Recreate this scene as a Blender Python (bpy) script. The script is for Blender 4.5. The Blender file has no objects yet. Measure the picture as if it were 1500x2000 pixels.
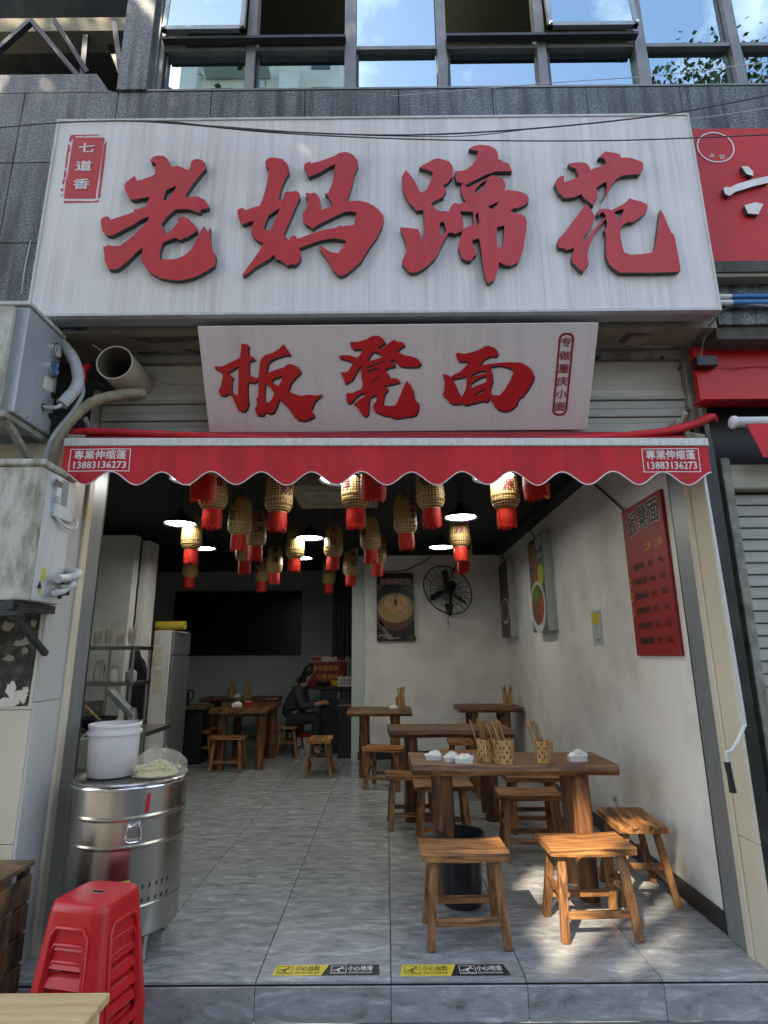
# Noodle-shop front: procedural Blender scene (bpy 4.5).  Units: metres, X right, Y into the shop, Z up.
import bpy, bmesh, math, random
from mathutils import Vector, Matrix, Quaternion
from mathutils.geometry import tessellate_polygon
random.seed(11)
scene = bpy.context.scene
col = scene.collection
R = math.radians

# ---------------------------------------------------------------- camera
cd = bpy.data.cameras.new('camera'); cam = bpy.data.objects.new('camera', cd); col.objects.link(cam)
cd.sensor_fit = 'VERTICAL'; cd.sensor_height = 24.0; cd.lens = 24.0*1120.4/2000.0
cd.clip_start = 0.05; cd.clip_end = 500
pitch, yaw, roll = 0.2433442, -0.0023755, -0.0079492
fw = Vector((math.sin(yaw)*math.cos(pitch), math.cos(yaw)*math.cos(pitch), math.sin(pitch)))
rt = Vector((math.cos(yaw), -math.sin(yaw), 0)); up = rt.cross(fw)
r2 = rt*math.cos(roll)+up*math.sin(roll); u2 = up*math.cos(roll)-rt*math.sin(roll)
cam.matrix_world = Matrix(((r2.x, u2.x, -fw.x, 0), (r2.y, u2.y, -fw.y, 0), (r2.z, u2.z, -fw.z, 1.40375), (0, 0, 0, 1)))
scene.camera = cam

# ---------------------------------------------------------------- sky and sun
SUN = Vector((-0.58, -1.05, 1.0)).normalized()
world = bpy.data.worlds.new('World'); scene.world = world; world.use_nodes = True
wn, wl = world.node_tree.nodes, world.node_tree.links
bg = wn['Background']
sky = wn.new('ShaderNodeTexSky'); sky.sky_type = 'NISHITA'; sky.sun_disc = False
sky.sun_elevation = math.asin(SUN.z); sky.sun_rotation = R(208.9)
sky.air_density = 1.0; sky.dust_density = 0.5; sky.ozone_density = 2.0
tc = wn.new('ShaderNodeTexCoord'); nz = wn.new('ShaderNodeTexNoise'); nz.inputs['Scale'].default_value = 5.5
nz.inputs['Detail'].default_value = 7; nz.inputs['Roughness'].default_value = 0.62
wl.new(tc.outputs['Generated'], nz.inputs['Vector'])
cr = wn.new('ShaderNodeValToRGB'); cr.color_ramp.elements[0].position = 0.50; cr.color_ramp.elements[1].position = 0.80
cr.color_ramp.elements[1].color = (0.6, 0.6, 0.6, 1)
wl.new(nz.outputs['Fac'], cr.inputs['Fac'])
mx = wn.new('ShaderNodeMix'); mx.data_type = 'RGBA'; mx.inputs[7].default_value = (8.5, 9.0, 9.6, 1)
wl.new(cr.outputs['Color'], mx.inputs[0]); wl.new(sky.outputs['Color'], mx.inputs[6]); wl.new(mx.outputs[2], bg.inputs['Color'])
bg.inputs['Strength'].default_value = 0.15
sl = bpy.data.lights.new('sun', 'SUN'); sl.energy = 2.5; sl.angle = R(0.55); sl.color = (1.0, 0.93, 0.82)
so = bpy.data.objects.new('sun', sl); col.objects.link(so); so.rotation_mode = 'QUATERNION'
so.rotation_quaternion = SUN.to_track_quat('Z', 'Y'); so.location = (-8, -12, 18)
scene.view_settings.view_transform = 'Standard'; scene.view_settings.look = 'None'
scene.view_settings.exposure = 2.05; scene.view_settings.gamma = 1.0; scene.view_settings.use_curve_mapping = False
scene.view_settings.use_white_balance = True; scene.view_settings.white_balance_temperature = 7700; scene.view_settings.white_balance_tint = 12.0
scene.cycles.use_denoising = True
scene.cycles.max_bounces = 8; scene.cycles.diffuse_bounces = 4; scene.cycles.transparent_max_bounces = 12
scene.cycles.sample_clamp_indirect = 4.0; scene.cycles.caustics_reflective = False; scene.cycles.caustics_refractive = False

# ---------------------------------------------------------------- helpers
MATS = {}
def nmat(name):
    m = bpy.data.materials.new(name); m.use_nodes = True; MATS[name] = m
    return m, m.node_tree.nodes, m.node_tree.links, m.node_tree.nodes['Principled BSDF']
def mat(name, c, rough=0.6, metal=0.0, c2=None, scale=6.0, stretch=(1, 1, 1), lo=0.35, hi=0.68, bump=0.0, bscale=60.0,
        rnd=0.0, spec=0.5, coat=0.0, emit=0.0, detail=5.0, alpha=1.0, trans=0.0, rvar=0.0):
    m, n, l, b = nmat(name)
    b.inputs['Roughness'].default_value = rough; b.inputs['Metallic'].default_value = metal
    b.inputs['Specular IOR Level'].default_value = spec; b.inputs['Coat Weight'].default_value = coat
    b.inputs['Alpha'].default_value = alpha; b.inputs['Transmission Weight'].default_value = trans
    if c2 is None: c2 = tuple(v*0.8 for v in c)
    tcn = n.new('ShaderNodeTexCoord'); mp = n.new('ShaderNodeMapping'); mp.inputs['Scale'].default_value = stretch
    l.new(tcn.outputs['Object'], mp.inputs['Vector'])
    oi = n.new('ShaderNodeObjectInfo')
    if rnd > 0:
        ad = n.new('ShaderNodeVectorMath'); ad.operation = 'ADD'
        cm = n.new('ShaderNodeCombineXYZ'); ml = n.new('ShaderNodeMath'); ml.operation = 'MULTIPLY'; ml.inputs[1].default_value = 37.0
        l.new(oi.outputs['Random'], ml.inputs[0]); l.new(ml.outputs[0], cm.inputs[0]); l.new(ml.outputs[0], cm.inputs[1])
        l.new(mp.outputs['Vector'], ad.inputs[0]); l.new(cm.outputs[0], ad.inputs[1]); vec = ad.outputs[0]
    else: vec = mp.outputs['Vector']
    nt = n.new('ShaderNodeTexNoise'); nt.inputs['Scale'].default_value = scale; nt.inputs['Detail'].default_value = detail
    nt.inputs['Roughness'].default_value = 0.6
    l.new(vec, nt.inputs['Vector'])
    rp = n.new('ShaderNodeValToRGB'); e = rp.color_ramp.elements
    e[0].position = lo; e[0].color = (*c, 1); e[1].position = hi; e[1].color = (*c2, 1)
    l.new(nt.outputs['Fac'], rp.inputs['Fac']); out = rp.outputs['Color']
    if rnd > 0:
        hs = n.new('ShaderNodeHueSaturation'); mr = n.new('ShaderNodeMapRange')
        mr.inputs[3].default_value = 1-rnd; mr.inputs[4].default_value = 1+rnd
        l.new(oi.outputs['Random'], mr.inputs[0]); l.new(mr.outputs[0], hs.inputs['Value']); l.new(out, hs.inputs['Color']); out = hs.outputs['Color']
    l.new(out, b.inputs['Base Color'])
    if rvar > 0:
        mr = n.new('ShaderNodeMapRange'); mr.inputs[3].default_value = max(0.02, rough-rvar); mr.inputs[4].default_value = min(1, rough+rvar)
        l.new(nt.outputs['Fac'], mr.inputs[0]); l.new(mr.outputs[0], b.inputs['Roughness'])
    if emit > 0:
        b.inputs['Emission Color'].default_value = (*c, 1); b.inputs['Emission Strength'].default_value = emit
    if bump > 0:
        bn = n.new('ShaderNodeTexNoise'); bn.inputs['Scale'].default_value = bscale; bn.inputs['Detail'].default_value = 4
        bp = n.new('ShaderNodeBump'); bp.inputs['Strength'].default_value = bump; bp.inputs['Distance'].default_value = 0.01
        l.new(vec, bn.inputs['Vector']); l.new(bn.outputs['Fac'], bp.inputs['Height']); l.new(bp.outputs['Normal'], b.inputs['Normal'])
    return m

class MB:
    """collects geometry; build() links it as one mesh object"""
    def __init__(s): s.v = []; s.f = []; s.m = []; s.cur = 0
    def add(s, vs, fs):
        o = len(s.v); s.v += [tuple(p) for p in vs]; s.f += [tuple(i+o for i in f) for f in fs]; s.m += [s.cur]*len(fs); return s
    def box(s, x0, x1, y0, y1, z0, z1):
        return s.add([(x0, y0, z0), (x1, y0, z0), (x1, y1, z0), (x0, y1, z0), (x0, y0, z1), (x1, y0, z1), (x1, y1, z1), (x0, y1, z1)],
                     [(3, 2, 1, 0), (4, 5, 6, 7), (0, 1, 5, 4), (1, 2, 6, 5), (2, 3, 7, 6), (3, 0, 4, 7)])
    def hexa(s, p):   # 8 points: bottom ring then top ring
        return s.add(p, [(3, 2, 1, 0), (4, 5, 6, 7), (0, 1, 5, 4), (1, 2, 6, 5), (2, 3, 7, 6), (3, 0, 4, 7)])
    def bar(s, p0, p1, w, h, upv=(0, 0, 1)):   # rectangular bar between two points
        p0, p1 = Vector(p0), Vector(p1); d = (p1-p0).normalized(); u = Vector(upv)
        if abs(d.dot(u)) > 0.95: u = Vector((0, 1, 0))
        a = d.cross(u).normalized()*w/2; b = a.cross(d).normalized()*h/2
        return s.hexa([p0-a-b, p0+a-b, p1+a-b, p1-a-b, p0-a+b, p0+a+b, p1+a+b, p1-a+b])
    def tube(s, pts, r, n=8, caps=True, closed=False):
        pts = [Vector(p) for p in pts]; k = len(pts); rs = r if isinstance(r, (list, tuple)) else [r]*k
        ds = []
        for i in range(k):
            a = pts[i-1] if (i > 0 or closed) else pts[i]; b = pts[(i+1) % k] if (i < k-1 or closed) else pts[i]
            ds.append((b-a).normalized())
        u = Vector((0, 0, 1)) if abs(ds[0].z) < 0.9 else Vector((1, 0, 0))
        u = (u-ds[0]*u.dot(ds[0])).normalized(); vs = []; fs = []
        for i in range(k):
            if i:
                q = ds[i-1].rotation_difference(ds[i]); u = (q @ u); u = (u-ds[i]*u.dot(ds[i])).normalized()
            w = ds[i].cross(u)
            for j in range(n):
                a = 2*math.pi*j/n; vs.append(pts[i]+(u*math.cos(a)+w*math.sin(a))*rs[i])
        m = k if closed else k-1
        for i in range(m):
            for j in range(n):
                a, b = i*n+j, i*n+(j+1) % n; c, d = ((i+1) % k)*n+(j+1) % n, ((i+1) % k)*n+j
                fs.append((a, b, c, d))
        if caps and not closed: fs += [tuple(range(n))[::-1], tuple((k-1)*n+j for j in range(n))]
        return s.add(vs, fs)
    def lathe(s, prof, n=24, c=(0, 0, 0), ax='z', cap0=False, cap1=False):
        vs = []; fs = []
        for r, h in prof:
            for j in range(n):
                a = 2*math.pi*j/n; x, y = r*math.cos(a), r*math.sin(a)
                p = (x, y, h) if ax == 'z' else ((h, x, y) if ax == 'x' else (y, h, x))
                vs.append((c[0]+p[0], c[1]+p[1], c[2]+p[2]))
        for i in range(len(prof)-1):
            for j in range(n): fs.append((i*n+j, i*n+(j+1) % n, (i+1)*n+(j+1) % n, (i+1)*n+j))
        if cap0: fs.append(tuple(range(n))[::-1])
        if cap1: fs.append(tuple((len(prof)-1)*n+j for j in range(n)))
        return s.add(vs, fs)
    def poly(s, loops, f3, d0, d1=None):
        """2-D outline with holes; f3(a,b,d) gives the 3-D point; d0 front, d1 back (None: a flat sheet)"""
        tri = tessellate_polygon([[Vector((a, b, 0)) for a, b in L] for L in loops]); flat = [p for L in loops for p in L]
        vs = [f3(a, b, d0) for a, b in flat]; fs = []
        t0 = Vector(vs[tri[0][0]]); nn = (Vector(vs[tri[0][1]])-t0).cross(Vector(vs[tri[0][2]])-t0)
        fr = Vector(f3(0, 0, d0))-Vector(f3(0, 0, d0+1)); flip = nn.dot(fr) < 0
        N = len(flat)
        for t in tri: fs.append(t[::-1] if flip else t)
        if d1 is not None:
            vs += [f3(a, b, d1) for a, b in flat]
            for t in tri: fs.append(tuple(i+N for i in (t if flip else t[::-1])))
            o = 0
            for L in loops:
                k = len(L)
                for i in range(k): fs.append((o+i, o+(i+1) % k, o+(i+1) % k+N, o+i+N))
                o += k
        return s.add(vs, fs)
    def text(s, body, size, place, bold=0.0, align='CENTER', extrude=0.0, sx=1.0, fit=None):
        """printed lettering; place(x,y,z) maps the text plane to 3-D"""
        c = bpy.data.curves.new('lettering', 'FONT'); c.body = body; c.size = size; c.extrude = extrude
        c.align_x = align; c.align_y = 'CENTER'; c.resolution_u = 2
        o = bpy.data.objects.new('lettering', c); col.objects.link(o)
        me = bpy.data.meshes.new_from_object(o.evaluated_get(bpy.context.evaluated_depsgraph_get()))
        if fit: xs_ = [p.co.x for p in me.vertices]; sx = fit/(max(xs_)-min(xs_))
        p0, p1_, p2_ = Vector(place(0, 0, 0)), Vector(place(1e-3, 0, 0)), Vector(place(0, 1e-3, 0)); nn = (p1_-p0).cross(p2_-p0).normalized()
        sh = [(0, 0)] if not bold else [(bold, 0), (-bold, 0), (0, bold), (0, -bold), (0, 0)]
        for k, (dx, dy) in enumerate(sh):      # heavier strokes: the glyph laid over itself a hair's breadth apart
            s.add([tuple(Vector(place(p.co.x*sx+dx*size, p.co.y+dy*size, p.co.z))+nn*0.00012*k) for p in me.vertices], [tuple(f.vertices) for f in me.polygons])
        bpy.data.objects.remove(o); bpy.data.curves.remove(c); bpy.data.meshes.remove(me); return s
    def xf(s, M):
        s.v = [tuple(M @ Vector(p)) for p in s.v]; return s
    def mesh(s, name, mats, smooth=None, bevel=0.0, recalc=False, seg=1, weld=False):
        me = bpy.data.meshes.new(name); me.from_pydata(s.v, [], s.f); me.update()
        for m in (mats if isinstance(mats, (list, tuple)) else [mats]): me.materials.append(MATS[m] if isinstance(m, str) else m)
        me.polygons.foreach_set('material_index', s.m)
        if bevel or recalc or weld:
            bm = bmesh.new(); bm.from_mesh(me)
            if weld: bmesh.ops.remove_doubles(bm, verts=bm.verts, dist=0.0004)
            bmesh.ops.recalc_face_normals(bm, faces=bm.faces)
            if bevel:
                ed = [e for e in bm.edges if len(e.link_faces) == 2 and e.calc_face_angle(0) > 0.5]
                bmesh.ops.bevel(bm, geom=ed, offset=bevel, segments=seg, affect='EDGES', profile=0.6, clamp_overlap=True)
            bm.to_mesh(me); bm.free()
        if smooth:
            me.shade_smooth(); me.set_sharp_from_angle(angle=R(smooth))
        return me
    def build(s, name, mats, parent=None, world=False, label=None, smooth=None, bevel=0.0, recalc=False, seg=1, kind=None, weld=False):
        if world and parent is not None: s.xf(wm(parent).inverted())
        return put(name, s.mesh(name, mats, smooth, bevel, recalc, seg, weld), parent, label, kind)
def wm(o):
    M = o.matrix_basis
    return (wm(o.parent) @ M) if o.parent else M.copy()
def put(name, me, parent=None, label=None, kind=None):
    o = bpy.data.objects.new(name, me); col.objects.link(o)
    if parent is not None: o.parent = parent
    if label: o['label'] = label
    if kind: o['kind'] = kind
    return o
def thing(name, label, cat, loc=(0, 0, 0), rz=0.0, group=None):
    o = bpy.data.objects.new(name, None); col.objects.link(o); o.empty_display_size = 0.1
    o.location = loc; o.rotation_euler = (0, 0, rz); o['label'] = label; o['category'] = cat
    if group: o['group'] = group
    return o
def tag(o, label, cat, group=None):
    o['label'] = label; o['category'] = cat
    if group: o['group'] = group
    return o
def struct(o): o['kind'] = 'structure'; return o
def dup(root, loc, rz=0.0, label=None, parent=None):
    r = root.copy(); col.objects.link(r); r.location = loc; r.rotation_euler = (0, 0, rz)
    if label: r['label'] = label
    def rec(a, b):
        for ch in a.children:
            c = ch.copy(); col.objects.link(c); c.parent = b; rec(ch, c)
    rec(root, r); return r
def B(x0, x1, y0, y1, z0, z1): return MB().box(x0, x1, y0, y1, z0, z1)
def rrect(x0, x1, y0, y1, r, n=5):
    o = []
    for cx, cy, a0 in ((x1-r, y1-r, 0), (x0+r, y1-r, 90), (x0+r, y0+r, 180), (x1-r, y0+r, 270)):
        for i in range(n+1): a = R(a0+90*i/n); o.append((cx+r*math.cos(a), cy+r*math.sin(a)))
    return o
def ell(cx, cy, rx, ry, n=28, a0=0, jit=0):
    return [(cx+(rx*math.cos(2*math.pi*i/n+a0))*(1+random.uniform(-jit, jit)), cy+(ry*math.sin(2*math.pi*i/n+a0))*(1+random.uniform(-jit, jit))) for i in range(n)]
def spline(pts, n=6):
    P = [Vector(p) for p in pts]; o = []
    for i in range(len(P)-1):
        p0, p1, p2, p3 = P[max(i-1, 0)], P[i], P[i+1], P[min(i+2, len(P)-1)]
        for k in range(n):
            t = k/n; o.append(0.5*((2*p1)+(p2-p0)*t+(2*p0-5*p1+4*p2-p3)*t*t+(3*p1-p0-3*p2+p3)*t**3))
    return o+[P[-1]]
def front(y): return lambda a, b, d: (a, y+d, b)        # print on a plane that faces the street (-Y)

# ---------------------------------------------------------------- materials
def wood(name, dark, mid, light, grain=(2.2, 26, 26), rough=0.45, rnd=0.16, coat=0.15):
    m, n, l, b = nmat(name)
    tcn = n.new('ShaderNodeTexCoord'); mp = n.new('ShaderNodeMapping'); mp.inputs['Scale'].default_value = grain
    oi = n.new('ShaderNodeObjectInfo'); cm = n.new('ShaderNodeCombineXYZ'); ml = n.new('ShaderNodeMath'); ml.operation = 'MULTIPLY'; ml.inputs[1].default_value = 61
    l.new(oi.outputs['Random'], ml.inputs[0]); l.new(ml.outputs[0], cm.inputs[0]); l.new(ml.outputs[0], cm.inputs[2])
    l.new(tcn.outputs['Object'], mp.inputs['Vector']); ad = n.new('ShaderNodeVectorMath'); ad.operation = 'ADD'
    l.new(mp.outputs['Vector'], ad.inputs[0]); l.new(cm.outputs[0], ad.inputs[1])
    nt = n.new('ShaderNodeTexNoise'); nt.inputs['Scale'].default_value = 1.0; nt.inputs['Detail'].default_value = 6; nt.inputs['Distortion'].default_value = 1.4
    l.new(ad.outputs[0], nt.inputs['Vector'])
    rp = n.new('ShaderNodeValToRGB'); e = rp.color_ramp.elements
    e[0].position = 0.33; e[0].color = (*dark, 1); e[1].position = 0.72; e[1].color = (*light, 1)
    k = rp.color_ramp.elements.new(0.5); k.color = (*mid, 1)
    l.new(nt.outputs['Fac'], rp.inputs['Fac'])
    hs = n.new('ShaderNodeHueSaturation'); mr = n.new('ShaderNodeMapRange'); mr.inputs[3].default_value = 1-rnd; mr.inputs[4].default_value = 1+rnd
    l.new(oi.outputs['Random'], mr.inputs[0]); l.new(mr.outputs[0], hs.inputs['Value']); l.new(rp.outputs['Color'], hs.inputs['Color'])
    l.new(hs.outputs['Color'], b.inputs['Base Color']); b.inputs['Roughness'].default_value = rough; b.inputs['Coat Weight'].default_value = coat; b.inputs['Coat Roughness'].default_value = 0.3
    bp = n.new('ShaderNodeBump'); bp.inputs['Strength'].default_value = 0.35; bp.inputs['Distance'].default_value = 0.004
    l.new(nt.outputs['Fac'], bp.inputs['Height']); l.new(bp.outputs['Normal'], b.inputs['Normal'])
wood('wood_stool', (0.045, 0.017, 0.006), (0.27, 0.108, 0.032), (0.52, 0.255, 0.088), grain=(3.0, 30, 30), rough=0.6, coat=0.03)
wood('wood_leg', (0.065, 0.026, 0.009), (0.23, 0.10, 0.034), (0.42, 0.215, 0.082), grain=(26, 26, 2.2))
wood('wood_rail', (0.065, 0.026, 0.009), (0.23, 0.10, 0.034), (0.40, 0.20, 0.075), grain=(3, 26, 26))
wood('wood_table', (0.030, 0.013, 0.005), (0.14, 0.058, 0.020), (0.31, 0.145, 0.05), grain=(2.0, 14, 22), rough=0.5)
wood('wood_log', (0.025, 0.010, 0.004), (0.125, 0.049, 0.016), (0.32, 0.14, 0.045), grain=(12, 12, 1.6), rough=0.55)
wood('wood_pale', (0.50, 0.33, 0.15), (0.62, 0.44, 0.22), (0.72, 0.55, 0.31), grain=(2.0, 18, 18), rough=0.55)
wood('wood_old', (0.03, 0.018, 0.01), (0.11, 0.06, 0.028), (0.24, 0.13, 0.05), grain=(10, 10, 2.5), rough=0.7)
wood('bamboo', (0.33, 0.17, 0.055), (0.52, 0.31, 0.12), (0.66, 0.44, 0.19), grain=(14, 14, 2), rough=0.4)
mat('chopstick', (0.50, 0.30, 0.12), 0.5, c2=(0.34, 0.18, 0.06), scale=8, rnd=0.15)

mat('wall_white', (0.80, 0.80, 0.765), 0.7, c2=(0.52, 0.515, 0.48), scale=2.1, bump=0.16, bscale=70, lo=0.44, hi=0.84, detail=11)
mat('wall_teal', (0.52, 0.61, 0.58), 0.75, c2=(0.44, 0.52, 0.50), scale=1.5, bump=0.08, bscale=90)  # grey-teal paint of the back walls
mat('ceiling_black', (0.012, 0.012, 0.014), 0.8)
mat('black', (0.012, 0.012, 0.014), 0.5)
mat('black_gloss', (0.012, 0.013, 0.016), 0.25)
mat('skirting', (0.02, 0.019, 0.018), 0.35, c2=(0.06, 0.055, 0.05), scale=9, lo=0.5, hi=0.8)
mat('aluminium', (0.29, 0.32, 0.33), 0.42, metal=0.5, c2=(0.25, 0.28, 0.29), scale=5, stretch=(6, 6, 0.6), rvar=0.1)
mat('frame_dark', (0.05, 0.055, 0.06), 0.4, metal=0.5)
mat('mullion', (0.23, 0.23, 0.22), 0.45, metal=0.4, c2=(0.15, 0.16, 0.16), scale=6)
mat('tile_cream', (0.62, 0.56, 0.43), 0.45, c2=(0.52, 0.46, 0.34), scale=3, stretch=(1, 1, 0.35), bump=0.03)
mat('tile_grey', (0.50, 0.50, 0.48), 0.45, c2=(0.42, 0.43, 0.42), scale=3, stretch=(1, 1, 0.4), rnd=0.05)
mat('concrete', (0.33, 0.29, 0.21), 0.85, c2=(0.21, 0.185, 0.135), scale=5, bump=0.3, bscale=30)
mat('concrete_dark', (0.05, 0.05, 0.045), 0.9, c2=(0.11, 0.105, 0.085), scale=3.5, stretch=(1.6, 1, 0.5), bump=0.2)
mat('shutter_cream', (0.50, 0.47, 0.37), 0.5, c2=(0.41, 0.38, 0.29), scale=6, stretch=(0.4, 1, 3), bump=0.04)
mat('shutter_grey', (0.40, 0.40, 0.34), 0.5, c2=(0.32, 0.32, 0.27), scale=6, stretch=(0.5, 1, 2), rnd=0.06)
mat('rail_grey', (0.32, 0.32, 0.26), 0.6, c2=(0.13, 0.13, 0.10), scale=11, bump=0.1)
mat('red_sign', (0.58, 0.006, 0.010), 0.45, c2=(0.50, 0.005, 0.008), scale=3)
mat('red_faded', (0.56, 0.026, 0.032), 0.5, c2=(0.47, 0.018, 0.022), scale=7, stretch=(3.5, 1, 0.5), lo=0.4, hi=0.75)
mat('letter_side', (0.055, 0.06, 0.055), 0.6)
mat('awning_red', (0.60, 0.012, 0.020), 0.7, c2=(0.36, 0.010, 0.013), scale=5, stretch=(2.4, 1, 0.45), lo=0.40, hi=0.82, detail=10, bump=0.15, bscale=120)
mat('awning_back', (0.28, 0.010, 0.014), 0.8)
mat('white_print', (0.80, 0.77, 0.74), 0.6)
mat('awning_bar', (0.66, 0.66, 0.61), 0.4, c2=(0.52, 0.50, 0.45), scale=20, stretch=(3, 1, 1))
mat('grey_metal', (0.42, 0.45, 0.46), 0.45, metal=0.25, c2=(0.34, 0.37, 0.38), scale=4, stretch=(3, 3, 0.5), rvar=0.1)
mat('white_metal', (0.56, 0.58, 0.57), 0.45, c2=(0.40, 0.41, 0.40), scale=5, stretch=(2.5, 2.5, 0.7), lo=0.4, hi=0.8)
mat('dirty_metal', (0.52, 0.51, 0.44), 0.6, c2=(0.20, 0.17, 0.11), scale=9, stretch=(2, 2, 0.8), lo=0.42, hi=0.70, detail=8)
mat('hose_wrap', (0.36, 0.31, 0.20), 0.65, c2=(0.22, 0.19, 0.12), scale=18, bump=0.5, bscale=50)
mat('hose_white', (0.50, 0.51, 0.50), 0.5, c2=(0.36, 0.37, 0.36), scale=14, bump=0.4, bscale=40)
mat('hose_grey', (0.34, 0.37, 0.39), 0.4)
mat('pvc', (0.50, 0.44, 0.34), 0.45, c2=(0.40, 0.34, 0.25), scale=4, bump=0.03)
mat('pvc_in', (0.13, 0.10, 0.07), 0.8)
mat('steel', (0.50, 0.47, 0.43), 0.26, metal=1.0, c2=(0.42, 0.395, 0.36), scale=3, stretch=(9, 9, 0.35), rvar=0.08)
mat('steel_dark', (0.40, 0.39, 0.38), 0.28, metal=1.0)
mat('chrome', (0.72, 0.72, 0.72), 0.12, metal=1.0)
mat('plastic_red', (0.56, 0.012, 0.018), 0.38, c2=(0.49, 0.010, 0.015), scale=5, bump=0.03, bscale=120)
mat('plastic_white', (0.74, 0.72, 0.72), 0.42, c2=(0.66, 0.63, 0.62), scale=4)
mat('plastic_black', (0.014, 0.014, 0.016), 0.35)
mat('yellow', (0.66, 0.52, 0.05), 0.5, c2=(0.55, 0.42, 0.05), scale=18, lo=0.5, hi=0.75)
mat('yellow_dim', (0.55, 0.50, 0.06), 0.5)
mat('print_black', (0.02, 0.02, 0.022), 0.55)
mat('print_gold', (0.66, 0.38, 0.06), 0.55)
mat('print_grey', (0.22, 0.24, 0.25), 0.6)
mat('paper', (0.66, 0.62, 0.53), 0.7, c2=(0.55, 0.50, 0.41), scale=12)
mat('paper_white', (0.50, 0.58, 0.60), 0.5)
mat('tissue', (0.80, 0.81, 0.78), 0.55, c2=(0.68, 0.70, 0.66), scale=26, bump=0.3, bscale=30)
mat('glue_stain', (0.035, 0.032, 0.026), 0.9, c2=(0.12, 0.11, 0.09), scale=22, lo=0.45, hi=0.7)
mat('tassel', (0.74, 0.028, 0.012), 0.6, c2=(0.52, 0.014, 0.008), scale=30, stretch=(4, 4, 0.2))
mat('lantern_ink', (0.12, 0.008, 0.008), 0.6)
mat('lantern_rim', (0.42, 0.29, 0.12), 0.5)
mat('cloth_black', (0.012, 0.012, 0.014), 0.9, c2=(0.02, 0.02, 0.024), scale=12)
mat('cloth_dark', (0.03, 0.032, 0.045), 0.85)
mat('hair', (0.008, 0.007, 0.006), 0.5)
mat('skin', (0.36, 0.20, 0.13), 0.55)
mat('cable_dark', (0.05, 0.055, 0.055), 0.5)
mat('cable_white', (0.62, 0.62, 0.60), 0.5)
mat('leaf', (0.045, 0.085, 0.022), 0.55, c2=(0.09, 0.14, 0.035), scale=2.5)
mat('bark', (0.12, 0.09, 0.06), 0.9, bump=0.5, bscale=20)
mat('asphalt', (0.16, 0.155, 0.145), 0.9, c2=(0.12, 0.117, 0.11), scale=30, bump=0.2)
mat('pale_render', (0.84, 0.81, 0.75), 0.8, c2=(0.68, 0.64, 0.57), scale=0.6)
mat('far_glass', (0.12, 0.20, 0.22), 0.15)
mat('lamp_glow', (0.86, 0.94, 1.0), 0.5, emit=10.5)
mat('bulb_glow', (1.0, 0.95, 0.82), 0.5, emit=30.0)
mat('gauge_face', (0.60, 0.62, 0.64), 0.3)
mat('gauge_blue', (0.05, 0.22, 0.52), 0.3)
mat('noodle', (0.78, 0.70, 0.40), 0.6, c2=(0.66, 0.56, 0.28), scale=30, bump=0.4, bscale=60)
mat('soup', (0.46, 0.33, 0.11), 0.35); mat('trotter', (0.72, 0.44, 0.25), 0.4, c2=(0.50, 0.24, 0.10), scale=14, bump=0.2, bscale=25)
mat('bowl_grey', (0.26, 0.27, 0.22), 0.5); mat('bowl_brown', (0.13, 0.06, 0.03), 0.5); mat('bowl_white', (0.62, 0.64, 0.66), 0.4)
mat('print_dark', (0.022, 0.020, 0.022), 0.35); mat('print_maroon', (0.045, 0.016, 0.014), 0.4); mat('print_green', (0.07, 0.16, 0.03), 0.5, c2=(0.12, 0.22, 0.04), scale=30)
mat('print_orange', (0.46, 0.10, 0.02), 0.5, c2=(0.34, 0.05, 0.012), scale=14); mat('print_teal', (0.10, 0.14, 0.13), 0.5); mat('print_meat', (0.12, 0.05, 0.03), 0.5, c2=(0.2, 0.1, 0.06), scale=30)
mat('room_dark', (0.018, 0.024, 0.014), 0.8)
mat('canvas_edge', (0.42, 0.45, 0.44), 0.6)
mat('menu_red', (0.30, 0.010, 0.014), 0.5, c2=(0.26, 0.008, 0.011), scale=4)
mat('pot_green', (0.06, 0.10, 0.03), 0.6)

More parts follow.
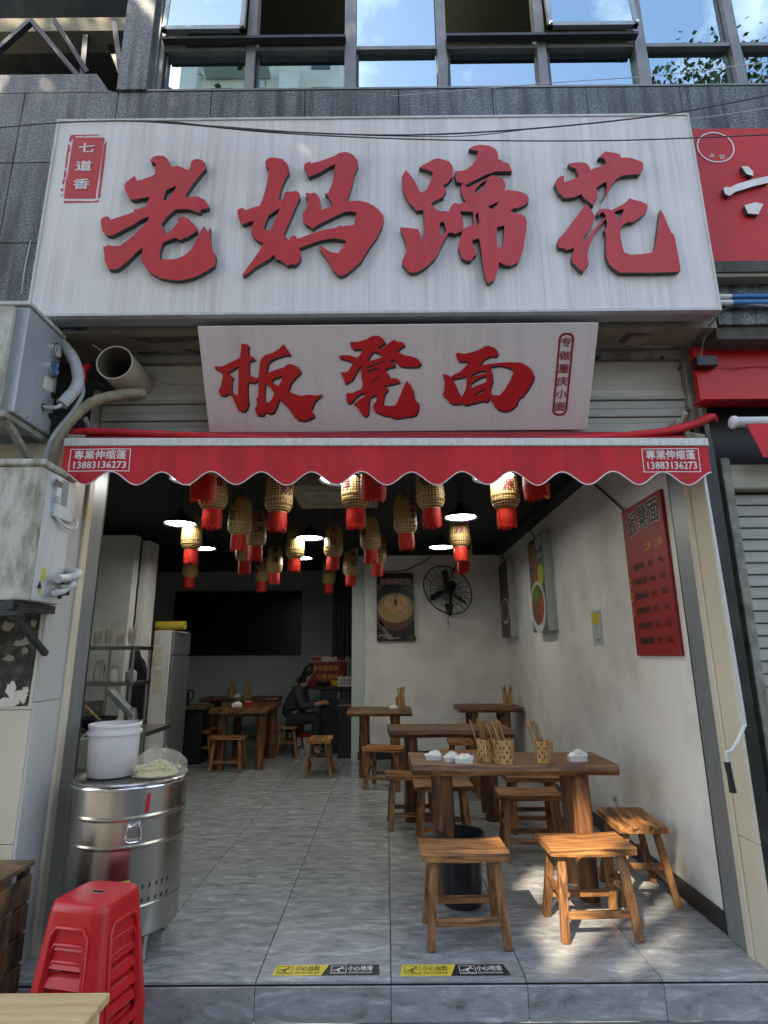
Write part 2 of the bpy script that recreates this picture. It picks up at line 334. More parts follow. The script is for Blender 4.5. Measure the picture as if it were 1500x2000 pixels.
def granite():
    m, n, l, b = nmat('granite')
    tcn = n.new('ShaderNodeTexCoord'); oi = n.new('ShaderNodeObjectInfo')
    v1 = n.new('ShaderNodeTexNoise'); v1.inputs['Scale'].default_value = 75; v1.inputs['Detail'].default_value = 5
    v2 = n.new('ShaderNodeTexNoise'); v2.inputs['Scale'].default_value = 4.0; v2.inputs['Detail'].default_value = 6
    mp = n.new('ShaderNodeMapping'); mp.inputs['Scale'].default_value = (9, 1, 0.7); v3 = n.new('ShaderNodeTexNoise'); v3.inputs['Scale'].default_value = 1.6; v3.inputs['Detail'].default_value = 4
    for v in (v1, v2): l.new(tcn.outputs['Object'], v.inputs['Vector'])
    l.new(tcn.outputs['Object'], mp.inputs['Vector']); l.new(mp.outputs['Vector'], v3.inputs['Vector'])
    rp = n.new('ShaderNodeValToRGB'); e = rp.color_ramp.elements
    e[0].position = 0.36; e[0].color = (0.035, 0.046, 0.048, 1); e[1].position = 0.66; e[1].color = (0.25, 0.285, 0.28, 1)
    k = e.new(0.5); k.color = (0.11, 0.135, 0.135, 1); l.new(v1.outputs['Fac'], rp.inputs['Fac'])
    m2 = n.new('ShaderNodeMix'); m2.data_type = 'RGBA'; m2.blend_type = 'MULTIPLY'; m2.inputs[0].default_value = 0.75
    r2_ = n.new('ShaderNodeValToRGB'); r2_.color_ramp.elements[0].position = 0.32; r2_.color_ramp.elements[0].color = (0.5, 0.5, 0.5, 1); r2_.color_ramp.elements[1].position = 0.66
    l.new(v2.outputs['Fac'], r2_.inputs['Fac']); l.new(rp.outputs['Color'], m2.inputs[6]); l.new(r2_.outputs['Color'], m2.inputs[7])
    m3 = n.new('ShaderNodeMix'); m3.data_type = 'RGBA'; m3.blend_type = 'MULTIPLY'
    r3 = n.new('ShaderNodeValToRGB'); r3.color_ramp.elements[0].position = 0.36; r3.color_ramp.elements[0].color = (0.16, 0.155, 0.14, 1); r3.color_ramp.elements[1].position = 0.55
    l.new(v3.outputs['Fac'], r3.inputs['Fac']); m3.inputs[0].default_value = 0.9; l.new(m2.outputs[2], m3.inputs[6]); l.new(r3.outputs['Color'], m3.inputs[7])
    hs = n.new('ShaderNodeHueSaturation'); mr = n.new('ShaderNodeMapRange'); mr.inputs[3].default_value = 0.85; mr.inputs[4].default_value = 1.15
    l.new(oi.outputs['Random'], mr.inputs[0]); l.new(mr.outputs[0], hs.inputs['Value']); l.new(m3.outputs[2], hs.inputs['Color'])
    l.new(hs.outputs['Color'], b.inputs['Base Color']); b.inputs['Roughness'].default_value = 0.42
granite()

def floor_tile():
    m, n, l, b = nmat('floor_tile')
    tcn = n.new('ShaderNodeTexCoord'); oi = n.new('ShaderNodeObjectInfo'); mp = n.new('ShaderNodeMapping')
    mp.inputs['Rotation'].default_value = (0, 0, R(-24)); mp.inputs['Scale'].default_value = (2.2, 6.4, 6.4)
    cm = n.new('ShaderNodeCombineXYZ'); ml = n.new('ShaderNodeMath'); ml.operation = 'MULTIPLY'; ml.inputs[1].default_value = 43
    l.new(oi.outputs['Random'], ml.inputs[0]); l.new(ml.outputs[0], cm.inputs[0]); l.new(ml.outputs[0], cm.inputs[1])
    ad = n.new('ShaderNodeVectorMath'); ad.operation = 'ADD'
    l.new(tcn.outputs['Object'], mp.inputs['Vector']); l.new(mp.outputs['Vector'], ad.inputs[0]); l.new(cm.outputs[0], ad.inputs[1])
    a = n.new('ShaderNodeTexNoise'); a.inputs['Scale'].default_value = 2.7; a.inputs['Detail'].default_value = 10; a.inputs['Roughness'].default_value = 0.72; a.inputs['Distortion'].default_value = 0.55
    l.new(ad.outputs[0], a.inputs['Vector'])
    rp = n.new('ShaderNodeValToRGB'); e = rp.color_ramp.elements
    e[0].position = 0.30; e[0].color = (0.11, 0.12, 0.118, 1); e[1].position = 0.76; e[1].color = (0.74, 0.75, 0.76, 1)
    for p, c in ((0.40, (0.225, 0.24, 0.24, 1)), (0.54, (0.32, 0.335, 0.338, 1)), (0.65, (0.46, 0.475, 0.48, 1))):
        k = e.new(p); k.color = c
    l.new(a.outputs['Fac'], rp.inputs['Fac'])
    hs = n.new('ShaderNodeHueSaturation'); mr = n.new('ShaderNodeMapRange'); mr.inputs[3].default_value = 0.92; mr.inputs[4].default_value = 1.06
    l.new(oi.outputs['Random'], mr.inputs[0]); l.new(mr.outputs[0], hs.inputs['Value']); l.new(rp.outputs['Color'], hs.inputs['Color'])
    l.new(hs.outputs['Color'], b.inputs['Base Color'])
    mr2 = n.new('ShaderNodeMapRange'); mr2.inputs[3].default_value = 0.10; mr2.inputs[4].default_value = 0.36
    l.new(a.outputs['Fac'], mr2.inputs[0]); l.new(mr2.outputs[0], b.inputs['Roughness'])
    bp = n.new('ShaderNodeBump'); bp.inputs['Strength'].default_value = 0.12; bp.inputs['Distance'].default_value = 0.004
    l.new(a.outputs['Fac'], bp.inputs['Height']); l.new(bp.outputs['Normal'], b.inputs['Normal'])
floor_tile()

def sign_panel(name, base, dirt, amt, lines):
    m, n, l, b = nmat(name)
    tcn = n.new('ShaderNodeTexCoord')
    def nse(stretch, sc, det):
        mp = n.new('ShaderNodeMapping'); mp.inputs['Scale'].default_value = stretch; t = n.new('ShaderNodeTexNoise')
        t.inputs['Scale'].default_value = sc; t.inputs['Detail'].default_value = det; l.new(tcn.outputs['Object'], mp.inputs['Vector']); l.new(mp.outputs['Vector'], t.inputs['Vector']); return t
    a = nse((8, 1, 0.16), 2.2, 11); a.inputs['Roughness'].default_value = 0.78; c = nse((2.6, 1, 0.9), 1.0, 7); f = nse((1, 1, 1), 150, 2)
    ra = n.new('ShaderNodeValToRGB'); ra.color_ramp.elements[0].position = lines; ra.color_ramp.elements[0].color = (1, 1, 1, 1); ra.color_ramp.elements[1].position = lines+0.20; ra.color_ramp.elements[1].color = (0, 0, 0, 1)
    l.new(a.outputs['Fac'], ra.inputs['Fac'])
    m1 = n.new('ShaderNodeMix'); m1.data_type = 'RGBA'; m1.inputs[6].default_value = (*base, 1); m1.inputs[7].default_value = (*dirt, 1)
    mu = n.new('ShaderNodeMath'); mu.operation = 'MULTIPLY'; mu.inputs[1].default_value = amt; l.new(ra.outputs['Color'], mu.inputs[0])
    mu2 = n.new('ShaderNodeMath'); mu2.operation = 'MULTIPLY'; rc = n.new('ShaderNodeMapRange'); rc.inputs[1].default_value = 0.3; rc.inputs[2].default_value = 0.7; rc.inputs[3].default_value = 0.05; rc.inputs[4].default_value = 1.0
    l.new(c.outputs['Fac'], rc.inputs[0]); l.new(mu.outputs[0], mu2.inputs[0]); l.new(rc.outputs[0], mu2.inputs[1]); l.new(mu2.outputs[0], m1.inputs[0])
    m2 = n.new('ShaderNodeMix'); m2.data_type = 'RGBA'; m2.blend_type = 'MULTIPLY'; m2.inputs[0].default_value = 0.35
    rf = n.new('ShaderNodeValToRGB'); rf.color_ramp.elements[0].position = 0.25; rf.color_ramp.elements[0].color = (0.7, 0.69, 0.69, 1); rf.color_ramp.elements[1].position = 0.75
    l.new(f.outputs['Fac'], rf.inputs['Fac']); l.new(m1.outputs[2], m2.inputs[6]); l.new(rf.outputs['Color'], m2.inputs[7])
    l.new(m2.outputs[2], b.inputs['Base Color']); b.inputs['Roughness'].default_value = 0.55
sign_panel('sign_white', (0.79, 0.755, 0.735), (0.36, 0.31, 0.28), 0.7, 0.38)
sign_panel('sign_small', (0.76, 0.665, 0.645), (0.46, 0.41, 0.375), 0.45, 0.34)

def lantern_weave():
    m, n, l, b = nmat('lantern_weave')
    tcn = n.new('ShaderNodeTexCoord'); sp = n.new('ShaderNodeSeparateXYZ'); l.new(tcn.outputs['Object'], sp.inputs[0])
    at = n.new('ShaderNodeMath'); at.operation = 'ARCTAN2'; l.new(sp.outputs[1], at.inputs[0]); l.new(sp.outputs[0], at.inputs[1])
    def M_(op, a, bb):
        q = n.new('ShaderNodeMath'); q.operation = op
        for i, v in ((0, a), (1, bb)):
            if isinstance(v, (int, float)): q.inputs[i].default_value = v
            else: l.new(v, q.inputs[i])
        return q.outputs[0]
    ang = M_('MULTIPLY', at.outputs[0], 14.0/1.0); zz = M_('MULTIPLY', sp.outputs[2], 175.0)
    s1 = M_('SINE', M_('ADD', ang, zz), 0); s2 = M_('SINE', M_('SUBTRACT', ang, zz), 0)
    pr = M_('MULTIPLY', s1, s2); sc = M_('ADD', M_('MULTIPLY', pr, 0.5), 0.5)
    rp = n.new('ShaderNodeValToRGB'); e = rp.color_ramp.elements; e[0].position = 0.34; e[0].color = (0.13, 0.07, 0.02, 1); e[1].position = 0.68; e[1].color = (0.58, 0.40, 0.16, 1)
    l.new(sc, rp.inputs['Fac']); l.new(rp.outputs['Color'], b.inputs['Base Color']); b.inputs['Roughness'].default_value = 0.42
    bp = n.new('ShaderNodeBump'); bp.inputs['Strength'].default_value = 0.6; bp.inputs['Distance'].default_value = 0.004
    l.new(sc, bp.inputs['Height']); l.new(bp.outputs['Normal'], b.inputs['Normal'])
lantern_weave()

def glass(name, tint, fac, rough=0.0):
    m, n, l, b = nmat(name); n.remove(b); o = n['Material Output']
    t = n.new('ShaderNodeBsdfTransparent'); t.inputs[0].default_value = (*tint, 1); g = n.new('ShaderNodeBsdfGlossy'); g.inputs['Roughness'].default_value = rough
    g.inputs['Color'].default_value = (0.66, 0.90, 1.0, 1)
    x = n.new('ShaderNodeMixShader'); lw = n.new('ShaderNodeFresnel'); lw.inputs['IOR'].default_value = 1.5
    ad = n.new('ShaderNodeMath'); ad.operation = 'ADD'; ad.inputs[1].default_value = fac; ad.use_clamp = True
    l.new(lw.outputs[0], ad.inputs[0]); l.new(ad.outputs[0], x.inputs[0]); l.new(t.outputs[0], x.inputs[1]); l.new(g.outputs[0], x.inputs[2]); l.new(x.outputs[0], o.inputs['Surface'])
glass('window_glass', (0.30, 0.34, 0.34), 0.36)
glass('clear_plastic', (0.92, 0.94, 0.92), 0.03, 0.12)
glass('door_glass', (0.85, 0.9, 0.88), 0.02)
def bag_film():
    m, n, l, b = nmat('bag_film'); n.remove(b); o = n['Material Output']
    t = n.new('ShaderNodeBsdfTransparent'); d = n.new('ShaderNodeBsdfPrincipled'); d.inputs['Base Color'].default_value = (0.8, 0.78, 0.68, 1); d.inputs['Roughness'].default_value = 0.18
    x = n.new('ShaderNodeMixShader'); x.inputs[0].default_value = 0.26
    nt = n.new('ShaderNodeTexNoise'); nt.inputs['Scale'].default_value = 22; bp = n.new('ShaderNodeBump'); bp.inputs['Strength'].default_value = 0.8; bp.inputs['Distance'].default_value = 0.02
    l.new(nt.outputs['Fac'], bp.inputs['Height']); l.new(bp.outputs['Normal'], d.inputs['Normal'])
    l.new(t.outputs[0], x.inputs[1]); l.new(d.outputs[0], x.inputs[2]); l.new(x.outputs[0], o.inputs['Surface'])
bag_film()

# ================================================================ SETTING
struct(B(-120, 120, -120, 2.95, -0.25, -0.15).build('pavement', 'asphalt'))
floor = struct(B(-4.8, 1.74, 2.97, 11.0, -0.15, -0.012).build('floor', 'skirting'))
TS = 0.6; TX0, TY0 = 0.0075, 2.967
tile_me = B(0.0022, TS-0.0022, 0.0022, TS-0.0022, -0.012, 0.0).mesh('tile', 'floor_tile', bevel=0.0012)
for j in range(0, 14):
    for i in range(-8, 4):
        x, y = TX0+i*TS, TY0+j*TS
        if i < -4 and j < 5: continue
        if i < -6 and j < 9: continue
        if i == 3 and j > 0: continue
        if i == 2 and j > 9: continue
        if i >= 0 and j > 9: continue
        o = put('tile', tile_me, floor); o.location = (x, y, 0)
rise_me = B(0.0015, TS-0.0015, -0.012, 0.0, -0.15, -0.016).mesh('riser_tile', 'floor_tile', bevel=0.001)
for i in range(-7, 7): o = put('riser_tile', rise_me, floor); o.location = (TX0+i*TS, 2.964, 0)

ceiling = struct(B(-4.8, 1.9, 3.30, 11.0, 2.95, 3.05).build('ceiling', 'ceiling_black'))
B(1.60, 1.735, 3.45, 8.49, 2.832, 2.948).build('trunking', 'ceiling_black', ceiling)
B(-0.41, 1.60, 8.36, 8.49, 2.835, 2.948).build('trunking', 'ceiling_black', ceiling)
wr = struct(B(1.735, 1.90, 3.37, 8.62, -0.01, 2.95).build('wall_right', 'wall_white'))
B(1.721, 1.7345, 3.37, 8.489, 0.001, 0.105).build('skirting_board', 'skirting', wr, bevel=0.003)
wb = struct(B(-0.41, 1.735, 8.49, 8.62, -0.01, 2.95).build('wall_back', 'wall_white'))
B(-0.41, 1.72, 8.477, 8.4895, 0.001, 0.105).build('skirting_board', 'skirting', wb, bevel=0.003)
B(-0.41, -0.318, 8.478, 8.4895, 0.106, 2.95).build('corner_trim', 'wall_teal', wb)
struct(B(-0.50, -0.411, 8.50, 10.9, -0.01, 2.95).build('wall_passage', 'wall_teal'))
struct(B(-4.8, -0.41, 10.8, 10.95, -0.01, 2.95).build('wall_far', 'wall_teal'))
struct(B(-4.8, -4.65, 6.8, 10.9, -0.01, 2.95).build('wall_left', 'wall_teal'))
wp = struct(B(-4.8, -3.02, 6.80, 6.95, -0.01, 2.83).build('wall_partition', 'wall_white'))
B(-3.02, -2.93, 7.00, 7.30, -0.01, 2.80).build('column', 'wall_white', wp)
struct(B(-3.9, -3.8, 3.40, 6.8, -0.01, 2.95).build('wall_side', 'wall_teal'))
struct(B(-3.8, -1.82, 3.46, 3.56, -0.01, 2.95).build('wall_front', 'wall_teal'))

# ---------------------------------------------------------------- the building: granite, windows, soffit
bld = thing('commercial_building', 'grey granite building front with a band of blue windows above the white sign', 'building', (0, 2.97, 3.24))
def gslab(x0, x1, z0, z1, y0=2.97, dy=0.05): B(x0+0.002, x1-0.002, y0, y0+dy, z0+0.002, z1-0.002).build('granite_slab', 'granite', bld, world=True, bevel=0.002)
xs = [-3.55+0.61*i for i in range(0, 12)]
for a, b in zip(xs[:-1], xs[1:]):
    gslab(a, b, 4.43, 4.985)
    if b < -1.7 or a > 1.5:
        gslab(a, b, 3.84, 4.43); gslab(a, b, 3.24, 3.84)
B(-3.55, 3.16, 3.021, 3.12, 3.24, 4.98).build('wall', 'concrete', bld, world=True)
# stained concrete soffit over the shop and the beam edge
sof = B(-3.6, 1.93, 2.972, 3.30, 3.225, 3.29).build('soffit', 'concrete', bld, world=True)
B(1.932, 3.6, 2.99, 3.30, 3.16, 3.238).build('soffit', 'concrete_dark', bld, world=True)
for pts in ([(1.05, 3.03), (1.28, 3.02), (1.24, 3.07), (1.14, 3.10), (1.08, 3.16), (1.03, 3.12)], [(1.43, 3.02), (1.58, 3.03), (1.52, 3.06), (1.47, 3.05), (1.46, 3.14), (1.41, 3.12)], [(-1.5, 3.02), (-0.9, 3.01), (-1.1, 3.06), (-1.4, 3.09)]):
    MB().poly([pts], lambda a, b, d: (a, b, 3.222+d), 0, 0.003).build('peeled_patch', 'concrete_dark', bld, world=True)
# sill, jamb pilaster and the recess at the left with the steel brackets
B(-1.535, 3.6, 2.966, 3.08, 4.986, 5.0).build('sill', 'mullion', bld, world=True)
B(-1.73, -1.537, 2.955, 3.5, 4.988, 6.4).build('pilaster', 'granite', bld, world=True, bevel=0.003)
MB().poly([[(-3.6, 4.988), (-1.735, 4.988), (-1.79, 5.0), (-1.88, 5.14), (-3.6, 5.14)]], front(2.972), 0, 0.06).build('granite_slab', 'granite', bld, world=True)
MB().hexa([(-3.6, 3.03, 5.034), (-1.735, 3.03, 5.034), (-1.735, 3.5, 5.034), (-3.6, 3.5, 5.034), (-3.6, 3.034, 5.05), (-1.735, 3.034, 5.05), (-1.735, 3.5, 5.30), (-3.6, 3.5, 5.30)]).build('sloping_ledge', 'granite', bld, world=True)
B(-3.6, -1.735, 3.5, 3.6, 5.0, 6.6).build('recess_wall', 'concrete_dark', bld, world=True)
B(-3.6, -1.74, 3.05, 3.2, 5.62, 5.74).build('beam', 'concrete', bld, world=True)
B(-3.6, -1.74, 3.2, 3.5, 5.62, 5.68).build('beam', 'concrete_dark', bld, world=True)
for a, b in (((-2.40, 3.0, 5.64), (-2.02, 3.02, 5.16)), ((-2.24, 3.0, 5.64), (-1.97, 3.02, 5.20)), ((-2.06, 3.08, 5.62), (-2.02, 3.06, 5.10)), ((-1.86, 3.06, 5.70), (-1.745, 3.06, 5.14)), ((-2.75, 3.0, 5.16), (-2.40, 3.0, 5.64)), ((-1.93, 3.16, 5.62), (-1.76, 3.16, 5.20))):
    MB().bar(a, b, 0.035, 0.03).build('steel_strut', 'frame_dark', bld, world=True)
# windows: mullions, transom, panes, top-hung sashes
mx_ = [-1.505, -0.885, -0.21, 0.41, 1.085, 1.755, 2.40, 3.05]
win = MB()
ZS, ZT0, ZT1, ZTOP = 5.001, 5.36, 5.44, 6.35
for i, x in enumerate(mx_):
    w = 0.055 if i in (2, 5) else 0.04
    B(x-w/2-0.012, x+w/2+0.012, 3.015, 3.10, ZS, ZTOP).build('mullion', 'mullion', bld, world=True, bevel=0.003)
wframe = B(-1.537, -1.505, 3.0, 3.12, ZS, ZTOP).build('window_jamb', 'mullion', bld, world=True)
for i in range(7):
    x0, x1 = mx_[i]+0.035, mx_[i+1]-0.035
    o = B(x0+0.004, x1-0.004, 3.022, 3.09, ZT0+0.03, ZT1-0.02).build('transom', 'mullion', bld, world=True)
    B(x0+0.003, x1-0.003, 3.062, 3.068, ZS+0.004, ZT0+0.025).build('pane', 'window_glass', bld, world=True)
    B(x0+0.003, x0+0.02, 3.04, 3.062, ZS+0.002, ZT0+0.024).build('glazing_bead', 'frame_dark', bld, world=True)
    if i in (0, 4):       # top-hung sash standing slightly open
        sw = MB(); zb, zt = ZT1+0.035, ZTOP-0.02; tilt = 0.05
        for (a0, a1, b0, b1) in ((x0, x1, zb, zb+0.035), (x0, x0+0.03, zb, zt), (x1-0.03, x1, zb, zt)):
            yo = lambda z: 2.99-tilt*(zt-z)/(zt-zb)
            sw.hexa([(a0, yo(b0), b0), (a1, yo(b0), b0), (a1, yo(b0)+0.03, b0), (a0, yo(b0)+0.03, b0), (a0, yo(b1), b1), (a1, yo(b1), b1), (a1, yo(b1)+0.03, b1), (a0, yo(b1)+0.03, b1)])
        fr_ = sw.build('window_sash', 'aluminium', bld, world=True)
        MB().add([(x0+0.03, 2.995-tilt*0.94, zb+0.036), (x1-0.03, 2.995-tilt*0.94, zb+0.036), (x1-0.03, 2.995, zt), (x0+0.03, 2.995, zt)], [(0, 1, 2, 3)]).build('pane', 'window_glass', fr_, world=True)
        for xx in (x0+0.012, x1-0.012): MB().lathe([(0.001, -0.006), (0.012, -0.006), (0.012, 0.006), (0.004, 0.006)], 10, (xx, 2.93, zb+0.012), 'y').build('corner_screw', 'chrome', fr_, world=True)
    elif i not in (1, 3):
        B(x0+0.003, x1-0.003, 3.062, 3.068, ZT1-0.018, ZTOP-0.01).build('pane', 'window_glass', bld, world=True)
for a, b in ((0, 2), (3, 5)):   # rain ledges that cross two bays
    B(mx_[a]+0.03, mx_[b]-0.03, 2.965, 3.012, ZT1-0.012, ZT1+0.01).build('rain_ledge', 'frame_dark', bld, world=True)
    B(mx_[a]+0.03, mx_[b]-0.03, 2.985, 3.012, ZT1+0.0105, ZT1+0.03).build('rain_ledge', 'aluminium', bld, world=True)
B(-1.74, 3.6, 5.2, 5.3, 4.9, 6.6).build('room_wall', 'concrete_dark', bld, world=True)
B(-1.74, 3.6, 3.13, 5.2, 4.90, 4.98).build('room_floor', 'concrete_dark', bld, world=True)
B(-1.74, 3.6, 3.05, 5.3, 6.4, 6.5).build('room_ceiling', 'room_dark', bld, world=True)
B(-3.6, 3.6, 2.98, 3.1, 6.36, 7.6).build('upper_wall', 'granite', bld, world=True)
for i, p in enumerate(((-0.4504, 3.7000, 6.5359), (0.3722, 3.6000, 5.9638), (2.6385, 3.6000, 5.9549))):
    t = thing('pendant_bulb', ('glowing bulb hanging in the dark open window above the sign', 'glowing bulb behind the blue pane over the middle of the sign', 'glowing bulb behind the pane with the leafy reflection')[i], 'light bulb', (p[0], p[1], 6.4), group='bulbs in the upstairs room')
    MB().tube([(0, 0, 0), (0, 0, p[2]-6.4+0.06)], 0.004, 5).build('flex', 'black', t)
    MB().lathe([(0.003, -0.042), (0.026, -0.034), (0.036, -0.008), (0.030, 0.022), (0.014, 0.05), (0.014, 0.07)], 14, (0, 0, p[2]-6.4), cap1=True).build('bulb', 'bulb_glow', t, smooth=60)

# ---------------------------------------------------------------- pillars and the aluminium door frame
pl = thing('pillar', 'pale tiled pillar under the wall-hung machines, torn paper stuck to its front', 'pillar', (-2.2, 3.1, -0.15))
B(-3.6, -1.755, 2.99, 3.44, -0.15, 2.56).build('core', 'concrete', pl, world=True)
for z0, z1 in ((-0.15, 1.185), (1.188, 2.55)): B(-1.7545, -1.74, 2.976, 3.205, z0, z1).build('reveal_tile', 'tile_grey', pl, world=True, bevel=0.002)
B(-1.7545, -1.725, 3.206, 3.272, -0.15, 2.55).build('corner_strip', 'tile_cream', pl, world=True, bevel=0.006)
for x0, x1 in ((-2.35, -1.7555), (-2.95, -2.353), (-3.55, -2.953)):
    for z0, z1 in ((-0.15, 0.55), (0.553, 1.15), (1.153, 1.75), (1.753, 2.55)):
        B(x0, x1, 2.976, 2.99, z0, z1).build('front_tile', 'tile_cream', pl, world=True, bevel=0.002)
MB().poly([[(-2.3, 1.16), (-1.775, 1.17), (-1.77, 1.4), (-1.772, 1.62), (-2.3, 1.66)]], front(2.9745), 0, 0.001).build('glue_stain', 'glue_stain', pl, world=True)
random.seed(5)
for cx, cz, rx, rz_ in ((-1.80, 1.57, .022, .022), (-1.815, 1.50, .026, .024), (-1.85, 1.475, .045, .02), (-1.825, 1.435, .02, .02), (-1.83, 1.22, .05, .03), (-1.795, 1.245, .02, .022), (-1.80, 1.205, .018, .025), (-1.87, 1.25, .03, .045), (-1.88, 1.19, .06, .03), (-1.90, 1.40, .03, .02), (-1.93, 1.56, .04, .03)):
    MB().poly([ell(cx, cz, rx*0.85, rz_*0.8, 13, random.random(), 0.33)], front(2.9725-0.0011*(cz*97 % 1)-0.0012), 0, 0.0009).build('torn_paper', 'concrete' if cz > 1.3 else 'paper', pl, world=True)
pr = thing('pillar', 'narrow cream pillar on the side of the menu board, beside the crank handle', 'pillar', (1.76, 3.05, -0.15))
B(1.735, 1.80, 2.985, 3.172, -0.15, 2.56).build('core', 'concrete_dark', pr, world=True)
for z0, z1 in ((-0.15, (1.7200, 3.1118, 0.5282)[2]), ((1.7200, 3.1118, 0.5282)[2]+0.003, 2.55)): B(1.72, 1.7345, 2.968, 3.122, z0, z1).build('reveal_tile', 'tile_cream', pr, world=True, bevel=0.002)
B(1.708, 1.7345, 3.1225, 3.174, -0.15, 2.55).build('corner_strip', 'tile_cream', pr, world=True, bevel=0.006)
B(1.7355, 1.80, 2.97, 2.984, -0.15, 2.55).build('front_edge', 'skirting', pr, world=True)
df = thing('door_frame', 'grey aluminium door frame round the open shop front', 'door frame', (0, 3.3, 0))
B(-1.80, -1.735, 3.274, 3.43, 0.001, 2.72).build('jamb', 'aluminium', df, world=True, bevel=0.004)
B(-1.78, -1.741, 3.431, 3.456, 0.001, 2.72).build('gasket', 'black', df, world=True)
B(1.713, 1.80, 3.176, 3.336, 0.001, 2.72).build('jamb', 'aluminium', df, world=True, bevel=0.004)
B(1.725, 1.80, 3.337, 3.369, 0.001, 2.72).build('gasket', 'black', df, world=True)
B(-1.734, 1.712, 3.29, 3.43, 2.60, 2.72).build('head', 'frame_dark', df, world=True)

# ---------------------------------------------------------------- roller shutter housing behind the small sign
sh = thing('roller_shutter', 'cream roller shutter rolled up behind the small red lettered sign', 'shutter', (0, 3.25, 2.7))
zz = [(1.5948, 3.2500, 3.1630)[2], (1.5721, 3.2500, 2.9655)[2], (1.5666, 3.2500, 2.9177)[2], (1.5639, 3.2500, 2.8940)[2], (1.5576, 3.2500, 2.8400)[2], (1.5515, 3.2500, 2.7864)[2], (1.5469, 3.2500, 2.7465)[2], 2.60]
xl, xr = (-1.7266, 3.2500, 2.8717)[0], (1.8341, 3.2500, 2.9732)[0]
for k in range(7):
    pr_ = (0.0, 0.010, 0.022, 0.006, 0.012, 0.0, 0.010)[k]
    x0 = (-1.5424, 3.2500, 3.0755)[0] if k == 0 else xl
    B(x0, xr, 3.245-pr_, 3.30, zz[k+1]+0.0025, zz[k]-0.0005).build('panel' if k == 0 else 'slat', 'shutter_cream' if k in (0, 1) else 'shutter_grey', sh, world=True, bevel=0.003)
B(-3.6, 1.70, 3.31, 3.36, 2.57, 3.235).build('cavity_shade', 'black', sh, world=True)  # black sheet stands in for the shade of the cavity behind the pipe
B(xl-0.02, xr+0.0, 3.205, 3.30, zz[0]+0.001, zz[0]+0.055).build('top_rail', 'rail_grey', sh, world=True, bevel=0.004)
B(xl-0.02, xr+0.0, 3.165, 3.30, zz[0]+0.056, zz[0]+0.10).build('top_rail', 'rail_grey', sh, world=True, bevel=0.004)
B(xr+0.002, xr+0.045, 3.20, 3.30, 2.60, zz[0]+0.10).build('guide_rail', 'rail_grey', sh, world=True, bevel=0.004)
B(xr+0.046, xr+0.08, 3.165, 3.30, 2.60, zz[0]+0.10).build('guide_rail', 'rail_grey', sh, world=True, bevel=0.004)
B(xl-0.05, xl-0.003, 3.215, 3.30, 2.60, zz[1]+0.02).build('guide_rail', 'rail_grey', sh, world=True, bevel=0.004)
for px_ in ((1.8103, 3.1900, 3.0902), (1.8222, 3.1900, 2.8107), (1.3184, 3.1900, 3.1641), (1.7099, 3.1900, 3.1602)):
    MB().lathe([(0.002, -0.008), (0.011, -0.006), (0.012, 0.01)], 10, (px_[0], 3.20, px_[2]), 'y').build('bolt', 'frame_dark', sh, world=True)
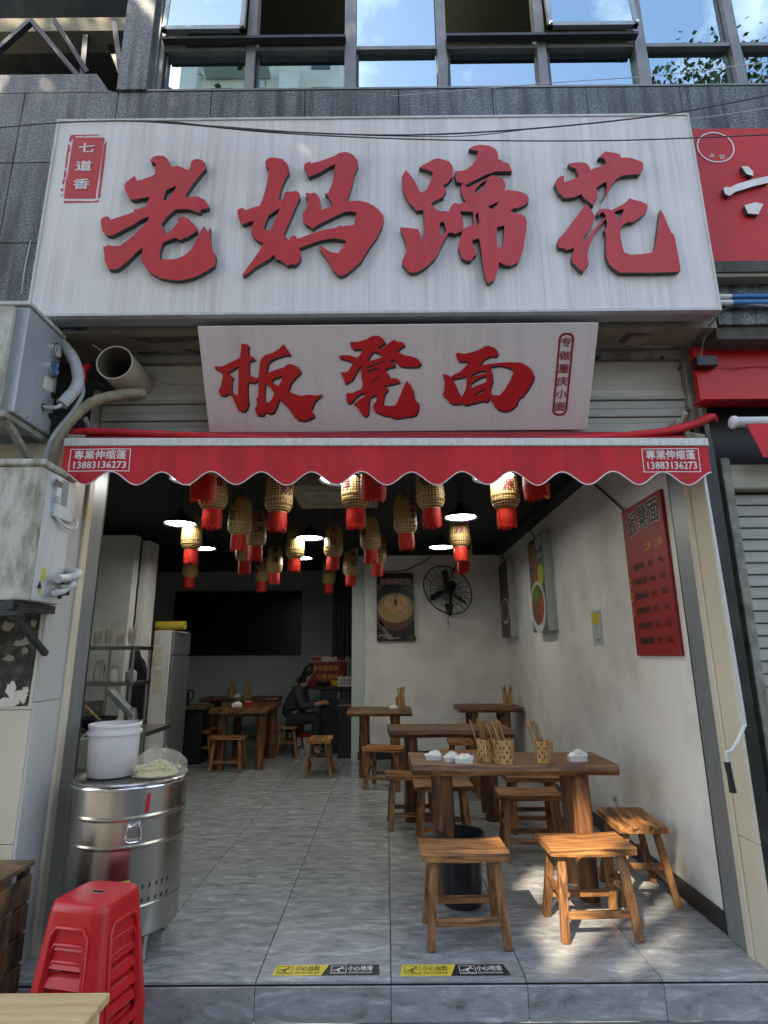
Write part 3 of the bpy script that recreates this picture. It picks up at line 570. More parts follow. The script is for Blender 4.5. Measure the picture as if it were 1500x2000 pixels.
# ---------------------------------------------------------------- big white sign
GL={
 'lao':["-1376,4259 -1358,4281 -1333,4289 -1301,4288 -1275,4267 -1261,4241 -1252,4208 -1239,4208 -1229,4208 -1211,4215 -1189,4207 -1167,4193 -1143,4183 -1134,4205 -1133,4224 -1130,4246 -1114,4259 -1091,4262 -1066,4252 -1048,4232 -1043,4210 -1042,4191 -1061,4166 -1084,4129 -1112,4082 -1130,4045 -1149,3996 -1121,3992 -1090,3998 -1069,3993 -1034,3973 -1014,3945 -1004,3927 -1007,3915 -1028,3910 -1049,3910 -1054,3886 -1064,3886 -1094,3900 -1120,3910 -1156,3911 -1197,3909 -1216,3890 -1244,3857 -1270,3812 -1261,3791 -1253,3761 -1244,3734 -1230,3749 -1206,3775 -1184,3811 -1174,3820 -1178,3833 -1182,3844 -1167,3855 -1142,3858 -1123,3846 -1093,3819 -1067,3786 -1063,3762 -1082,3744 -1104,3730 -1121,3715 -1131,3718 -1145,3703 -1157,3701 -1168,3710 -1184,3717 -1211,3707 -1252,3685 -1258,3655 -1262,3626 -1261,3582 -1240,3576 -1205,3574 -1170,3578 -1136,3592 -1113,3609 -1089,3632 -1074,3670 -1060,3711 -1045,3756 -1029,3785 -1024,3797 -1020,3776 -1014,3779 -1010,3758 -1002,3764 -999,3746 -991,3788 -985,3716 -980,3687 -972,3652 -964,3625 -955,3613 -946,3599 -945,3570 -947,3535 -954,3524 -985,3501 -1023,3476 -1066,3454 -1105,3443 -1149,3437 -1194,3444 -1245,3454 -1281,3473 -1313,3496 -1336,3525 -1356,3557 -1365,3586 -1365,3621 -1363,3656 -1395,3624 -1422,3587 -1453,3552 -1476,3529 -1499,3512 -1542,3513 -1551,3530 -1564,3559 -1574,3582 -1574,3606 -1583,3635 -1590,3664 -1571,3665 -1563,3675 -1540,3667 -1510,3666 -1490,3670 -1463,3695 -1435,3721 -1408,3754 -1376,3795 -1354,3831 -1341,3861 -1366,3855 -1405,3831 -1438,3802 -1472,3784 -1510,3758 -1550,3735 -1573,3738 -1595,3753 -1605,3768 -1617,3807 -1623,3831 -1619,3852 -1602,3864 -1583,3865 -1583,3851 -1577,3841 -1550,3847 -1510,3863 -1471,3879 -1427,3898 -1441,3910 -1415,3913 -1393,3924 -1373,3931 -1365,3955 -1356,3998 -1399,3988 -1450,3978 -1466,3984 -1480,4000 -1491,4024 -1507,4056 -1511,4080 -1504,4102 -1484,4118 -1470,4133 -1463,4143 -1453,4139 -1446,4123 -1437,4110 -1402,4123 -1366,4138 -1339,4154 -1338,4185 -1339,4223 -1349,4241 -1368,4240",
  "-1264,4040 -1240,4056 -1202,4077 -1217,4034 -1235,4000 -1251,3975 -1276,3970 -1271,4003"],
 'ma':["-693,4235 -683,4258 -654,4268 -628,4264 -592,4256 -562,4222 -550,4190 -548,4159 -568,4121 -583,4079 -594,4033 -604,3969 -576,3968 -572,3987 -574,4010 -562,4023 -524,4024 -502,4030 -485,4013 -478,3986 -493,3948 -513,3889 -533,3830 -548,3785 -565,3734 -551,3712 -535,3694 -527,3712 -508,3724 -497,3723 -489,3703 -446,3718 -390,3743 -335,3761 -266,3775 -244,3791 -235,3783 -166,3790 -157,3833 -151,3877 -186,3885 -223,3879 -267,3856 -311,3831 -373,3794 -400,3768 -413,3780 -432,3791 -445,3803 -458,3829 -462,3866 -450,3892 -438,3914 -436,3944 -433,3970 -445,3986 -448,4012 -431,4014 -423,4008 -396,4017 -383,4004 -367,3981 -360,3947 -355,3896 -325,3909 -287,3925 -300,3954 -316,3988 -336,4007 -314,4014 -295,4075 -283,4137 -277,4218 -316,4195 -367,4157 -431,4125 -444,4150 -451,4177 -463,4201 -459,4220 -430,4236 -417,4222 -362,4239 -279,4277 -260,4294 -227,4302 -201,4298 -169,4276 -146,4240 -143,4205 -162,4151 -180,4059 -196,3998 -208,3951 -173,3956 -135,3956 -91,3944 -53,3921 -22,3891 3,3853 6,3823 -4,3779 -35,3707 -73,3649 -104,3592 -125,3550 -165,3508 -207,3469 -235,3458 -253,3463 -281,3495 -300,3537 -325,3580 -354,3627 -361,3660 -332,3638 -295,3612 -255,3604 -227,3644 -206,3683 -234,3694 -271,3702 -321,3699 -371,3685 -420,3664 -475,3641 -465,3610 -461,3578 -472,3553 -493,3532 -518,3536 -536,3527 -558,3544 -577,3560 -602,3569 -616,3601 -639,3573 -675,3549 -717,3521 -752,3486 -784,3462 -788,3469 -760,3521 -726,3578 -703,3620 -677,3674 -712,3692 -738,3718 -752,3744 -751,3780 -740,3826 -768,3819 -802,3802 -818,3818 -829,3848 -839,3885 -839,3904 -820,3913 -801,3911 -796,3898 -754,3914 -713,3928 -699,3966 -686,4026 -673,4103 -669,4192 -687,4202",
  "-593,3912 -627,3886 -657,3861 -671,3820 -681,3772 -662,3763 -643,3757 -627,3808 -607,3867"],
 'ti_a':["514,4314 544,4335 578,4345 609,4342 640,4335 668,4317 683,4293 687,4262 683,4241 700,4234 713,4220 746,4206 755,4175 762,4151 732,4152 692,4152 664,4152 607,4129 561,4103 515,4077 483,4054 470,4070 454,4076 434,4081 427,4111 424,4155 457,4157 491,4165 526,4195 550,4232 563,4273 570,4301 542,4305"],
 'ti_b':["114,4122 123,4142 138,4169 159,4138 186,4094 202,4054 219,4013 229,4008 257,4030 278,4079 297,4150 255,4171 217,4185 239,4202 273,4222 302,4242 325,4249 353,4242 392,4227 411,4200 417,4159 411,4118 390,4085 352,4053 369,4035 371,4018 359,3998 356,3979 322,3962 294,3943 279,3927 293,3914 309,3890 336,3879 361,3879 379,3873 386,3896 401,3925 415,3935 442,3928 476,3938 482,3945 466,3977 457,4011 455,4044 467,4065 483,4049 508,4040 542,4063 588,4089 629,4116 646,4126 673,4112 701,4105 713,4078 717,4048 701,4016 729,4021 757,4017 806,4006 838,3986 847,3960 843,3933 805,3908 771,3892 761,3898 735,3879 758,3859 796,3852 819,3833 825,3797 816,3733 803,3670 791,3613 775,3569 756,3532 712,3511 681,3518 652,3537 645,3497 629,3454 619,3426 603,3411 581,3399 574,3424 565,3461 560,3510 555,3578 553,3641 549,3676 542,3695 506,3679 510,3648 522,3616 526,3588 509,3575 492,3545 462,3551 444,3564 435,3598 424,3636 432,3674 445,3712 454,3743 440,3737 418,3728 407,3722 402,3734 372,3732 357,3700 334,3656 311,3600 288,3562 255,3525 222,3495 190,3477 152,3474 134,3490 121,3512 105,3533 108,3558 122,3589 133,3614 136,3620 131,3658 118,3709 103,3747 99,3773 130,3769 174,3763 201,3759 211,3733 219,3695 226,3682 234,3714 237,3771 236,3829 234,3888 193,3885 180,3908 161,3928 137,3975 123,4014 116,4061 118,4081",
  "325,3799 350,3809 357,3770 363,3741 325,3712",
  "446,3879 520,3872 519,3784 485,3772 460,3759 460,3814 450,3853",
  "533,3852 550,3871 551,3794 532,3778",
  "607,3907 678,3947 657,3916 630,3885",
  "651,3767 696,3778 685,3690 671,3630 646,3637 646,3697",
  "535,4020 570,4063 614,4097 586,4036 539,3990"],
 'hua_a':["1096,4199 1122,4207 1150,4211 1184,4209 1208,4198 1217,4177 1221,4154 1230,4159 1276,4177 1321,4200 1315,4227 1302,4241 1283,4242 1274,4238 1293,4259 1321,4287 1349,4281 1382,4276 1406,4264 1411,4240 1446,4242 1474,4236 1506,4222 1530,4208 1536,4187 1530,4160 1519,4136 1503,4120 1472,4120 1433,4117 1398,4111 1368,4091 1340,4058 1316,4011 1289,3972 1267,3946 1291,3985 1305,4025 1308,4072 1275,4052 1245,4032 1244,3992 1245,3966 1225,3940 1217,3907 1197,3927 1171,3954 1157,3977 1152,3987 1112,3967 1067,3960 1048,3965 1041,3978 1023,3998 1012,4035 1004,4062 1020,4092 1041,4112 1064,4118 1061,4095 1062,4069 1106,4087 1150,4110 1146,4131 1138,4165 1119,4172 1106,4186"],
 'hua_b':["1179,3921 1193,3888 1209,3855 1215,3822 1200,3784 1174,3739 1141,3692 1148,3667 1170,3698 1201,3745 1238,3790 1275,3825 1279,3828 1277,3815 1242,3771 1210,3726 1184,3676 1163,3625 1151,3582 1150,3544 1153,3517 1135,3501 1119,3468 1101,3480 1082,3505 1065,3527 1058,3552 1071,3595 1082,3629 1060,3617 1040,3611 1022,3624 1001,3624 990,3634 988,3659 995,3684 1018,3706 1049,3747 1086,3798 1124,3849 1155,3895"],
 'hua_c':["1232,3861 1247,3881 1275,3887 1302,3881 1315,3873 1347,3892 1388,3915 1412,3934 1429,3956 1452,3944 1490,3933 1526,3913 1526,3890 1514,3858 1471,3820 1430,3791 1403,3794 1373,3776 1354,3750 1349,3725 1350,3661 1354,3620 1359,3592 1392,3576 1454,3580 1514,3588 1530,3609 1547,3659 1565,3741 1583,3818 1598,3876 1611,3844 1625,3779 1639,3721 1651,3708 1656,3683 1657,3632 1660,3570 1661,3502 1660,3471 1638,3462 1504,3459 1323,3461 1303,3475 1284,3493 1266,3525 1257,3556 1257,3599 1263,3649 1269,3706 1261,3745 1274,3751 1282,3789 1280,3828 1277,3848 1265,3864 1244,3848 1236,3829",
  "1328,3860 1357,3876 1390,3880 1373,3847 1351,3798 1341,3834"],
 'ban':["-964,381 -954,383 -921,381 -884,398 -842,417 -811,431 -803,467 -799,505 -779,504 -756,498 -762,476 -763,438 -740,433 -727,418 -763,409 -768,370 -769,335 -750,325 -730,315 -717,320 -711,349 -703,403 -691,427 -670,442 -629,454 -587,477 -571,496 -561,499 -547,477 -531,455 -527,441 -560,441 -601,429 -631,417 -655,400 -663,369 -668,339 -636,354 -600,366 -569,375 -553,387 -533,393 -503,382 -484,372 -472,347 -486,335 -512,313 -535,283 -553,241 -523,225 -478,213 -436,220 -390,214 -352,224 -375,206 -402,181 -417,151 -428,130 -413,112 -409,94 -438,78 -475,68 -506,76 -531,100 -549,131 -573,162 -609,196 -619,168 -631,142 -648,117 -664,112 -679,117 -695,122 -706,104 -727,102 -745,107 -751,133 -752,143 -737,169 -740,202 -729,204 -723,250 -717,295 -726,300 -748,290 -780,295 -786,250 -789,200 -786,174 -796,149 -813,126 -834,129 -853,139 -859,160 -869,190 -881,226 -906,229 -918,216 -948,224 -953,247 -934,282 -922,322 -918,341 -943,361 -962,371",
  "-894,346 -862,363 -822,387 -828,350 -833,301 -846,216 -870,231 -878,251 -871,301 -861,324 -878,336",
  "-650,299 -619,316 -580,328 -589,299 -607,269 -626,279",
  "-679,290 -658,269 -633,229 -648,199 -670,176 -690,184 -692,219 -686,260"],
 'deng':["-190,507 -171,510 -152,508 -121,516 -91,524 -79,535 -56,542 -29,541 -11,531 3,516 6,503 -11,491 -38,474 -19,471 -3,474 16,492 35,507 56,519 77,508 100,508 115,497 117,488 96,477 73,457 89,447 119,434 154,428 181,419 195,411 201,398 212,390 193,372 154,370 116,372 92,376 69,399 42,413 31,403 54,394 65,382 50,371 27,369 3,353 19,339 28,324 18,311 50,308 73,306 89,293 87,285 57,278 18,270 -9,263 18,253 22,241 6,228 -2,205 -6,177 -10,154 29,151 61,153 77,177 96,223 116,269 130,296 139,273 147,277 159,246 164,250 171,211 178,176 187,170 195,175 200,156 196,124 182,96 148,89 113,87 81,79 53,82 29,94 -7,98 -43,114 -62,130 -66,158 -46,182 -41,221 -85,198 -89,158 -94,103 -115,91 -130,103 -146,127 -157,147 -176,163 -148,186 -112,209 -100,229 -139,221 -164,202 -184,179 -208,167 -217,179 -220,214 -214,228 -187,226 -159,239 -131,248 -121,275 -126,298 -129,329 -131,356 -120,397 -136,378 -156,348 -172,318 -189,295 -208,288 -224,278 -229,303 -238,322 -247,345 -226,343 -206,349 -190,371 -174,397 -201,409 -251,422 -252,435 -231,438 -192,437 -169,429 -150,423 -134,442 -117,471 -142,470 -168,468 -183,479",
  "-61,456 -27,447 -4,428 -43,415 -97,400 -81,430",
  "-102,348 -59,363 -20,370 -51,351 -90,340",
  "-83,283 -48,309 -9,328 -40,303 -76,279",
  "-109,372 -74,381 -20,400 19,409 -12,394 -58,378 -97,365"],
 'mian':["405,440 416,446 456,439 501,449 540,464 565,479 587,482 617,473 638,454 642,435 633,425 594,422 565,410 550,385 544,372 602,384 668,390 720,391 773,389 807,373 838,350 856,318 853,292 830,246 800,200 777,187 769,154 738,124 698,113 663,125 642,142 627,168 606,192 594,169 566,176 520,163 467,151 449,167 433,160 399,158 375,171 358,194 337,208 346,250 347,290 334,329 361,325 381,312 391,322 433,341 465,373 487,395 457,398 424,398 411,418",
  "391,302 434,308 467,318 474,275 467,236 446,198 427,230 405,276",
  "603,368 656,374 702,364 740,344 720,286 690,234 665,206 615,208 610,248 621,287 615,326",
  "497,324 539,343 584,349 582,333 526,319 497,308",
  "495,275 547,307 586,320 585,281 529,262 496,246",
  "511,209 550,232 580,245 571,221 531,208"],
}
def loops(k): return [[tuple(float(t)/1000 for t in p.split(',')) for p in L.split()] for L in GL[k]]
bs = thing('shop_sign', 'large white weathered box sign with four big red brush characters', 'sign', (-0.06, 2.82, 3.239))
SX0, SX1, SZ0, SZ1 = -1.978, 1.864, 3.241, 4.588
pan = MB()
for a, b in zip([SX0, -1.05, -0.08, 0.9], [-1.05, -0.08, 0.9, SX1]):
    B(a+0.0006, b-0.0006, 2.82, 2.85, SZ0+0.012, SZ1-0.012).build('face_panel', 'sign_white', bs, world=True)
B(SX0-0.004, SX1+0.004, 2.8505, 2.935, SZ0, SZ1).build('box', 'grey_metal', bs, world=True, bevel=0.004)
for (a, b, c, d) in ((SX0-0.006, SX1+0.006, SZ0-0.004, SZ0+0.011), (SX0-0.006, SX1+0.006, SZ1-0.011, SZ1+0.004)): B(a, b, 2.814, 2.8504, c, d).build('edge_trim', 'white_metal', bs, world=True)
for (a, b) in ((SX0-0.006, SX0+0.007), (SX1-0.007, SX1+0.006)): B(a, b, 2.8145, 2.8502, SZ0+0.0115, SZ1-0.0115).build('edge_trim', 'white_metal', bs, world=True)
def bigchar(keys, label):
    root = None
    for k in keys:
        m = MB(); m.poly(loops(k), front(2.79), 0, 0.0295)
        nface = len(tessellate_polygon([[Vector((a, b, 0)) for a, b in L] for L in loops(k)]))
        m.m = [0]*nface+[1]*(len(m.f)-nface)
        o = m.build('raised_character' if root is None else 'stroke', ['red_faded', 'letter_side'], root or bs, world=True, label=label if root is None else None)
        root = root or o
bigchar(['lao'], 'red brush character nearest the small seal')
bigchar(['ma'], 'red brush character, second of the four')
bigchar(['ti_b', 'ti_a'], 'red brush character, third of the four')
bigchar(['hua_c', 'hua_a', 'hua_b'], 'brightest red brush character at the end of the sign')
# the red seal: block, broken outer border, three white characters
def sp(u, v):      # seal crop coordinates on the sign face
    return (SEALX[0]+SEALX[1]*u+SEALX[2]*v, SEALX[3]+SEALX[4]*u+SEALX[5]*v)
SEALX = (-1.98075802, 0.00024520, 0.00003503, 4.52855326, -0.00000294, -0.00029606)
seal = MB().poly([[sp(*p) for p in ((430, 190), (480, 235), (1160, 232), (1195, 270), (1150, 420), (1110, 700), (1060, 1000), (1020, 1300), (985, 1450), (955, 1720), (600, 1725), (195, 1722), (210, 1560), (240, 1300), (290, 1120), (330, 800), (370, 500))]], front(2.8185), 0, 0.001).build('seal', 'red_faded', bs, world=True, label='red seal with three white characters')
for pts in (((335, 185), (420, 165), (1055, 158), (1050, 178), (470, 195), (415, 240), (350, 330), (305, 360)), ((290, 400), (335, 420), (330, 560), (285, 640), (270, 900), (240, 1005), (215, 1000), (240, 700)), ((205, 1045), (245, 1045), (235, 1230), (180, 1220)), ((170, 1260), (222, 1262), (190, 1390), (150, 1380)), ((115, 1490), (175, 1480), (175, 1550), (120, 1550)), ((130, 1640), (165, 1620), (160, 1670), (130, 1675)),
            ((1215, 340), (1240, 320), (1200, 700), (1150, 1060), (1100, 1420), (1065, 1700), (1010, 1720), (1025, 1560), (1060, 1300), (1090, 980), (1130, 700), (1170, 420)), ((180, 1785), (550, 1780), (900, 1790), (1040, 1755), (1030, 1800), (900, 1815), (500, 1822), (200, 1830))):
    MB().poly([[sp(*p) for p in pts]], front(2.8185), 0, 0.001).build('border_dash', 'red_faded', seal, world=True)
cs = abs(SEALX[1])*430
for ch, u, v in (('七', 745, 515), ('道', 675, 965), ('香', 620, 1400)):
    c0 = sp(u, v); MB().text(ch, cs*0.92, lambda x, y, z, c0=c0: (c0[0]+x*1.05, 2.8165, c0[1]+y*0.8), 0.022).build('seal_character', 'white_print', seal, world=True)

# ---------------------------------------------------------------- small tilted sign
DV = Vector((0, -0.55084, 0.83461)); NV = Vector((0, -0.83461, -0.55084)); BP = Vector((0, 3.17, 2.68))
def sm(a, b, d): p = BP+DV*b-NV*(d)+Vector((a, 0, 0)); return tuple(p)
ss = thing('shop_sign', 'smaller off-white sign tilted forward above the red awning, three red brush characters', 'sign', (0.079, 3.17, 2.68))
MB().poly([[(-1.035, 0.0), (1.193, 0.0), (1.193, 0.60), (-1.035, 0.60)]], sm, 0, 0.05).build('panel', 'sign_small', ss, world=True, bevel=0.003)
B(-1.04, 1.198, 2.872, 2.90, 3.158, 3.172).build('top_edge', 'awning_bar', ss, world=True)
for k, lab in (('ban', 'red brush character, first of three'), ('deng', 'red brush character in the middle'), ('mian', 'red brush character, last of three')):
    lp = loops(k)
    o = MB().poly(lp, sm, -0.006, -0.004).build('character', 'red_sign', ss, world=True, label=lab)
    MB().poly([[(a+0.006, b-0.011) for a, b in L] for L in lp], sm, -0.0032, -0.0005).build('character_shadow', 'print_black', o, world=True)
cor = [(0.9816, 0.5477), (1.0700, 0.5470), (1.0578, 0.0847), (0.9711, 0.0855)]
cx0, cx1 = (cor[0][0]+cor[3][0])/2+0.002, (cor[1][0]+cor[2][0])/2
bz1, bz0 = cor[0][1], cor[2][1]
MB().poly([rrect(cx0, cx1, bz0, bz1, 0.035), rrect(cx0+0.011, cx1-0.011, bz0+0.011, bz1-0.011, 0.026)[::-1]], sm, -0.003, -0.0005).build('rounded_border', 'menu_red', ss, world=True)
for i, ch in enumerate('专做重庆小面'):
    cc = ((cx0+cx1)/2, bz1-0.055-i*(bz1-bz0-0.105)/5)
    MB().text(ch, 0.064, lambda x, y, z, cc=cc: sm(cc[0]+x*1.02, cc[1]+y*0.86, -0.003), 0.012).build('small_character', 'menu_red', ss, world=True)

# ---------------------------------------------------------------- awning
aw = thing('awning', 'red retractable awning with a scalloped valance and white front bar', 'awning', (0, 2.85, 2.26))
def bz(x): return 2.486-0.0093*x            # the bar is not quite level
AX0, AX1 = -1.688, 1.694
MB().hexa([(AX0, 2.83, bz(AX0)-0.022), (AX1, 2.83, bz(AX1)-0.022), (AX1, 2.88, bz(AX1)-0.022), (AX0, 2.88, bz(AX0)-0.022), (AX0, 2.83, bz(AX0)+0.022), (AX1, 2.83, bz(AX1)+0.022), (AX1, 2.88, bz(AX1)+0.022), (AX0, 2.88, bz(AX0)+0.022)]).build('front_bar', 'awning_bar', aw, world=True, bevel=0.004)
NL = 13; W = (AX1-AX0)
def vbot(x):
    t = (x-AX0)/W*NL; return bz(x)-0.196-0.034*math.cos(2*math.pi*(t-0.02))*-1*1.0
def vy(x, z): return 2.838+0.006*math.sin(x*9.3)*(bz(x)-z)/0.2+0.004*math.sin(x*23.7+1.0)*(bz(x)-z)/0.2+0.02*(bz(x)-z)
val = MB(); nx, nzv = 312, 7
for side in (0, 1):
    vs = []; fs = []
    for i in range(nx+1):
        x = AX0+0.004+(W-0.008)*i/nx; zt_, zb_ = bz(x)-0.020, vbot(x)
        for k in range(nzv+1):
            z = zt_+(zb_-zt_)*k/nzv; vs.append((x, vy(x, z)+0.003*side, z))
    for i in range(nx):
        for k in range(nzv):
            a = i*(nzv+1)+k; q = (a, a+1, a+nzv+2, a+nzv+1); fs.append(q if side == 0 else q[::-1])
    val.add(vs, fs)
vo = val.build('valance', 'awning_red', aw, world=True, smooth=80)
MB().tube([(AX0+0.004+(W-0.008)*i/nx, vy(AX0+W*i/nx, vbot(AX0+W*i/nx))+0.0015, vbot(AX0+0.004+(W-0.008)*i/nx)) for i in range(nx+1)], 0.0034, 5).build('piping', 'white_print', vo, world=True)
for (x0, x1, z0, z1) in (((-1.6486, 2.8400, 2.3991)[0], (-1.3320, 2.8400, 2.3962)[0], (-1.4837, 2.8400, 2.3387)[2], (-1.4976, 2.8400, 2.4630)[2]), ((1.3414, 2.8400, 2.3716)[0], (1.6392, 2.8400, 2.3689)[0], (1.4798, 2.8400, 2.3089)[2], (1.4963, 2.8400, 2.4380)[2])):
    def vf(a, b, d): return (a, vy(a, b)-0.0022+d, b)
    m = MB(); t = 0.0045
    for (a0, a1, b0, b1) in ((x0, x1, z0, z0+t), (x0, x1, z1-t, z1), (x0, x0+t, z0+t, z1-t), (x1-t, x1, z0+t, z1-t)):
        n_ = 12 if a1-a0 > 0.1 else 1
        for q in range(n_):
            aa, ab = a0+(a1-a0)*q/n_, a0+(a1-a0)*(q+1)/n_
            m.add([vf(aa, b0, 0), vf(ab, b0, 0), vf(ab, b1, 0), vf(aa, b1, 0)], [(0, 1, 2, 3)])
    fr_ = m.build('printed_border', 'white_print', vo, world=True)
    h = z1-z0; xc = (x0+x1)/2
    MB().text('專業伸缩蓬', h*0.42, lambda x, y, z: vf(xc+x, z0+h*0.70+y, 0), 0.016, fit=(x1-x0)*0.86).build('printed_text', 'white_print', fr_, world=True)
    MB().text('13883136273', h*0.42, lambda x, y, z: vf(xc+x, z0+h*0.27+y, 0), 0.02, fit=(x1-x0)*0.86).build('printed_text', 'white_print', fr_, world=True)
# hood of fabric behind the bar
hp = [(-1.7542, 2.9800, 2.5981), (-1.7138, 2.9800, 2.6403), (-1.2840, 2.9800, 2.6210), (-0.7131, 2.9800, 2.5884), (-0.0039, 2.9800, 2.5606), (0.6468, 2.9800, 2.5605), (1.1286, 2.9800, 2.5740), (1.5281, 2.9800, 2.6035), (1.7329, 2.9800, 2.6503), (1.8299, 2.9800, 2.6922), (1.8504, 2.9800, 2.6767)]
hs_ = spline(hp, 8); hood = MB(); vs = []; fs = []; nn_ = len(hs_)
for i, p in enumerate(hs_):
    for (dy, dz) in ((0.004, -0.040), (-0.008, -0.018), (0.0, 0.0), (0.05, 0.022), (0.14, 0.035), (0.22, 0.03)): vs.append((p.x, p.y+dy, p.z+dz))
for i in range(nn_-1):
    for k in range(5): a = i*6+k; fs.append((a, a+6, a+7, a+1))
ho = MB().add(vs, fs).build('hood', 'awning_red', aw, world=True, smooth=60)
sm_ = ho.modifiers.new('thickness', 'SOLIDIFY'); sm_.thickness = 0.004
MB().tube([(AX0+0.03, 3.06, 2.60), (AX1-0.03, 3.06, 2.57)], 0.045, 14).build('roller', 'awning_back', aw, world=True, smooth=50)
MB().add([(AX0+0.02, 2.884, bz(AX0)+0.004), (AX1-0.02, 2.884, bz(AX1)+0.004), (AX1-0.03, 3.03, 2.60), (AX0+0.03, 3.03, 2.63)], [(0, 1, 2, 3)]).build('fabric', 'awning_back', aw, world=True)
for x in (AX0+0.012, AX1-0.012):
    m = MB(); m.bar((x, 2.86, bz(x)+0.02), (x*0.995, 3.12, 2.62), 0.02, 0.06); m.box(x-0.012, x+0.012, 3.06, 3.2, 2.52, 2.70); m.bar((x, 2.98, 2.70), (x, 3.12, 2.60), 0.018, 0.03)
    m.build('bracket_arm', 'rail_grey', aw, world=True, bevel=0.002)
# crank handle that hangs from the end of the awning
ck = thing('awning_crank', 'white awning crank rod with a black grip hanging by the cream pillar', 'crank', (1.66, 2.85, 0.8))
cpts = [(1.66, 2.86, 2.40), (1.662, 2.85, 1.9), (1.664, 2.84, 1.4), (1.664, 2.835, 1.10), (1.655, 2.83, 1.065), (1.5739, 2.8000, 0.9758), (1.5408, 2.7900, 0.9645), (1.5306, 2.7900, 0.9429), (1.5330, 2.7900, 0.9128)]
MB().tube(spline(cpts, 5), 0.0075, 8).build('rod', 'cable_white', ck, world=True, smooth=60)
MB().tube([(1.5320, 2.7900, 0.9214), (1.5370, 2.7900, 0.8637), (1.5400, 2.7900, 0.7940)], [0.0145, 0.0125, 0.0155], 10).build('grip', 'plastic_black', ck, world=True, smooth=40)
MB().tube([(1.66, 2.86, 2.39), (1.66, 2.865, 2.44)], 0.013, 8).build('eye', 'steel_dark', ck, world=True)

# ---------------------------------------------------------------- machines, hoses and the vent pipe on the left
def side(x): return lambda a, b, d: (x-d, a, b)         # a plane that faces +X: a along Y, b along Z
hpu = thing('heat_pump', 'grey metal heat pump box with two round gauges hung high beside the awning', 'heat pump', (-2.2, 2.95, 2.585))
B(-2.75, -1.84, 2.63, 2.95, 2.585, 3.175).build('casing', 'grey_metal', hpu, world=True, bevel=0.006)
B(-2.76, -1.828, 2.615, 2.955, 3.176, 3.20).build('lid', 'white_metal', hpu, world=True, bevel=0.004)
B(-2.75, -1.90, 2.60, 2.629, 2.60, 3.16).build('front_grille', 'dirty_metal', hpu, world=True, bevel=0.004)
for i, (px, fm) in enumerate((((-1.8400, 2.8827, 3.0631), 'gauge_face'), ((-1.8400, 2.8830, 2.9533), 'gauge_blue'))):
    g = MB().lathe([(0.042, 0.0), (0.043, 0.020), (0.037, 0.022), (0.035, 0.012)], 20, (-1.84, px[1], px[2]), 'x').build('gauge', 'chrome', hpu, world=True, smooth=40)
    MB().lathe([(0.0005, 0.012), (0.0355, 0.012)], 20, (-1.84, px[1], px[2]), 'x').build('dial', fm, g, world=True)
    MB().bar((-1.8265, px[1]-0.006, px[2]-0.014), (-1.8265, px[1]+0.008, px[2]+0.026), 0.0012, 0.004).build('needle', 'print_black', g, world=True)
c0 = (-1.8400, 2.8744, 2.8624)
MB().poly([[(c0[1]-0.045, c0[2]+0.02), (c0[1]+0.04, c0[2]+0.035), (c0[1]+0.04, c0[2]-0.04), (c0[1]-0.045, c0[2]-0.05)]], side(-1.8385), 0, 0.0012).build('rating_plate', 'paper', hpu, world=True)
for p in ((-1.8400, 2.8564, 2.7119), (-1.8400, 2.9256, 2.8136), (-1.8400, 2.9287, 2.6928)):
    MB().lathe([(0.018, 0.0), (0.018, 0.004), (0.011, 0.005), (0.011, 0.02), (0.0005, 0.02)], 14, (-1.84, p[1], p[2]), 'x').build('cable_gland', 'plastic_black', hpu, world=True, smooth=40)
for y in (2.66, 2.74, 2.83, 2.92):
    for z in (3.187, 2.60): MB().lathe([(0.006, 0), (0.005, 0.004), (0.0005, 0.005)], 8, (-1.8275 if z > 3 else -1.84, y, z), 'x').build('screw', 'chrome', hpu, world=True)
brk = thing('wall_bracket', 'dark steel angle bracket carrying the heat pump box with gauges', 'bracket', (-2.2, 2.95, 2.5))
MB().bar((-1.88, 2.60, 2.565), (-1.88, 2.97, 2.565), 0.04, 0.03).build('shelf_arm', 'rail_grey', brk, world=True)
MB().bar((-1.88, 2.64, 2.55), (-1.88, 2.97, 2.36), 0.03, 0.03).build('brace', 'rail_grey', brk, world=True)
MB().bar((-2.7, 2.66, 2.565), (-1.90, 2.66, 2.565), 0.04, 0.03).build('cross_bar', 'rail_grey', brk, world=True)

acu = thing('air_conditioner', 'weathered white outdoor air conditioner unit below the gauge box', 'air conditioner', (-2.1, 2.95, 1.645))
B(-2.52, -1.668, 2.655, 2.95, 1.66, 2.31).build('casing', 'dirty_metal', acu, world=True, bevel=0.012, seg=2)
B(-1.6675, -1.664, 2.70, 2.945, 1.665, 2.30).build('side_panel', 'white_metal', acu, world=True, bevel=0.001)
B(-2.53, -1.655, 2.643, 2.955, 2.3105, 2.345).build('lid', 'dirty_metal', acu, world=True, bevel=0.008)
m = MB()
for k in range(9): m.lathe([(0.045+0.026*k, -0.004), (0.050+0.026*k, -0.006), (0.054+0.026*k, -0.004)], 28, (-2.16, 2.652, 1.98), 'y')
m.build('fan_guard', 'dirty_metal', acu, world=True)
MB().lathe([(0.0005, -0.001), (0.285, -0.001)], 28, (-2.16, 2.6545, 1.98), 'y').build('fan_opening', 'black', acu, world=True)
e0, e1 = (-1.6600, 2.7591, 2.1033), (-1.6600, 2.9335, 2.3303)
cov = B(-1.6638, -1.643, e0[1], 2.935, e0[2]-0.02, 2.285).build('terminal_cover', 'white_metal', acu, world=True, bevel=0.003)
hh = (-1.6430, 2.7501, 2.2464)
B(-1.6428, -1.6415, hh[1]-0.02, hh[1]+0.045, hh[2]-0.012, hh[2]+0.02).build('grip_slot', 'black', cov, world=True)
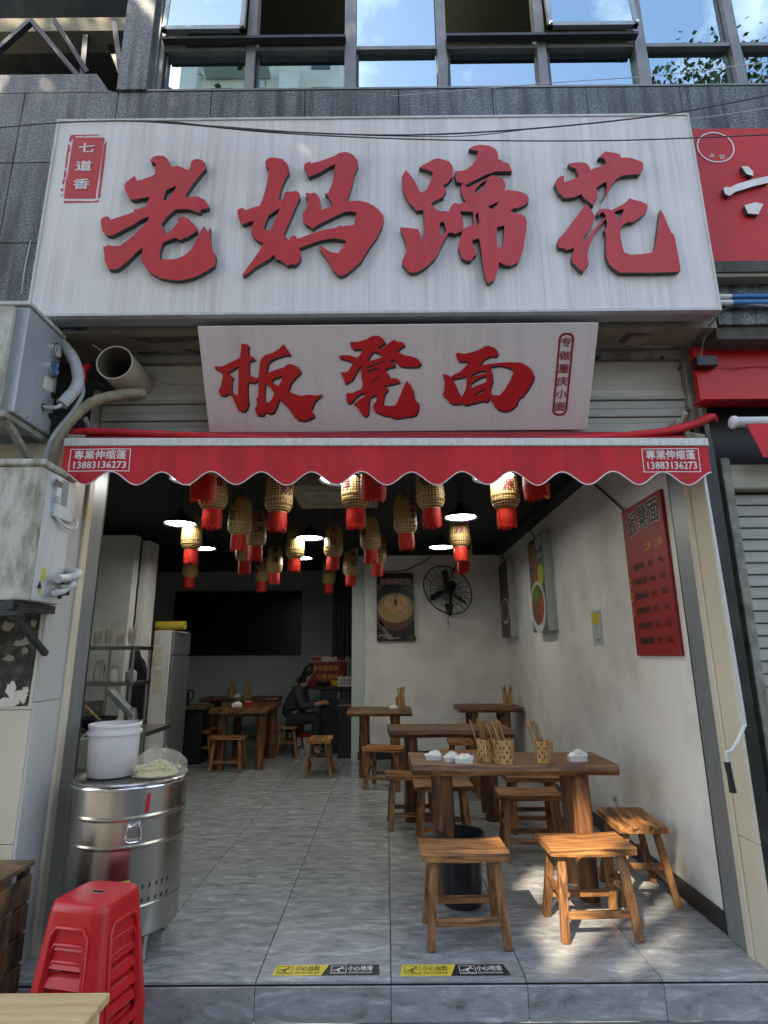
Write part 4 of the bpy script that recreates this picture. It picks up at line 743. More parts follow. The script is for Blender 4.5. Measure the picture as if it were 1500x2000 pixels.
hh = (-1.6430, 2.8264, 2.2227)
B(-1.6428, -1.6415, hh[1]-0.028, hh[1]+0.028, hh[2]-0.07, hh[2]+0.06).build('wiring_label', 'print_grey', cov, world=True)
hh = (-1.6430, 2.7676, 2.1713)
for q in range(3): B(-1.6428, -1.6418, hh[1]-0.03, hh[1]+0.02, hh[2]-0.02+q*0.014, hh[2]-0.014+q*0.014).build('printed_line', 'print_grey', cov, world=True)
st = (-1.6640, 2.7682, 1.7932)
B(-1.6638, -1.6628, st[1]-0.015, st[1]+0.02, st[2]-0.03, st[2]+0.035).build('warning_sticker', 'yellow_dim', acu, world=True)
st = (-1.6640, 2.7512, 1.7391)
MB().poly([[(st[1]-0.02, st[2]-0.016), (st[1]+0.02, st[2]-0.016), (st[1], st[2]+0.022)]], side(-1.6628), 0, 0.001).build('warning_triangle', 'print_black', acu, world=True)
st = (-1.6640, 2.7544, 1.7076)
B(-1.6638, -1.6628, st[1]-0.012, st[1]+0.012, st[2]-0.012, st[2]+0.012).build('warning_sticker', 'yellow_dim', acu, world=True)
for p in ((-1.6600, 2.8871, 1.7885), (-1.6600, 2.8765, 1.7153)):
    m = MB(); m.tube([(-1.665, p[1], p[2]), (-1.61, p[1], p[2])], [0.02, 0.016], 10); m.tube([(-1.63, p[1], p[2]-0.03), (-1.63, p[1], p[2]+0.025)], 0.010, 8); m.tube([(-1.615, p[1], p[2]), (-1.59, p[1]+0.01, p[2])], 0.013, 8)
    m.build('service_valve', 'plastic_black', acu, world=True, smooth=40)
va, vb = (-1.6000, 2.7827, 1.7746), (-1.6000, 2.7725, 1.7040)
cp = (-1.5775, 2.9000, 1.8208)
hz_ = thing('insulated_pipe', 'white foam covered pipe looping from the valves into the pillar', 'pipe', (-1.6, 2.95, 1.7))
MB().tube(spline([(-1.60, va[1], va[2]), (cp[0]-0.02, 2.87, va[2]+0.015), (cp[0]+0.005, 2.90, va[2]+0.03), (cp[0]-0.01, 2.93, va[2]+0.05), (-1.645, 2.96, va[2]+0.06), (-1.70, 2.985, va[2]+0.06)], 6), 0.021, 10).build('foam_sleeve', 'cable_white', hz_, world=True, smooth=60)
MB().tube(spline([(-1.60, vb[1], vb[2]), (cp[0]-0.03, 2.87, vb[2]+0.02), (cp[0]-0.005, 2.89, vb[2]+0.05), (cp[0]-0.03, 2.92, vb[2]+0.07), (-1.66, 2.95, vb[2]+0.075), (-1.72, 2.985, vb[2]+0.075)], 6), 0.016, 10).build('foam_sleeve', 'cable_white', hz_, world=True, smooth=60)
cb = thing('power_cable', 'white cable loop under the terminal cover of the outdoor unit', 'cable', (-1.64, 2.9, 2.0))
MB().tube(spline([(-1.655, e0[1]+0.03, e0[2]-0.015), (-1.635, e0[1]+0.08, e0[2]-0.05), (-1.63, e0[1]+0.14, e0[2]-0.055), (-1.62, 2.93, e0[2]-0.04), (-1.64, 2.95, e0[2]), (-1.70, 2.985, e0[2]+0.02)], 6), 0.007, 7).build('cable_sheath', 'cable_white', cb, world=True, smooth=60)
bk2 = thing('wall_bracket', 'dark rusty steel bracket under the outdoor air conditioner', 'bracket', (-2.1, 2.95, 1.6))
MB().bar((-1.72, 2.63, 1.637), (-1.72, 2.975, 1.637), 0.04, 0.04).build('shelf_arm', 'frame_dark', bk2, world=True)
MB().bar((-2.5, 2.67, 1.615), (-1.68, 2.67, 1.615), 0.04, 0.05).build('cross_bar', 'frame_dark', bk2, world=True)
MB().bar((-1.72, 2.66, 1.60), (-1.72, 2.975, 1.42), 0.025, 0.025).build('brace', 'frame_dark', bk2, world=True)

vp = thing('vent_pipe', 'wide beige open vent pipe sticking out under the big sign', 'pipe', (-1.53, 3.24, 3.03))
vc = (-1.5293, 2.9500, 3.0241)
MB().lathe([(0.103, 0.0), (0.103, 0.31)], 32, (vc[0], 2.95, vc[2]), 'y').build('pipe_wall', 'pvc', vp, world=True, smooth=50)
MB().lathe([(0.097, 0.31), (0.097, 0.0)], 32, (vc[0], 2.95, vc[2]), 'y').build('pipe_bore', 'pvc_in', vp, world=True, smooth=50)
MB().lathe([(0.0965, -0.001), (0.1045, -0.003), (0.1045, 0.012)], 32, (vc[0], 2.95, vc[2]), 'y').build('pipe_lip', 'pvc', vp, world=True, smooth=50)
def hose(pts, r, m, label, cat='hose', rib=True, name='wrapped_hose'):
    t = thing(name, label, cat, pts[-1]); P_ = spline(pts, 9); rs = [r*(1+(0.05*math.sin(i*1.9)+0.03*math.sin(i*0.7+1) if rib else 0)) for i in range(len(P_))]
    MB().tube(P_, rs, 12).build('hose_sleeve', m, t, world=True, smooth=60); return t
hose([(-1.4110, 3.1000, 2.9055), (-1.5024, 3.0300, 2.8664), (-1.6183, 2.9800, 2.8061), (-1.7069, 2.9500, 2.7130), (-1.7704, 2.9300, 2.5845), (-1.7891, 2.9200, 2.4717), (-1.7945, 2.9300, 2.3448), (-1.8067, 2.9550, 2.2665)], 0.030, 'hose_wrap', 'tan tape-wrapped hose curving down from the vent pipe')
hose([(-1.8674, 2.9700, 3.1687), (-1.7732, 2.9400, 3.0628), (-1.7138, 2.9200, 2.9465), (-1.6976, 2.9000, 2.8522), (-1.7229, 2.8800, 2.7787), (-1.7445, 2.8600, 2.7275)], 0.031, 'hose_white', 'pale wrapped hose bending behind the gauge box')
hose([(-1.7324, 3.0500, 3.0344), (-1.7290, 3.0000, 2.9950), (-1.7035, 2.9600, 2.9040), (-1.6859, 2.9400, 2.8190), (-1.7185, 2.9200, 2.7060), (-1.7719, 2.9000, 2.5962), (-1.7992, 2.8900, 2.5103), (-1.8076, 2.9000, 2.4069), (-1.8182, 2.9300, 2.3163)], 0.012, 'hose_grey', 'grey plastic conduit running down beside the tan hose', 'conduit', False, 'conduit')
rd = thing('red_fitting', 'red taped elbow fitting on the grey conduit near the vent pipe', 'pipe fitting', (-1.7017, 2.9550, 2.9109))
MB().tube(spline([(-1.7230, 3.0400, 3.0487), (-1.7171, 2.9900, 3.0122), (-1.7147, 2.9650, 2.9765), (-1.7021, 2.9550, 2.9141)], 5), 0.021, 10).build('elbow', 'plastic_red', rd, world=True, smooth=50)
hose([(-1.8380, 2.8533, 2.7104), (-1.7630, 2.8400, 2.7007), (-1.7397, 2.8600, 2.7334), (-1.7377, 2.8800, 2.7849)], 0.010, 'cable_white', 'white power lead from the round hole in the gauge box', 'cable', False, 'power_cable')
def cable(pts, r, m, label, n=8):
    o = MB().tube(spline(pts, n), r, 6).build('cable', m, None, smooth=60); return tag(o, label, 'cable', 'cables strung across the front')
cable([(-1.6449, 3.0500, 3.1396), (-1.7559, 3.1000, 3.2302), (-1.8541, 3.1500, 3.3198), (-1.9739, 3.1800, 3.3924)], 0.004, 'cable_white', 'thin pale wire above the vent pipe')
cable([(-1.4794, 3.2200, 3.1114), (-1.4140, 3.2100, 3.0607), (-1.3162, 3.2100, 3.0186), (-1.0963, 3.2100, 3.0096)], 0.003, 'hose_wrap', 'thin tan wire drooping over the cream shutter panel')
cable([(-1.5151, 3.1900, 3.2207), (-1.3852, 3.1800, 3.2241), (-1.2724, 3.1700, 3.2382), (-1.1284, 3.1700, 3.2020)], 0.010, 'cable_dark', 'black cable over the shutter rail beside the small sign')
cable([(-2.2598, 2.7000, 4.4034), (-1.9050, 2.7000, 4.4360), (-1.5312, 2.7000, 4.4461), (-1.1541, 2.7000, 4.4155), (-0.6730, 2.7000, 4.3542), (-0.1364, 2.6800, 4.2895), (0.4508, 2.6800, 4.2606), (1.1740, 2.6600, 4.2268), (1.7275, 2.6600, 4.2378), (2.2543, 2.6600, 4.2600)], 0.0035, 'cable_dark', 'lowest dark cable crossing the top of the white sign')
cable([(-1.5279, 2.7100, 4.4573), (-1.2454, 2.7000, 4.4351), (-0.7902, 2.6900, 4.3631), (-0.1359, 2.6700, 4.2968), (0.3336, 2.6700, 4.2946), (0.8310, 2.6600, 4.3137), (1.3337, 2.6600, 4.3655), (1.7533, 2.6600, 4.4298), (2.3050, 2.6600, 4.5527)], 0.0042, 'cable_dark', 'dark cable rising across the top corner of the white sign')
cable([(-1.3456, 2.7200, 4.4625), (-0.9774, 2.7100, 4.4132), (-0.4348, 2.7000, 4.3476), (-0.0187, 2.6900, 4.3097), (0.4536, 2.6900, 4.3002), (0.8043, 2.6700, 4.3177)], 0.0025, 'cable_dark', 'thin cable lying just under the rising cable on the sign')
cable([(0.0466, 2.9000, 4.8439), (0.6877, 2.8500, 4.8409), (1.1198, 2.8000, 4.8227), (1.7255, 2.7500, 4.8086), (2.3824, 2.7000, 4.8471)], 0.0022, 'cable_white', 'thin pale wire crossing the blue upper panes')
cable([(1.8213, 2.8000, 4.5238), (2.0263, 2.8000, 4.5520), (2.4087, 2.8000, 4.6169)], 0.0022, 'cable_white', 'short pale wire over the granite beside the big sign')
cable([(1.9276, 2.9800, 3.3017), (2.0068, 2.9500, 3.3484), (2.0982, 2.9300, 3.3475), (2.2713, 2.9300, 3.3257)], 0.006, 'hose_grey', 'grey cable arching from the end of the big sign')
cable([(1.9839, 2.9600, 3.3554), (1.9113, 2.9600, 3.2657), (1.8704, 2.9900, 3.2183), (1.8395, 3.1000, 3.1867)], 0.005, 'cable_dark', 'dark cable slanting down over the soffit by the red fascia')
cable([(1.8880, 3.0000, 3.2410), (1.8624, 3.0200, 3.1532), (1.8324, 3.0300, 3.0503)], 0.005, 'cable_dark', 'short dark cable dropping to the black box')
cable([(-2.1143, 2.9400, 3.8303), (-2.1208, 2.9400, 3.6183), (-2.1165, 2.9400, 3.4633)], 0.004, 'cable_white', 'pale wire hanging beside the lower corner of the sign')

# ---------------------------------------------------------------- the neighbouring shop on the right
nb = thing('neighbour_sign', 'red box sign of the next shop, partly hidden by the white sign', 'sign', (2.6, 2.9, 3.6))
nz1, nz0 = (2.1482, 2.9000, 4.5687)[2], (2.0319, 2.9000, 3.6049)[2]
B(1.872, 4.0, 2.90, 2.968, nz0, nz1).build('box', 'red_sign', nb, world=True, bevel=0.004)
B(1.872, 4.0, 2.885, 2.968, nz0-0.075, nz0-0.003).build('bottom_edge', 'concrete_dark', nb, world=True)
B(1.872, 4.0, 2.895, 2.968, nz0-0.10, nz0-0.078).build('bottom_edge', 'concrete', nb, world=True)
rc = (2.0536, 2.8950, 4.4202)
MB().poly([ell(rc[0], rc[2], 0.115, 0.115, 40), ell(rc[0], rc[2], 0.107, 0.107, 40)[::-1]], front(2.896), 0, 0.003).build('ring_emblem', 'white_print', nb, world=True)
for ch, p in (('卢', (2.0215, 2.8950, 4.3515)), ('记', (2.0835, 2.8950, 4.3469))):
    MB().text(ch, 0.038, lambda x, y, z, p=p: (p[0]+x, 2.897, p[2]+y), 0.01).build('small_character', 'white_print', nb, world=True)
def pxs(pts): return pts
for pts in (((2.0406, 2.8800, 4.0966), (2.0576, 2.8800, 4.1074), (2.0815, 2.8800, 4.1035), (2.1314, 2.8800, 4.1287), (2.2448, 2.8800, 4.1644), (2.3247, 2.8800, 4.1820), (2.3166, 2.8800, 4.1339), (2.2204, 2.8800, 4.1092), (2.1070, 2.8800, 4.0701), (2.0690, 2.8800, 4.0413), (2.0437, 2.8800, 4.0562)),
            ((2.1728, 2.8800, 4.2549), (2.2130, 2.8800, 4.2544), (2.2379, 2.8800, 4.2166), (2.2324, 2.8800, 4.1831), (2.1948, 2.8800, 4.1984)), ((2.1470, 2.8800, 3.9750), (2.2173, 2.8800, 3.9959), (2.2604, 2.8800, 3.9809), (2.2182, 2.8800, 3.9094), (2.1590, 2.8800, 3.9173))):
    m = MB(); m.poly([[(p[0], p[2]) for p in pts]], front(2.875), 0, 0.0245); n_ = len(pts)-2; m.m = [0]*n_+[1]*(len(m.f)-n_)
    m.build('raised_stroke', ['white_print', 'letter_side'], nb, world=True)
for i, (v, r) in enumerate(((582, 0.014), (590, 0.016))):
    p = (1.9492, 2.9300, 3.3759); z = p[2]+(0.022 if i == 0 else -0.018)
    t = thing('fluorescent_tube', ('upper', 'lower')[i]+' of two white and blue tubes by the corner of the big sign', 'light tube', (1.9, 2.93, z), group='tubes beside the big sign')
    MB().tube([(1.872, 2.93, z), (2.01, 2.93, z)], r, 10).build('white_length', 'white_print', t, world=True, smooth=40)
    MB().tube([(2.0105, 2.93, z), (2.6, 2.93, z)], r*0.96, 10).build('blue_length', 'gauge_blue', t, world=True, smooth=40)
nf = thing('fascia_panel', 'glossy red fascia panel of the next shop above its shutter', 'panel', (2.4, 3.15, 2.6))
fz1, fz0 = (2.0349, 3.1200, 3.1895)[2], (2.0081, 3.1200, 2.8100)[2]
B((1.8573, 3.1200, 2.9755)[0], 4.0, 3.12, 3.16, fz0, fz1).build('panel', 'red_sign', nf, world=True)
jb = thing('junction_box', 'small black box on the red fascia panel', 'electrical box', (1.9138, 3.1000, 3.0644))
a0, a1 = (1.8365, 3.1000, 3.0318), (1.9581, 3.1000, 3.0975)
B(a0[0], a1[0], 3.06, 3.119, a0[2], a1[2]).build('case', 'plastic_black', jb, world=True, bevel=0.004)
cable([(1.9553, 3.1000, 3.0573), (2.0055, 3.1050, 3.0495), (2.0825, 3.1100, 3.0380), (2.1908, 3.1100, 3.0503), (2.3419, 3.1100, 3.0455)], 0.003, 'plastic_red', 'thin red wire from the small black box')
na = thing('neighbour_awning', 'faded red awning of the next shop rolled on a white tube', 'awning', (2.4, 3.0, 2.4))
tcx = (1.9163, 2.9500, 2.6267)
MB().tube([(tcx[0], 2.95, tcx[2]), (4.0, 2.95, tcx[2])], 0.030, 16).build('roller_tube', 'cable_white', na, world=True, smooth=40)
MB().lathe([(0.0005, -0.014), (0.030, -0.012), (0.036, -0.004), (0.036, 0.01)], 18, (tcx[0], 2.95, tcx[2]), 'x').build('end_cap', 'plastic_white', na, world=True, smooth=50)
MB().hexa([(tcx[0]+0.05, 2.925, tcx[2]-0.02), (4.0, 2.925, tcx[2]-0.02), (4.0, 2.93, tcx[2]-0.02), (tcx[0]+0.05, 2.93, tcx[2]-0.02), (tcx[0]+0.05, 2.945, tcx[2]+0.02), (4.0, 2.945, tcx[2]+0.02), (4.0, 2.95, tcx[2]+0.03), (tcx[0]+0.05, 2.95, tcx[2]+0.03)]).build('fabric_wrap', 'awning_red', na, world=True)
MB().hexa([(tcx[0]+0.10, 2.90, tcx[2]-0.22), (4.0, 2.90, tcx[2]-0.22), (4.0, 2.905, tcx[2]-0.22), (tcx[0]+0.10, 2.905, tcx[2]-0.22), (tcx[0]+0.055, 2.925, tcx[2]-0.021), (4.0, 2.925, tcx[2]-0.021), (4.0, 2.93, tcx[2]-0.021), (tcx[0]+0.055, 2.93, tcx[2]-0.021)]).build('valance', 'awning_red', na, world=True)
MB().hexa([(1.80, 2.98, fz0-0.03), (4.0, 2.98, fz0-0.03), (4.0, 3.115, fz0-0.005), (1.80, 3.115, fz0-0.005), (1.80, 2.98, fz0-0.024), (4.0, 2.98, fz0-0.024), (4.0, 3.115, fz0+0.002), (1.80, 3.115, fz0+0.002)]).build('hood', 'awning_red', na, world=True)
ns = thing('neighbour_shutter', 'closed beige slatted roller shutter of the next shop', 'shutter', (2.5, 3.15, -0.15))
B(1.865, 1.915, 3.03, 3.16, -0.15, 2.45).build('guide_rail', 'rail_grey', ns, world=True, bevel=0.004)
B(1.80, 1.864, 3.08, 3.16, -0.15, 2.6).build('gap_shade', 'black', ns, world=True)  # black strip stands in for the shade in the gap beside the pillar
B(1.92, 4.0, 3.06, 3.20, 2.28, 2.42).build('shutter_box', 'shutter_cream', ns, world=True, bevel=0.006)
B(1.80, 4.0, 3.20, 3.28, -0.15, 2.58).build('back_wall', 'black', ns, world=True)
B(1.93, 4.0, 3.20, 3.28, 2.582, 3.16).build('back_wall', 'black', ns, world=True)
slat_me = MB().hexa([(0, 0, 0.002), (2.08, 0, 0.002), (2.08, 0.02, 0.0), (0, 0.02, 0.0), (0, 0.012, 0.062), (2.08, 0.012, 0.062), (2.08, 0.03, 0.064), (0, 0.03, 0.064)]).mesh('slat', 'shutter_grey', bevel=0.003)
for k in range(37):
    o = put('slat', slat_me, ns); o.location = Vector((1.918, 3.115, -0.14+k*0.065))-ns.location

# ================================================================ INSIDE: lanterns and lamps
def lantern_parts():
    me = {}
    prof = [(0.060, 0.148), (0.072, 0.152), (0.084, 0.165), (0.094, 0.185), (0.099, 0.215), (0.100, 0.26), (0.098, 0.33), (0.094, 0.40), (0.088, 0.44), (0.074, 0.465), (0.058, 0.472)]
    me['body'] = MB().lathe(prof, 28).mesh('lantern_body', 'lantern_weave', smooth=70)
    for k, pf in enumerate(([(0.0965, 0.196), (0.1025, 0.198), (0.1035, 0.203), (0.0985, 0.205)], [(0.0995, 0.236), (0.1035, 0.238), (0.104, 0.243), (0.1005, 0.245)],
                            [(0.058, 0.140), (0.066, 0.142), (0.066, 0.150), (0.060, 0.152)], [(0.052, 0.468), (0.062, 0.470), (0.060, 0.482), (0.05, 0.483)])):
        me['rim%d' % k] = MB().lathe(pf, 26).mesh('hoop', 'lantern_rim', smooth=50)
    b = MB()
    for k in range(16):
        a = 2*math.pi*k/16; c, s = math.cos(a), math.sin(a); r = 0.1035; u = Vector((-s, c, 0))*0.006; o = Vector((c*r, s*r, 0.2205))
        b.add([o-u, o+Vector((0, 0, -0.006)), o+u, o+Vector((0, 0, 0.006))], [(0, 1, 2, 3)])
    me['studs'] = b.mesh('stud', 'lantern_ink')
    b = MB(); rnd_ = random.Random(3)
    for ring, (rr, n) in enumerate(((0.064, 44), (0.052, 30))):
        for k in range(n):
            a = 2*math.pi*k/n+rnd_.uniform(-.03, .03); a2 = a+rnd_.uniform(-.06, .06); w = 0.0034; L = rnd_.uniform(0.0, 0.022)
            p0 = Vector((rr*math.cos(a), rr*math.sin(a), 0.150)); p1 = Vector(((rr+0.006)*math.cos(a2), (rr+0.006)*math.sin(a2), 0.075)); p2 = Vector(((rr+0.003)*math.cos(a2), (rr+0.003)*math.sin(a2), L))
            t = Vector((-math.sin(a), math.cos(a), 0))*w
            b.add([p0-t, p0+t, p1+t*1.05, p1-t*1.05, p2+t*0.7, p2-t*0.7], [(0, 1, 2, 3), (3, 2, 4, 5)])
    b.lathe([(0.046, 0.15), (0.05, 0.03)], 16)
    me['tassel'] = b.mesh('tassel', 'tassel')
    me['cord'] = MB().tube([(0, 0, 0.48), (0, 0, 0.697)], 0.0035, 5).mesh('cord', 'black')
    texts = {}
    for s in ('大吉', '福', '招财', '吉祥', '财源', '金玉', '如意'):
        b = MB(); n = len(s)
        for k, ch in enumerate(s):
            zc = 0.345+(0.055 if n == 2 and k == 0 else (-0.048 if n == 2 else 0))
            b.text(ch, 0.088 if n == 2 else 0.12, lambda x, y, z, zc=zc: (0.1012*math.sin(x/0.10), -0.1012*math.cos(x/0.10), zc+y), 0.025)
        texts[s] = b.mesh('lettering', 'lantern_ink')
    return me, texts
LME, LTX = lantern_parts()
rows = [('front row', [(-1.016, 3.62), (-0.066, 3.62), (0.866, 3.62)]),
        ('second row', [(-1.211, 3.90), (-0.777, 4.00), (-0.206, 3.91), (0.33, 3.93), (0.86, 3.95)]),
        ('third row', [(-1.246, 4.78), (0.18, 4.77)]),
        ('fourth row', [(-1.874, 5.455), (-1.22, 5.302), (-0.142, 5.55), (0.717, 5.436)]),
        ('fifth row', [(-1.539, 6.207), (-0.978, 6.04), (-0.553, 5.95), (-0.102, 6.468), (0.855, 6.312)]),
        ('sixth row', [(-2.574, 7.484), (-1.389, 7.114), (-0.454, 7.403)]),
        ('rearmost row', [(-1.734, 7.994), (-0.822, 8.30)])]
rows[0] = ('front row', [(-1.1682, 3.5500, 2.3800)[:2], (-0.0735, 3.5500, 2.3532)[:2], (0.9759, 3.5500, 2.3609)[:2]])
words = ['吉祥', '大吉', '金玉', '福', '招财', '吉祥', '福', '财源', '大吉', '如意', '招财', '金玉', '吉祥', '财源', '福', '招财', '大吉', '如意', '财源', '福', '吉祥', '大吉', '金玉', '福']
angs = [0.0, 0.5, 0.1, 0.3, 0.75, -0.75, -0.2, 0.05, -0.5, 0.8, 2.5, 0.6, -0.8, -0.2, 2.7, 2.9, 0.0, 0.9, 0.4, -0.7, 0.2, 0.5, -0.5, 0.3]
ORD = ['first', 'second', 'third', 'fourth', 'fifth', 'sixth']; q = 0
for rn, pts in rows:
    pts = sorted(pts)
    for k, (x, y) in enumerate(pts):
        z0 = (-0.0735, 3.5500, 2.3566)[2] if rn == 'front row' else 2.253
        which = ('leftmost', 'rightmost')[k] if len(pts) == 2 else ORD[k]+' from the left'
        t = thing('bamboo_lantern', 'woven bamboo lantern with red tassel, %s in the %s' % (which, rn), 'lantern', (x, y, z0), angs[q], group='bamboo lanterns under the ceiling')
        put('lantern_body', LME['body'], t); [put('hoop', LME['rim%d' % k_], t) for k_ in range(4)]; put('stud_band', LME['studs'], t, kind='stuff'); put('tassel', LME['tassel'], t, kind='stuff'); put('cord', LME['cord'], t); put('lettering', LTX[words[q]], t); q += 1
        t.rotation_euler = (random.uniform(-.045, .045), random.uniform(-.045, .045), t.rotation_euler.z)
        if rn == 'front row': t.scale = (1.2, 1.2, 1.2)
lamp_sh = MB().lathe([(0.150, 0.0), (0.146, 0.006), (0.095, 0.055), (0.045, 0.085), (0.030, 0.12), (0.022, 0.15), (0.004, 0.155)], 28).mesh('lamp_shade', 'frame_dark', smooth=50)
lamp_in = MB().lathe([(0.0008, 0.008), (0.125, 0.008), (0.134, 0.011)], 28).mesh('diffuser', 'lamp_glow')
lamp_cd = MB().tube([(0, 0, 0.15), (0, 0, 0.35)], 0.004, 5).mesh('flex', 'black')
lamp_xy = [((-1.9197, 5.2281, 2.6000), 'over the kitchen side'), ((-0.8026, 5.9608, 2.6000), 'in the middle of the room'), ((0.6852, 5.0748, 2.6000), 'in front of the wall fan'), ((0.6471, 6.5695, 2.6000), 'above the back tables by the fan'),
           ((-1.3543, 3.8465, 2.6000), 'partly behind the left valance'), ((-0.3148, 3.8771, 2.6000), 'partly behind the middle valance'), ((0.7665, 3.8599, 2.6000), 'partly behind the right valance'),
           ((-2.1067, 6.5070, 2.6000), 'behind a lantern at the far left'), ((-1.0815, 7.2510, 2.6000), 'deep in the room behind a lantern')]
for p, w in lamp_xy:
    t = thing('pendant_lamp', 'dark cone pendant lamp with a bright white disc, '+w, 'lamp', (p[0], p[1], 2.60), group='pendant lamps under the ceiling')
    put('lamp_shade', lamp_sh, t); put('diffuser', lamp_in, t); put('flex', lamp_cd, t)
cu = thing('ceiling_unit', 'beige boxed air unit fixed under the black ceiling', 'air unit', (0, 0, 2.82))
ca, cbb, cc, cd_ = (-0.7840, 4.8168, 2.8000), (-0.2704, 4.6758, 2.8000), (-0.3231, 5.6131, 2.8000), (-0.8806, 5.3476, 2.8000)
B(ca[0]-0.05, cbb[0]+0.2, (ca[1]+cbb[1])/2, (cc[1]+cd_[1])/2, 2.80, 2.945).build('casing', 'concrete', cu, world=True, bevel=0.02)
B(ca[0]+0.05, cbb[0]+0.1, (ca[1]+cbb[1])/2+0.08, (cc[1]+cd_[1])/2-0.25, 2.794, 2.7995).build('grille', 'rail_grey', cu, world=True)

# ================================================================ tables, stools
def make_stool():
    t = thing('wooden_stool', 'x', 'stool', group='wooden stools')
    m = MB(); n = 10; vs = []; fs = []
    for i in range(n+1):
        x = -0.225+0.45*i/n; u = (x/0.225); zt = 0.414+0.006*u*u
        for (y, z) in ((-0.142, zt-0.036), (0.142, zt-0.036), (0.142, zt-0.004), (0.132, zt), (-0.132, zt), (-0.142, zt-0.004)): vs.append((x, y, z))
    for i in range(n):
        for k in range(6): a = i*6+k; b_ = i*6+(k+1) % 6; fs.append((a, b_, b_+6, a+6))
    fs += [tuple(range(6))[::-1], tuple(n*6+k for k in range(6))]
    m.add(vs, fs).build('seat', 'wood_stool', t, recalc=True, smooth=25)
    def lp(sx, sy, z): f = 1-z/0.385; return (sx*(0.158+0.030*f), sy*(0.085+0.072*f), z)
    for sx in (-1, 1):
        for sy in (-1, 1): MB().bar(lp(sx, sy, 0.0), lp(sx, sy, 0.377), 0.042, 0.036, (0, 1, 0)).build('leg', 'wood_leg', t, bevel=0.004)
    for sy in (-1, 1):
        a, b_ = Vector(lp(-1, sy, 0.115)), Vector(lp(1, sy, 0.115)); MB().bar(a+Vector((0.02, 0, 0)), b_-Vector((0.02, 0, 0)), 0.022, 0.034).build('stretcher', 'wood_rail', t, bevel=0.003)
    for sx in (-1, 1):
        a, b_ = Vector(lp(sx, -1, 0.20)), Vector(lp(sx, 1, 0.20)); MB().bar(a+Vector((0, 0.018, 0)), b_-Vector((0, 0.018, 0)), 0.022, 0.032).build('stretcher', 'wood_rail', t, bevel=0.003)
    return t
st0 = make_stool()
spots = [(0.392, 3.382, 181, 'sunlit wooden stool in front of the black bin'), (1.062, 3.455, 2, 'sunlit wooden stool nearest the step with a shadow on the floor'), (1.500, 3.90, 86, 'wooden stool turned sideways against the white wall'),
         (0.43, 4.93, 1, 'dark wooden stool behind the left leg of the front table'), (1.03, 4.62, -3, 'dark wooden stool behind the right legs of the front table'), (0.205, 5.34, 2, 'wooden stool poking out left of the front table'),
         (1.20, 5.22, 0, 'wooden stool pushed under the second table near the wall'), (0.72, 6.38, 2, 'wooden stool behind the second table'), (-0.02, 6.78, -18, 'wooden stool before the small table left of the second table'),
         (0.86, 7.25, 88, 'wooden stool between the two back tables'), (-0.82, 7.47, 90, 'lone wooden stool standing in the middle of the dim aisle'), (-2.02, 7.80, 1, 'wooden stool at the near end of the dim long table'),
         (-1.40, 8.86, 82, 'wooden stool under the seated person'), (-2.52, 8.45, 90, 'wooden stool left of the dim long table')]
for i, (x, y, a, lab) in enumerate(spots):
    o = st0 if i == 0 else dup(st0, (0, 0, 0))
    o.location = (x, y, 0); o.rotation_euler = (0, 0, R(a)); o['label'] = lab
def make_table(x, y, W_, D_, rz, label, seed, H=0.75):
    rg = random.Random(seed); t = thing('wooden_table', label, 'table', (x, y, 0), R(rz), group='rustic wooden tables')
    n = 16; vs = []; fs = []
    for i in range(n+1):
        u = -W_/2+W_*i/n; e1 = 0.012*math.sin(i*0.9+seed)+rg.uniform(-.004, .004); e2 = 0.012*math.cos(i*0.7+seed)+rg.uniform(-.004, .004); y0, y1 = -D_/2+e1, D_/2+e2
        for (yy, zz_) in ((y0+0.012, H-0.062), (y1-0.012, H-0.062), (y1+0.004, H-0.03), (y1-0.006, H), (y0+0.006, H), (y0-0.004, H-0.03)): vs.append((u+(0.01*math.sin(yy*20) if i in (0, n) else 0), yy, zz_))
    for i in range(n):
        for k in range(6): a = i*6+k; b_ = i*6+(k+1) % 6; fs.append((a, b_, b_+6, a+6))
    fs += [tuple(range(6))[::-1], tuple(n*6+k for k in range(6))]
    MB().add(vs, fs).build('tabletop', 'wood_table', t, recalc=True, smooth=30)
    for sx in (-1, 1):
        for sy in (-1, 1):
            cx, cy = sx*(W_/2-0.20), sy*(D_/2-0.11); P_ = [(cx+rg.uniform(-.006, .006), cy+rg.uniform(-.006, .006), z) for z in (0.0, 0.18, 0.38, 0.55, H-0.06)]
            MB().tube(P_, [0.058+rg.uniform(-.006, .006) for _ in P_], 12).build('leg', 'wood_log', t, smooth=50)
        MB().bar((sx*(W_/2-0.20), -D_/2+0.06, H-0.09), (sx*(W_/2-0.20), D_/2-0.06, H-0.09), 0.07, 0.045).build('bearer', 'wood_log', t, bevel=0.004)
    return t
make_table(0.765, 3.965, 1.24, 0.48, -1.2, 'brown wooden table nearest the street with chopstick holders on it', 1)
make_table(0.56, 5.62, 1.10, 0.50, 0, 'bare brown wooden table second from the street', 2)
make_table(-0.09, 7.50, 0.78, 0.62, 0, 'wooden table under the soup poster', 3)
make_table(1.30, 7.85, 0.80, 0.58, 0, 'wooden table in the back corner under the wall fan', 4)
make_table(-2.35, 9.75, 1.24, 0.50, 0, 'dim wooden table against the far wall under the black panel', 5)
make_table(-1.88, 8.25, 1.20, 0.72, 90, 'dim long wooden table with a red cup', 6)

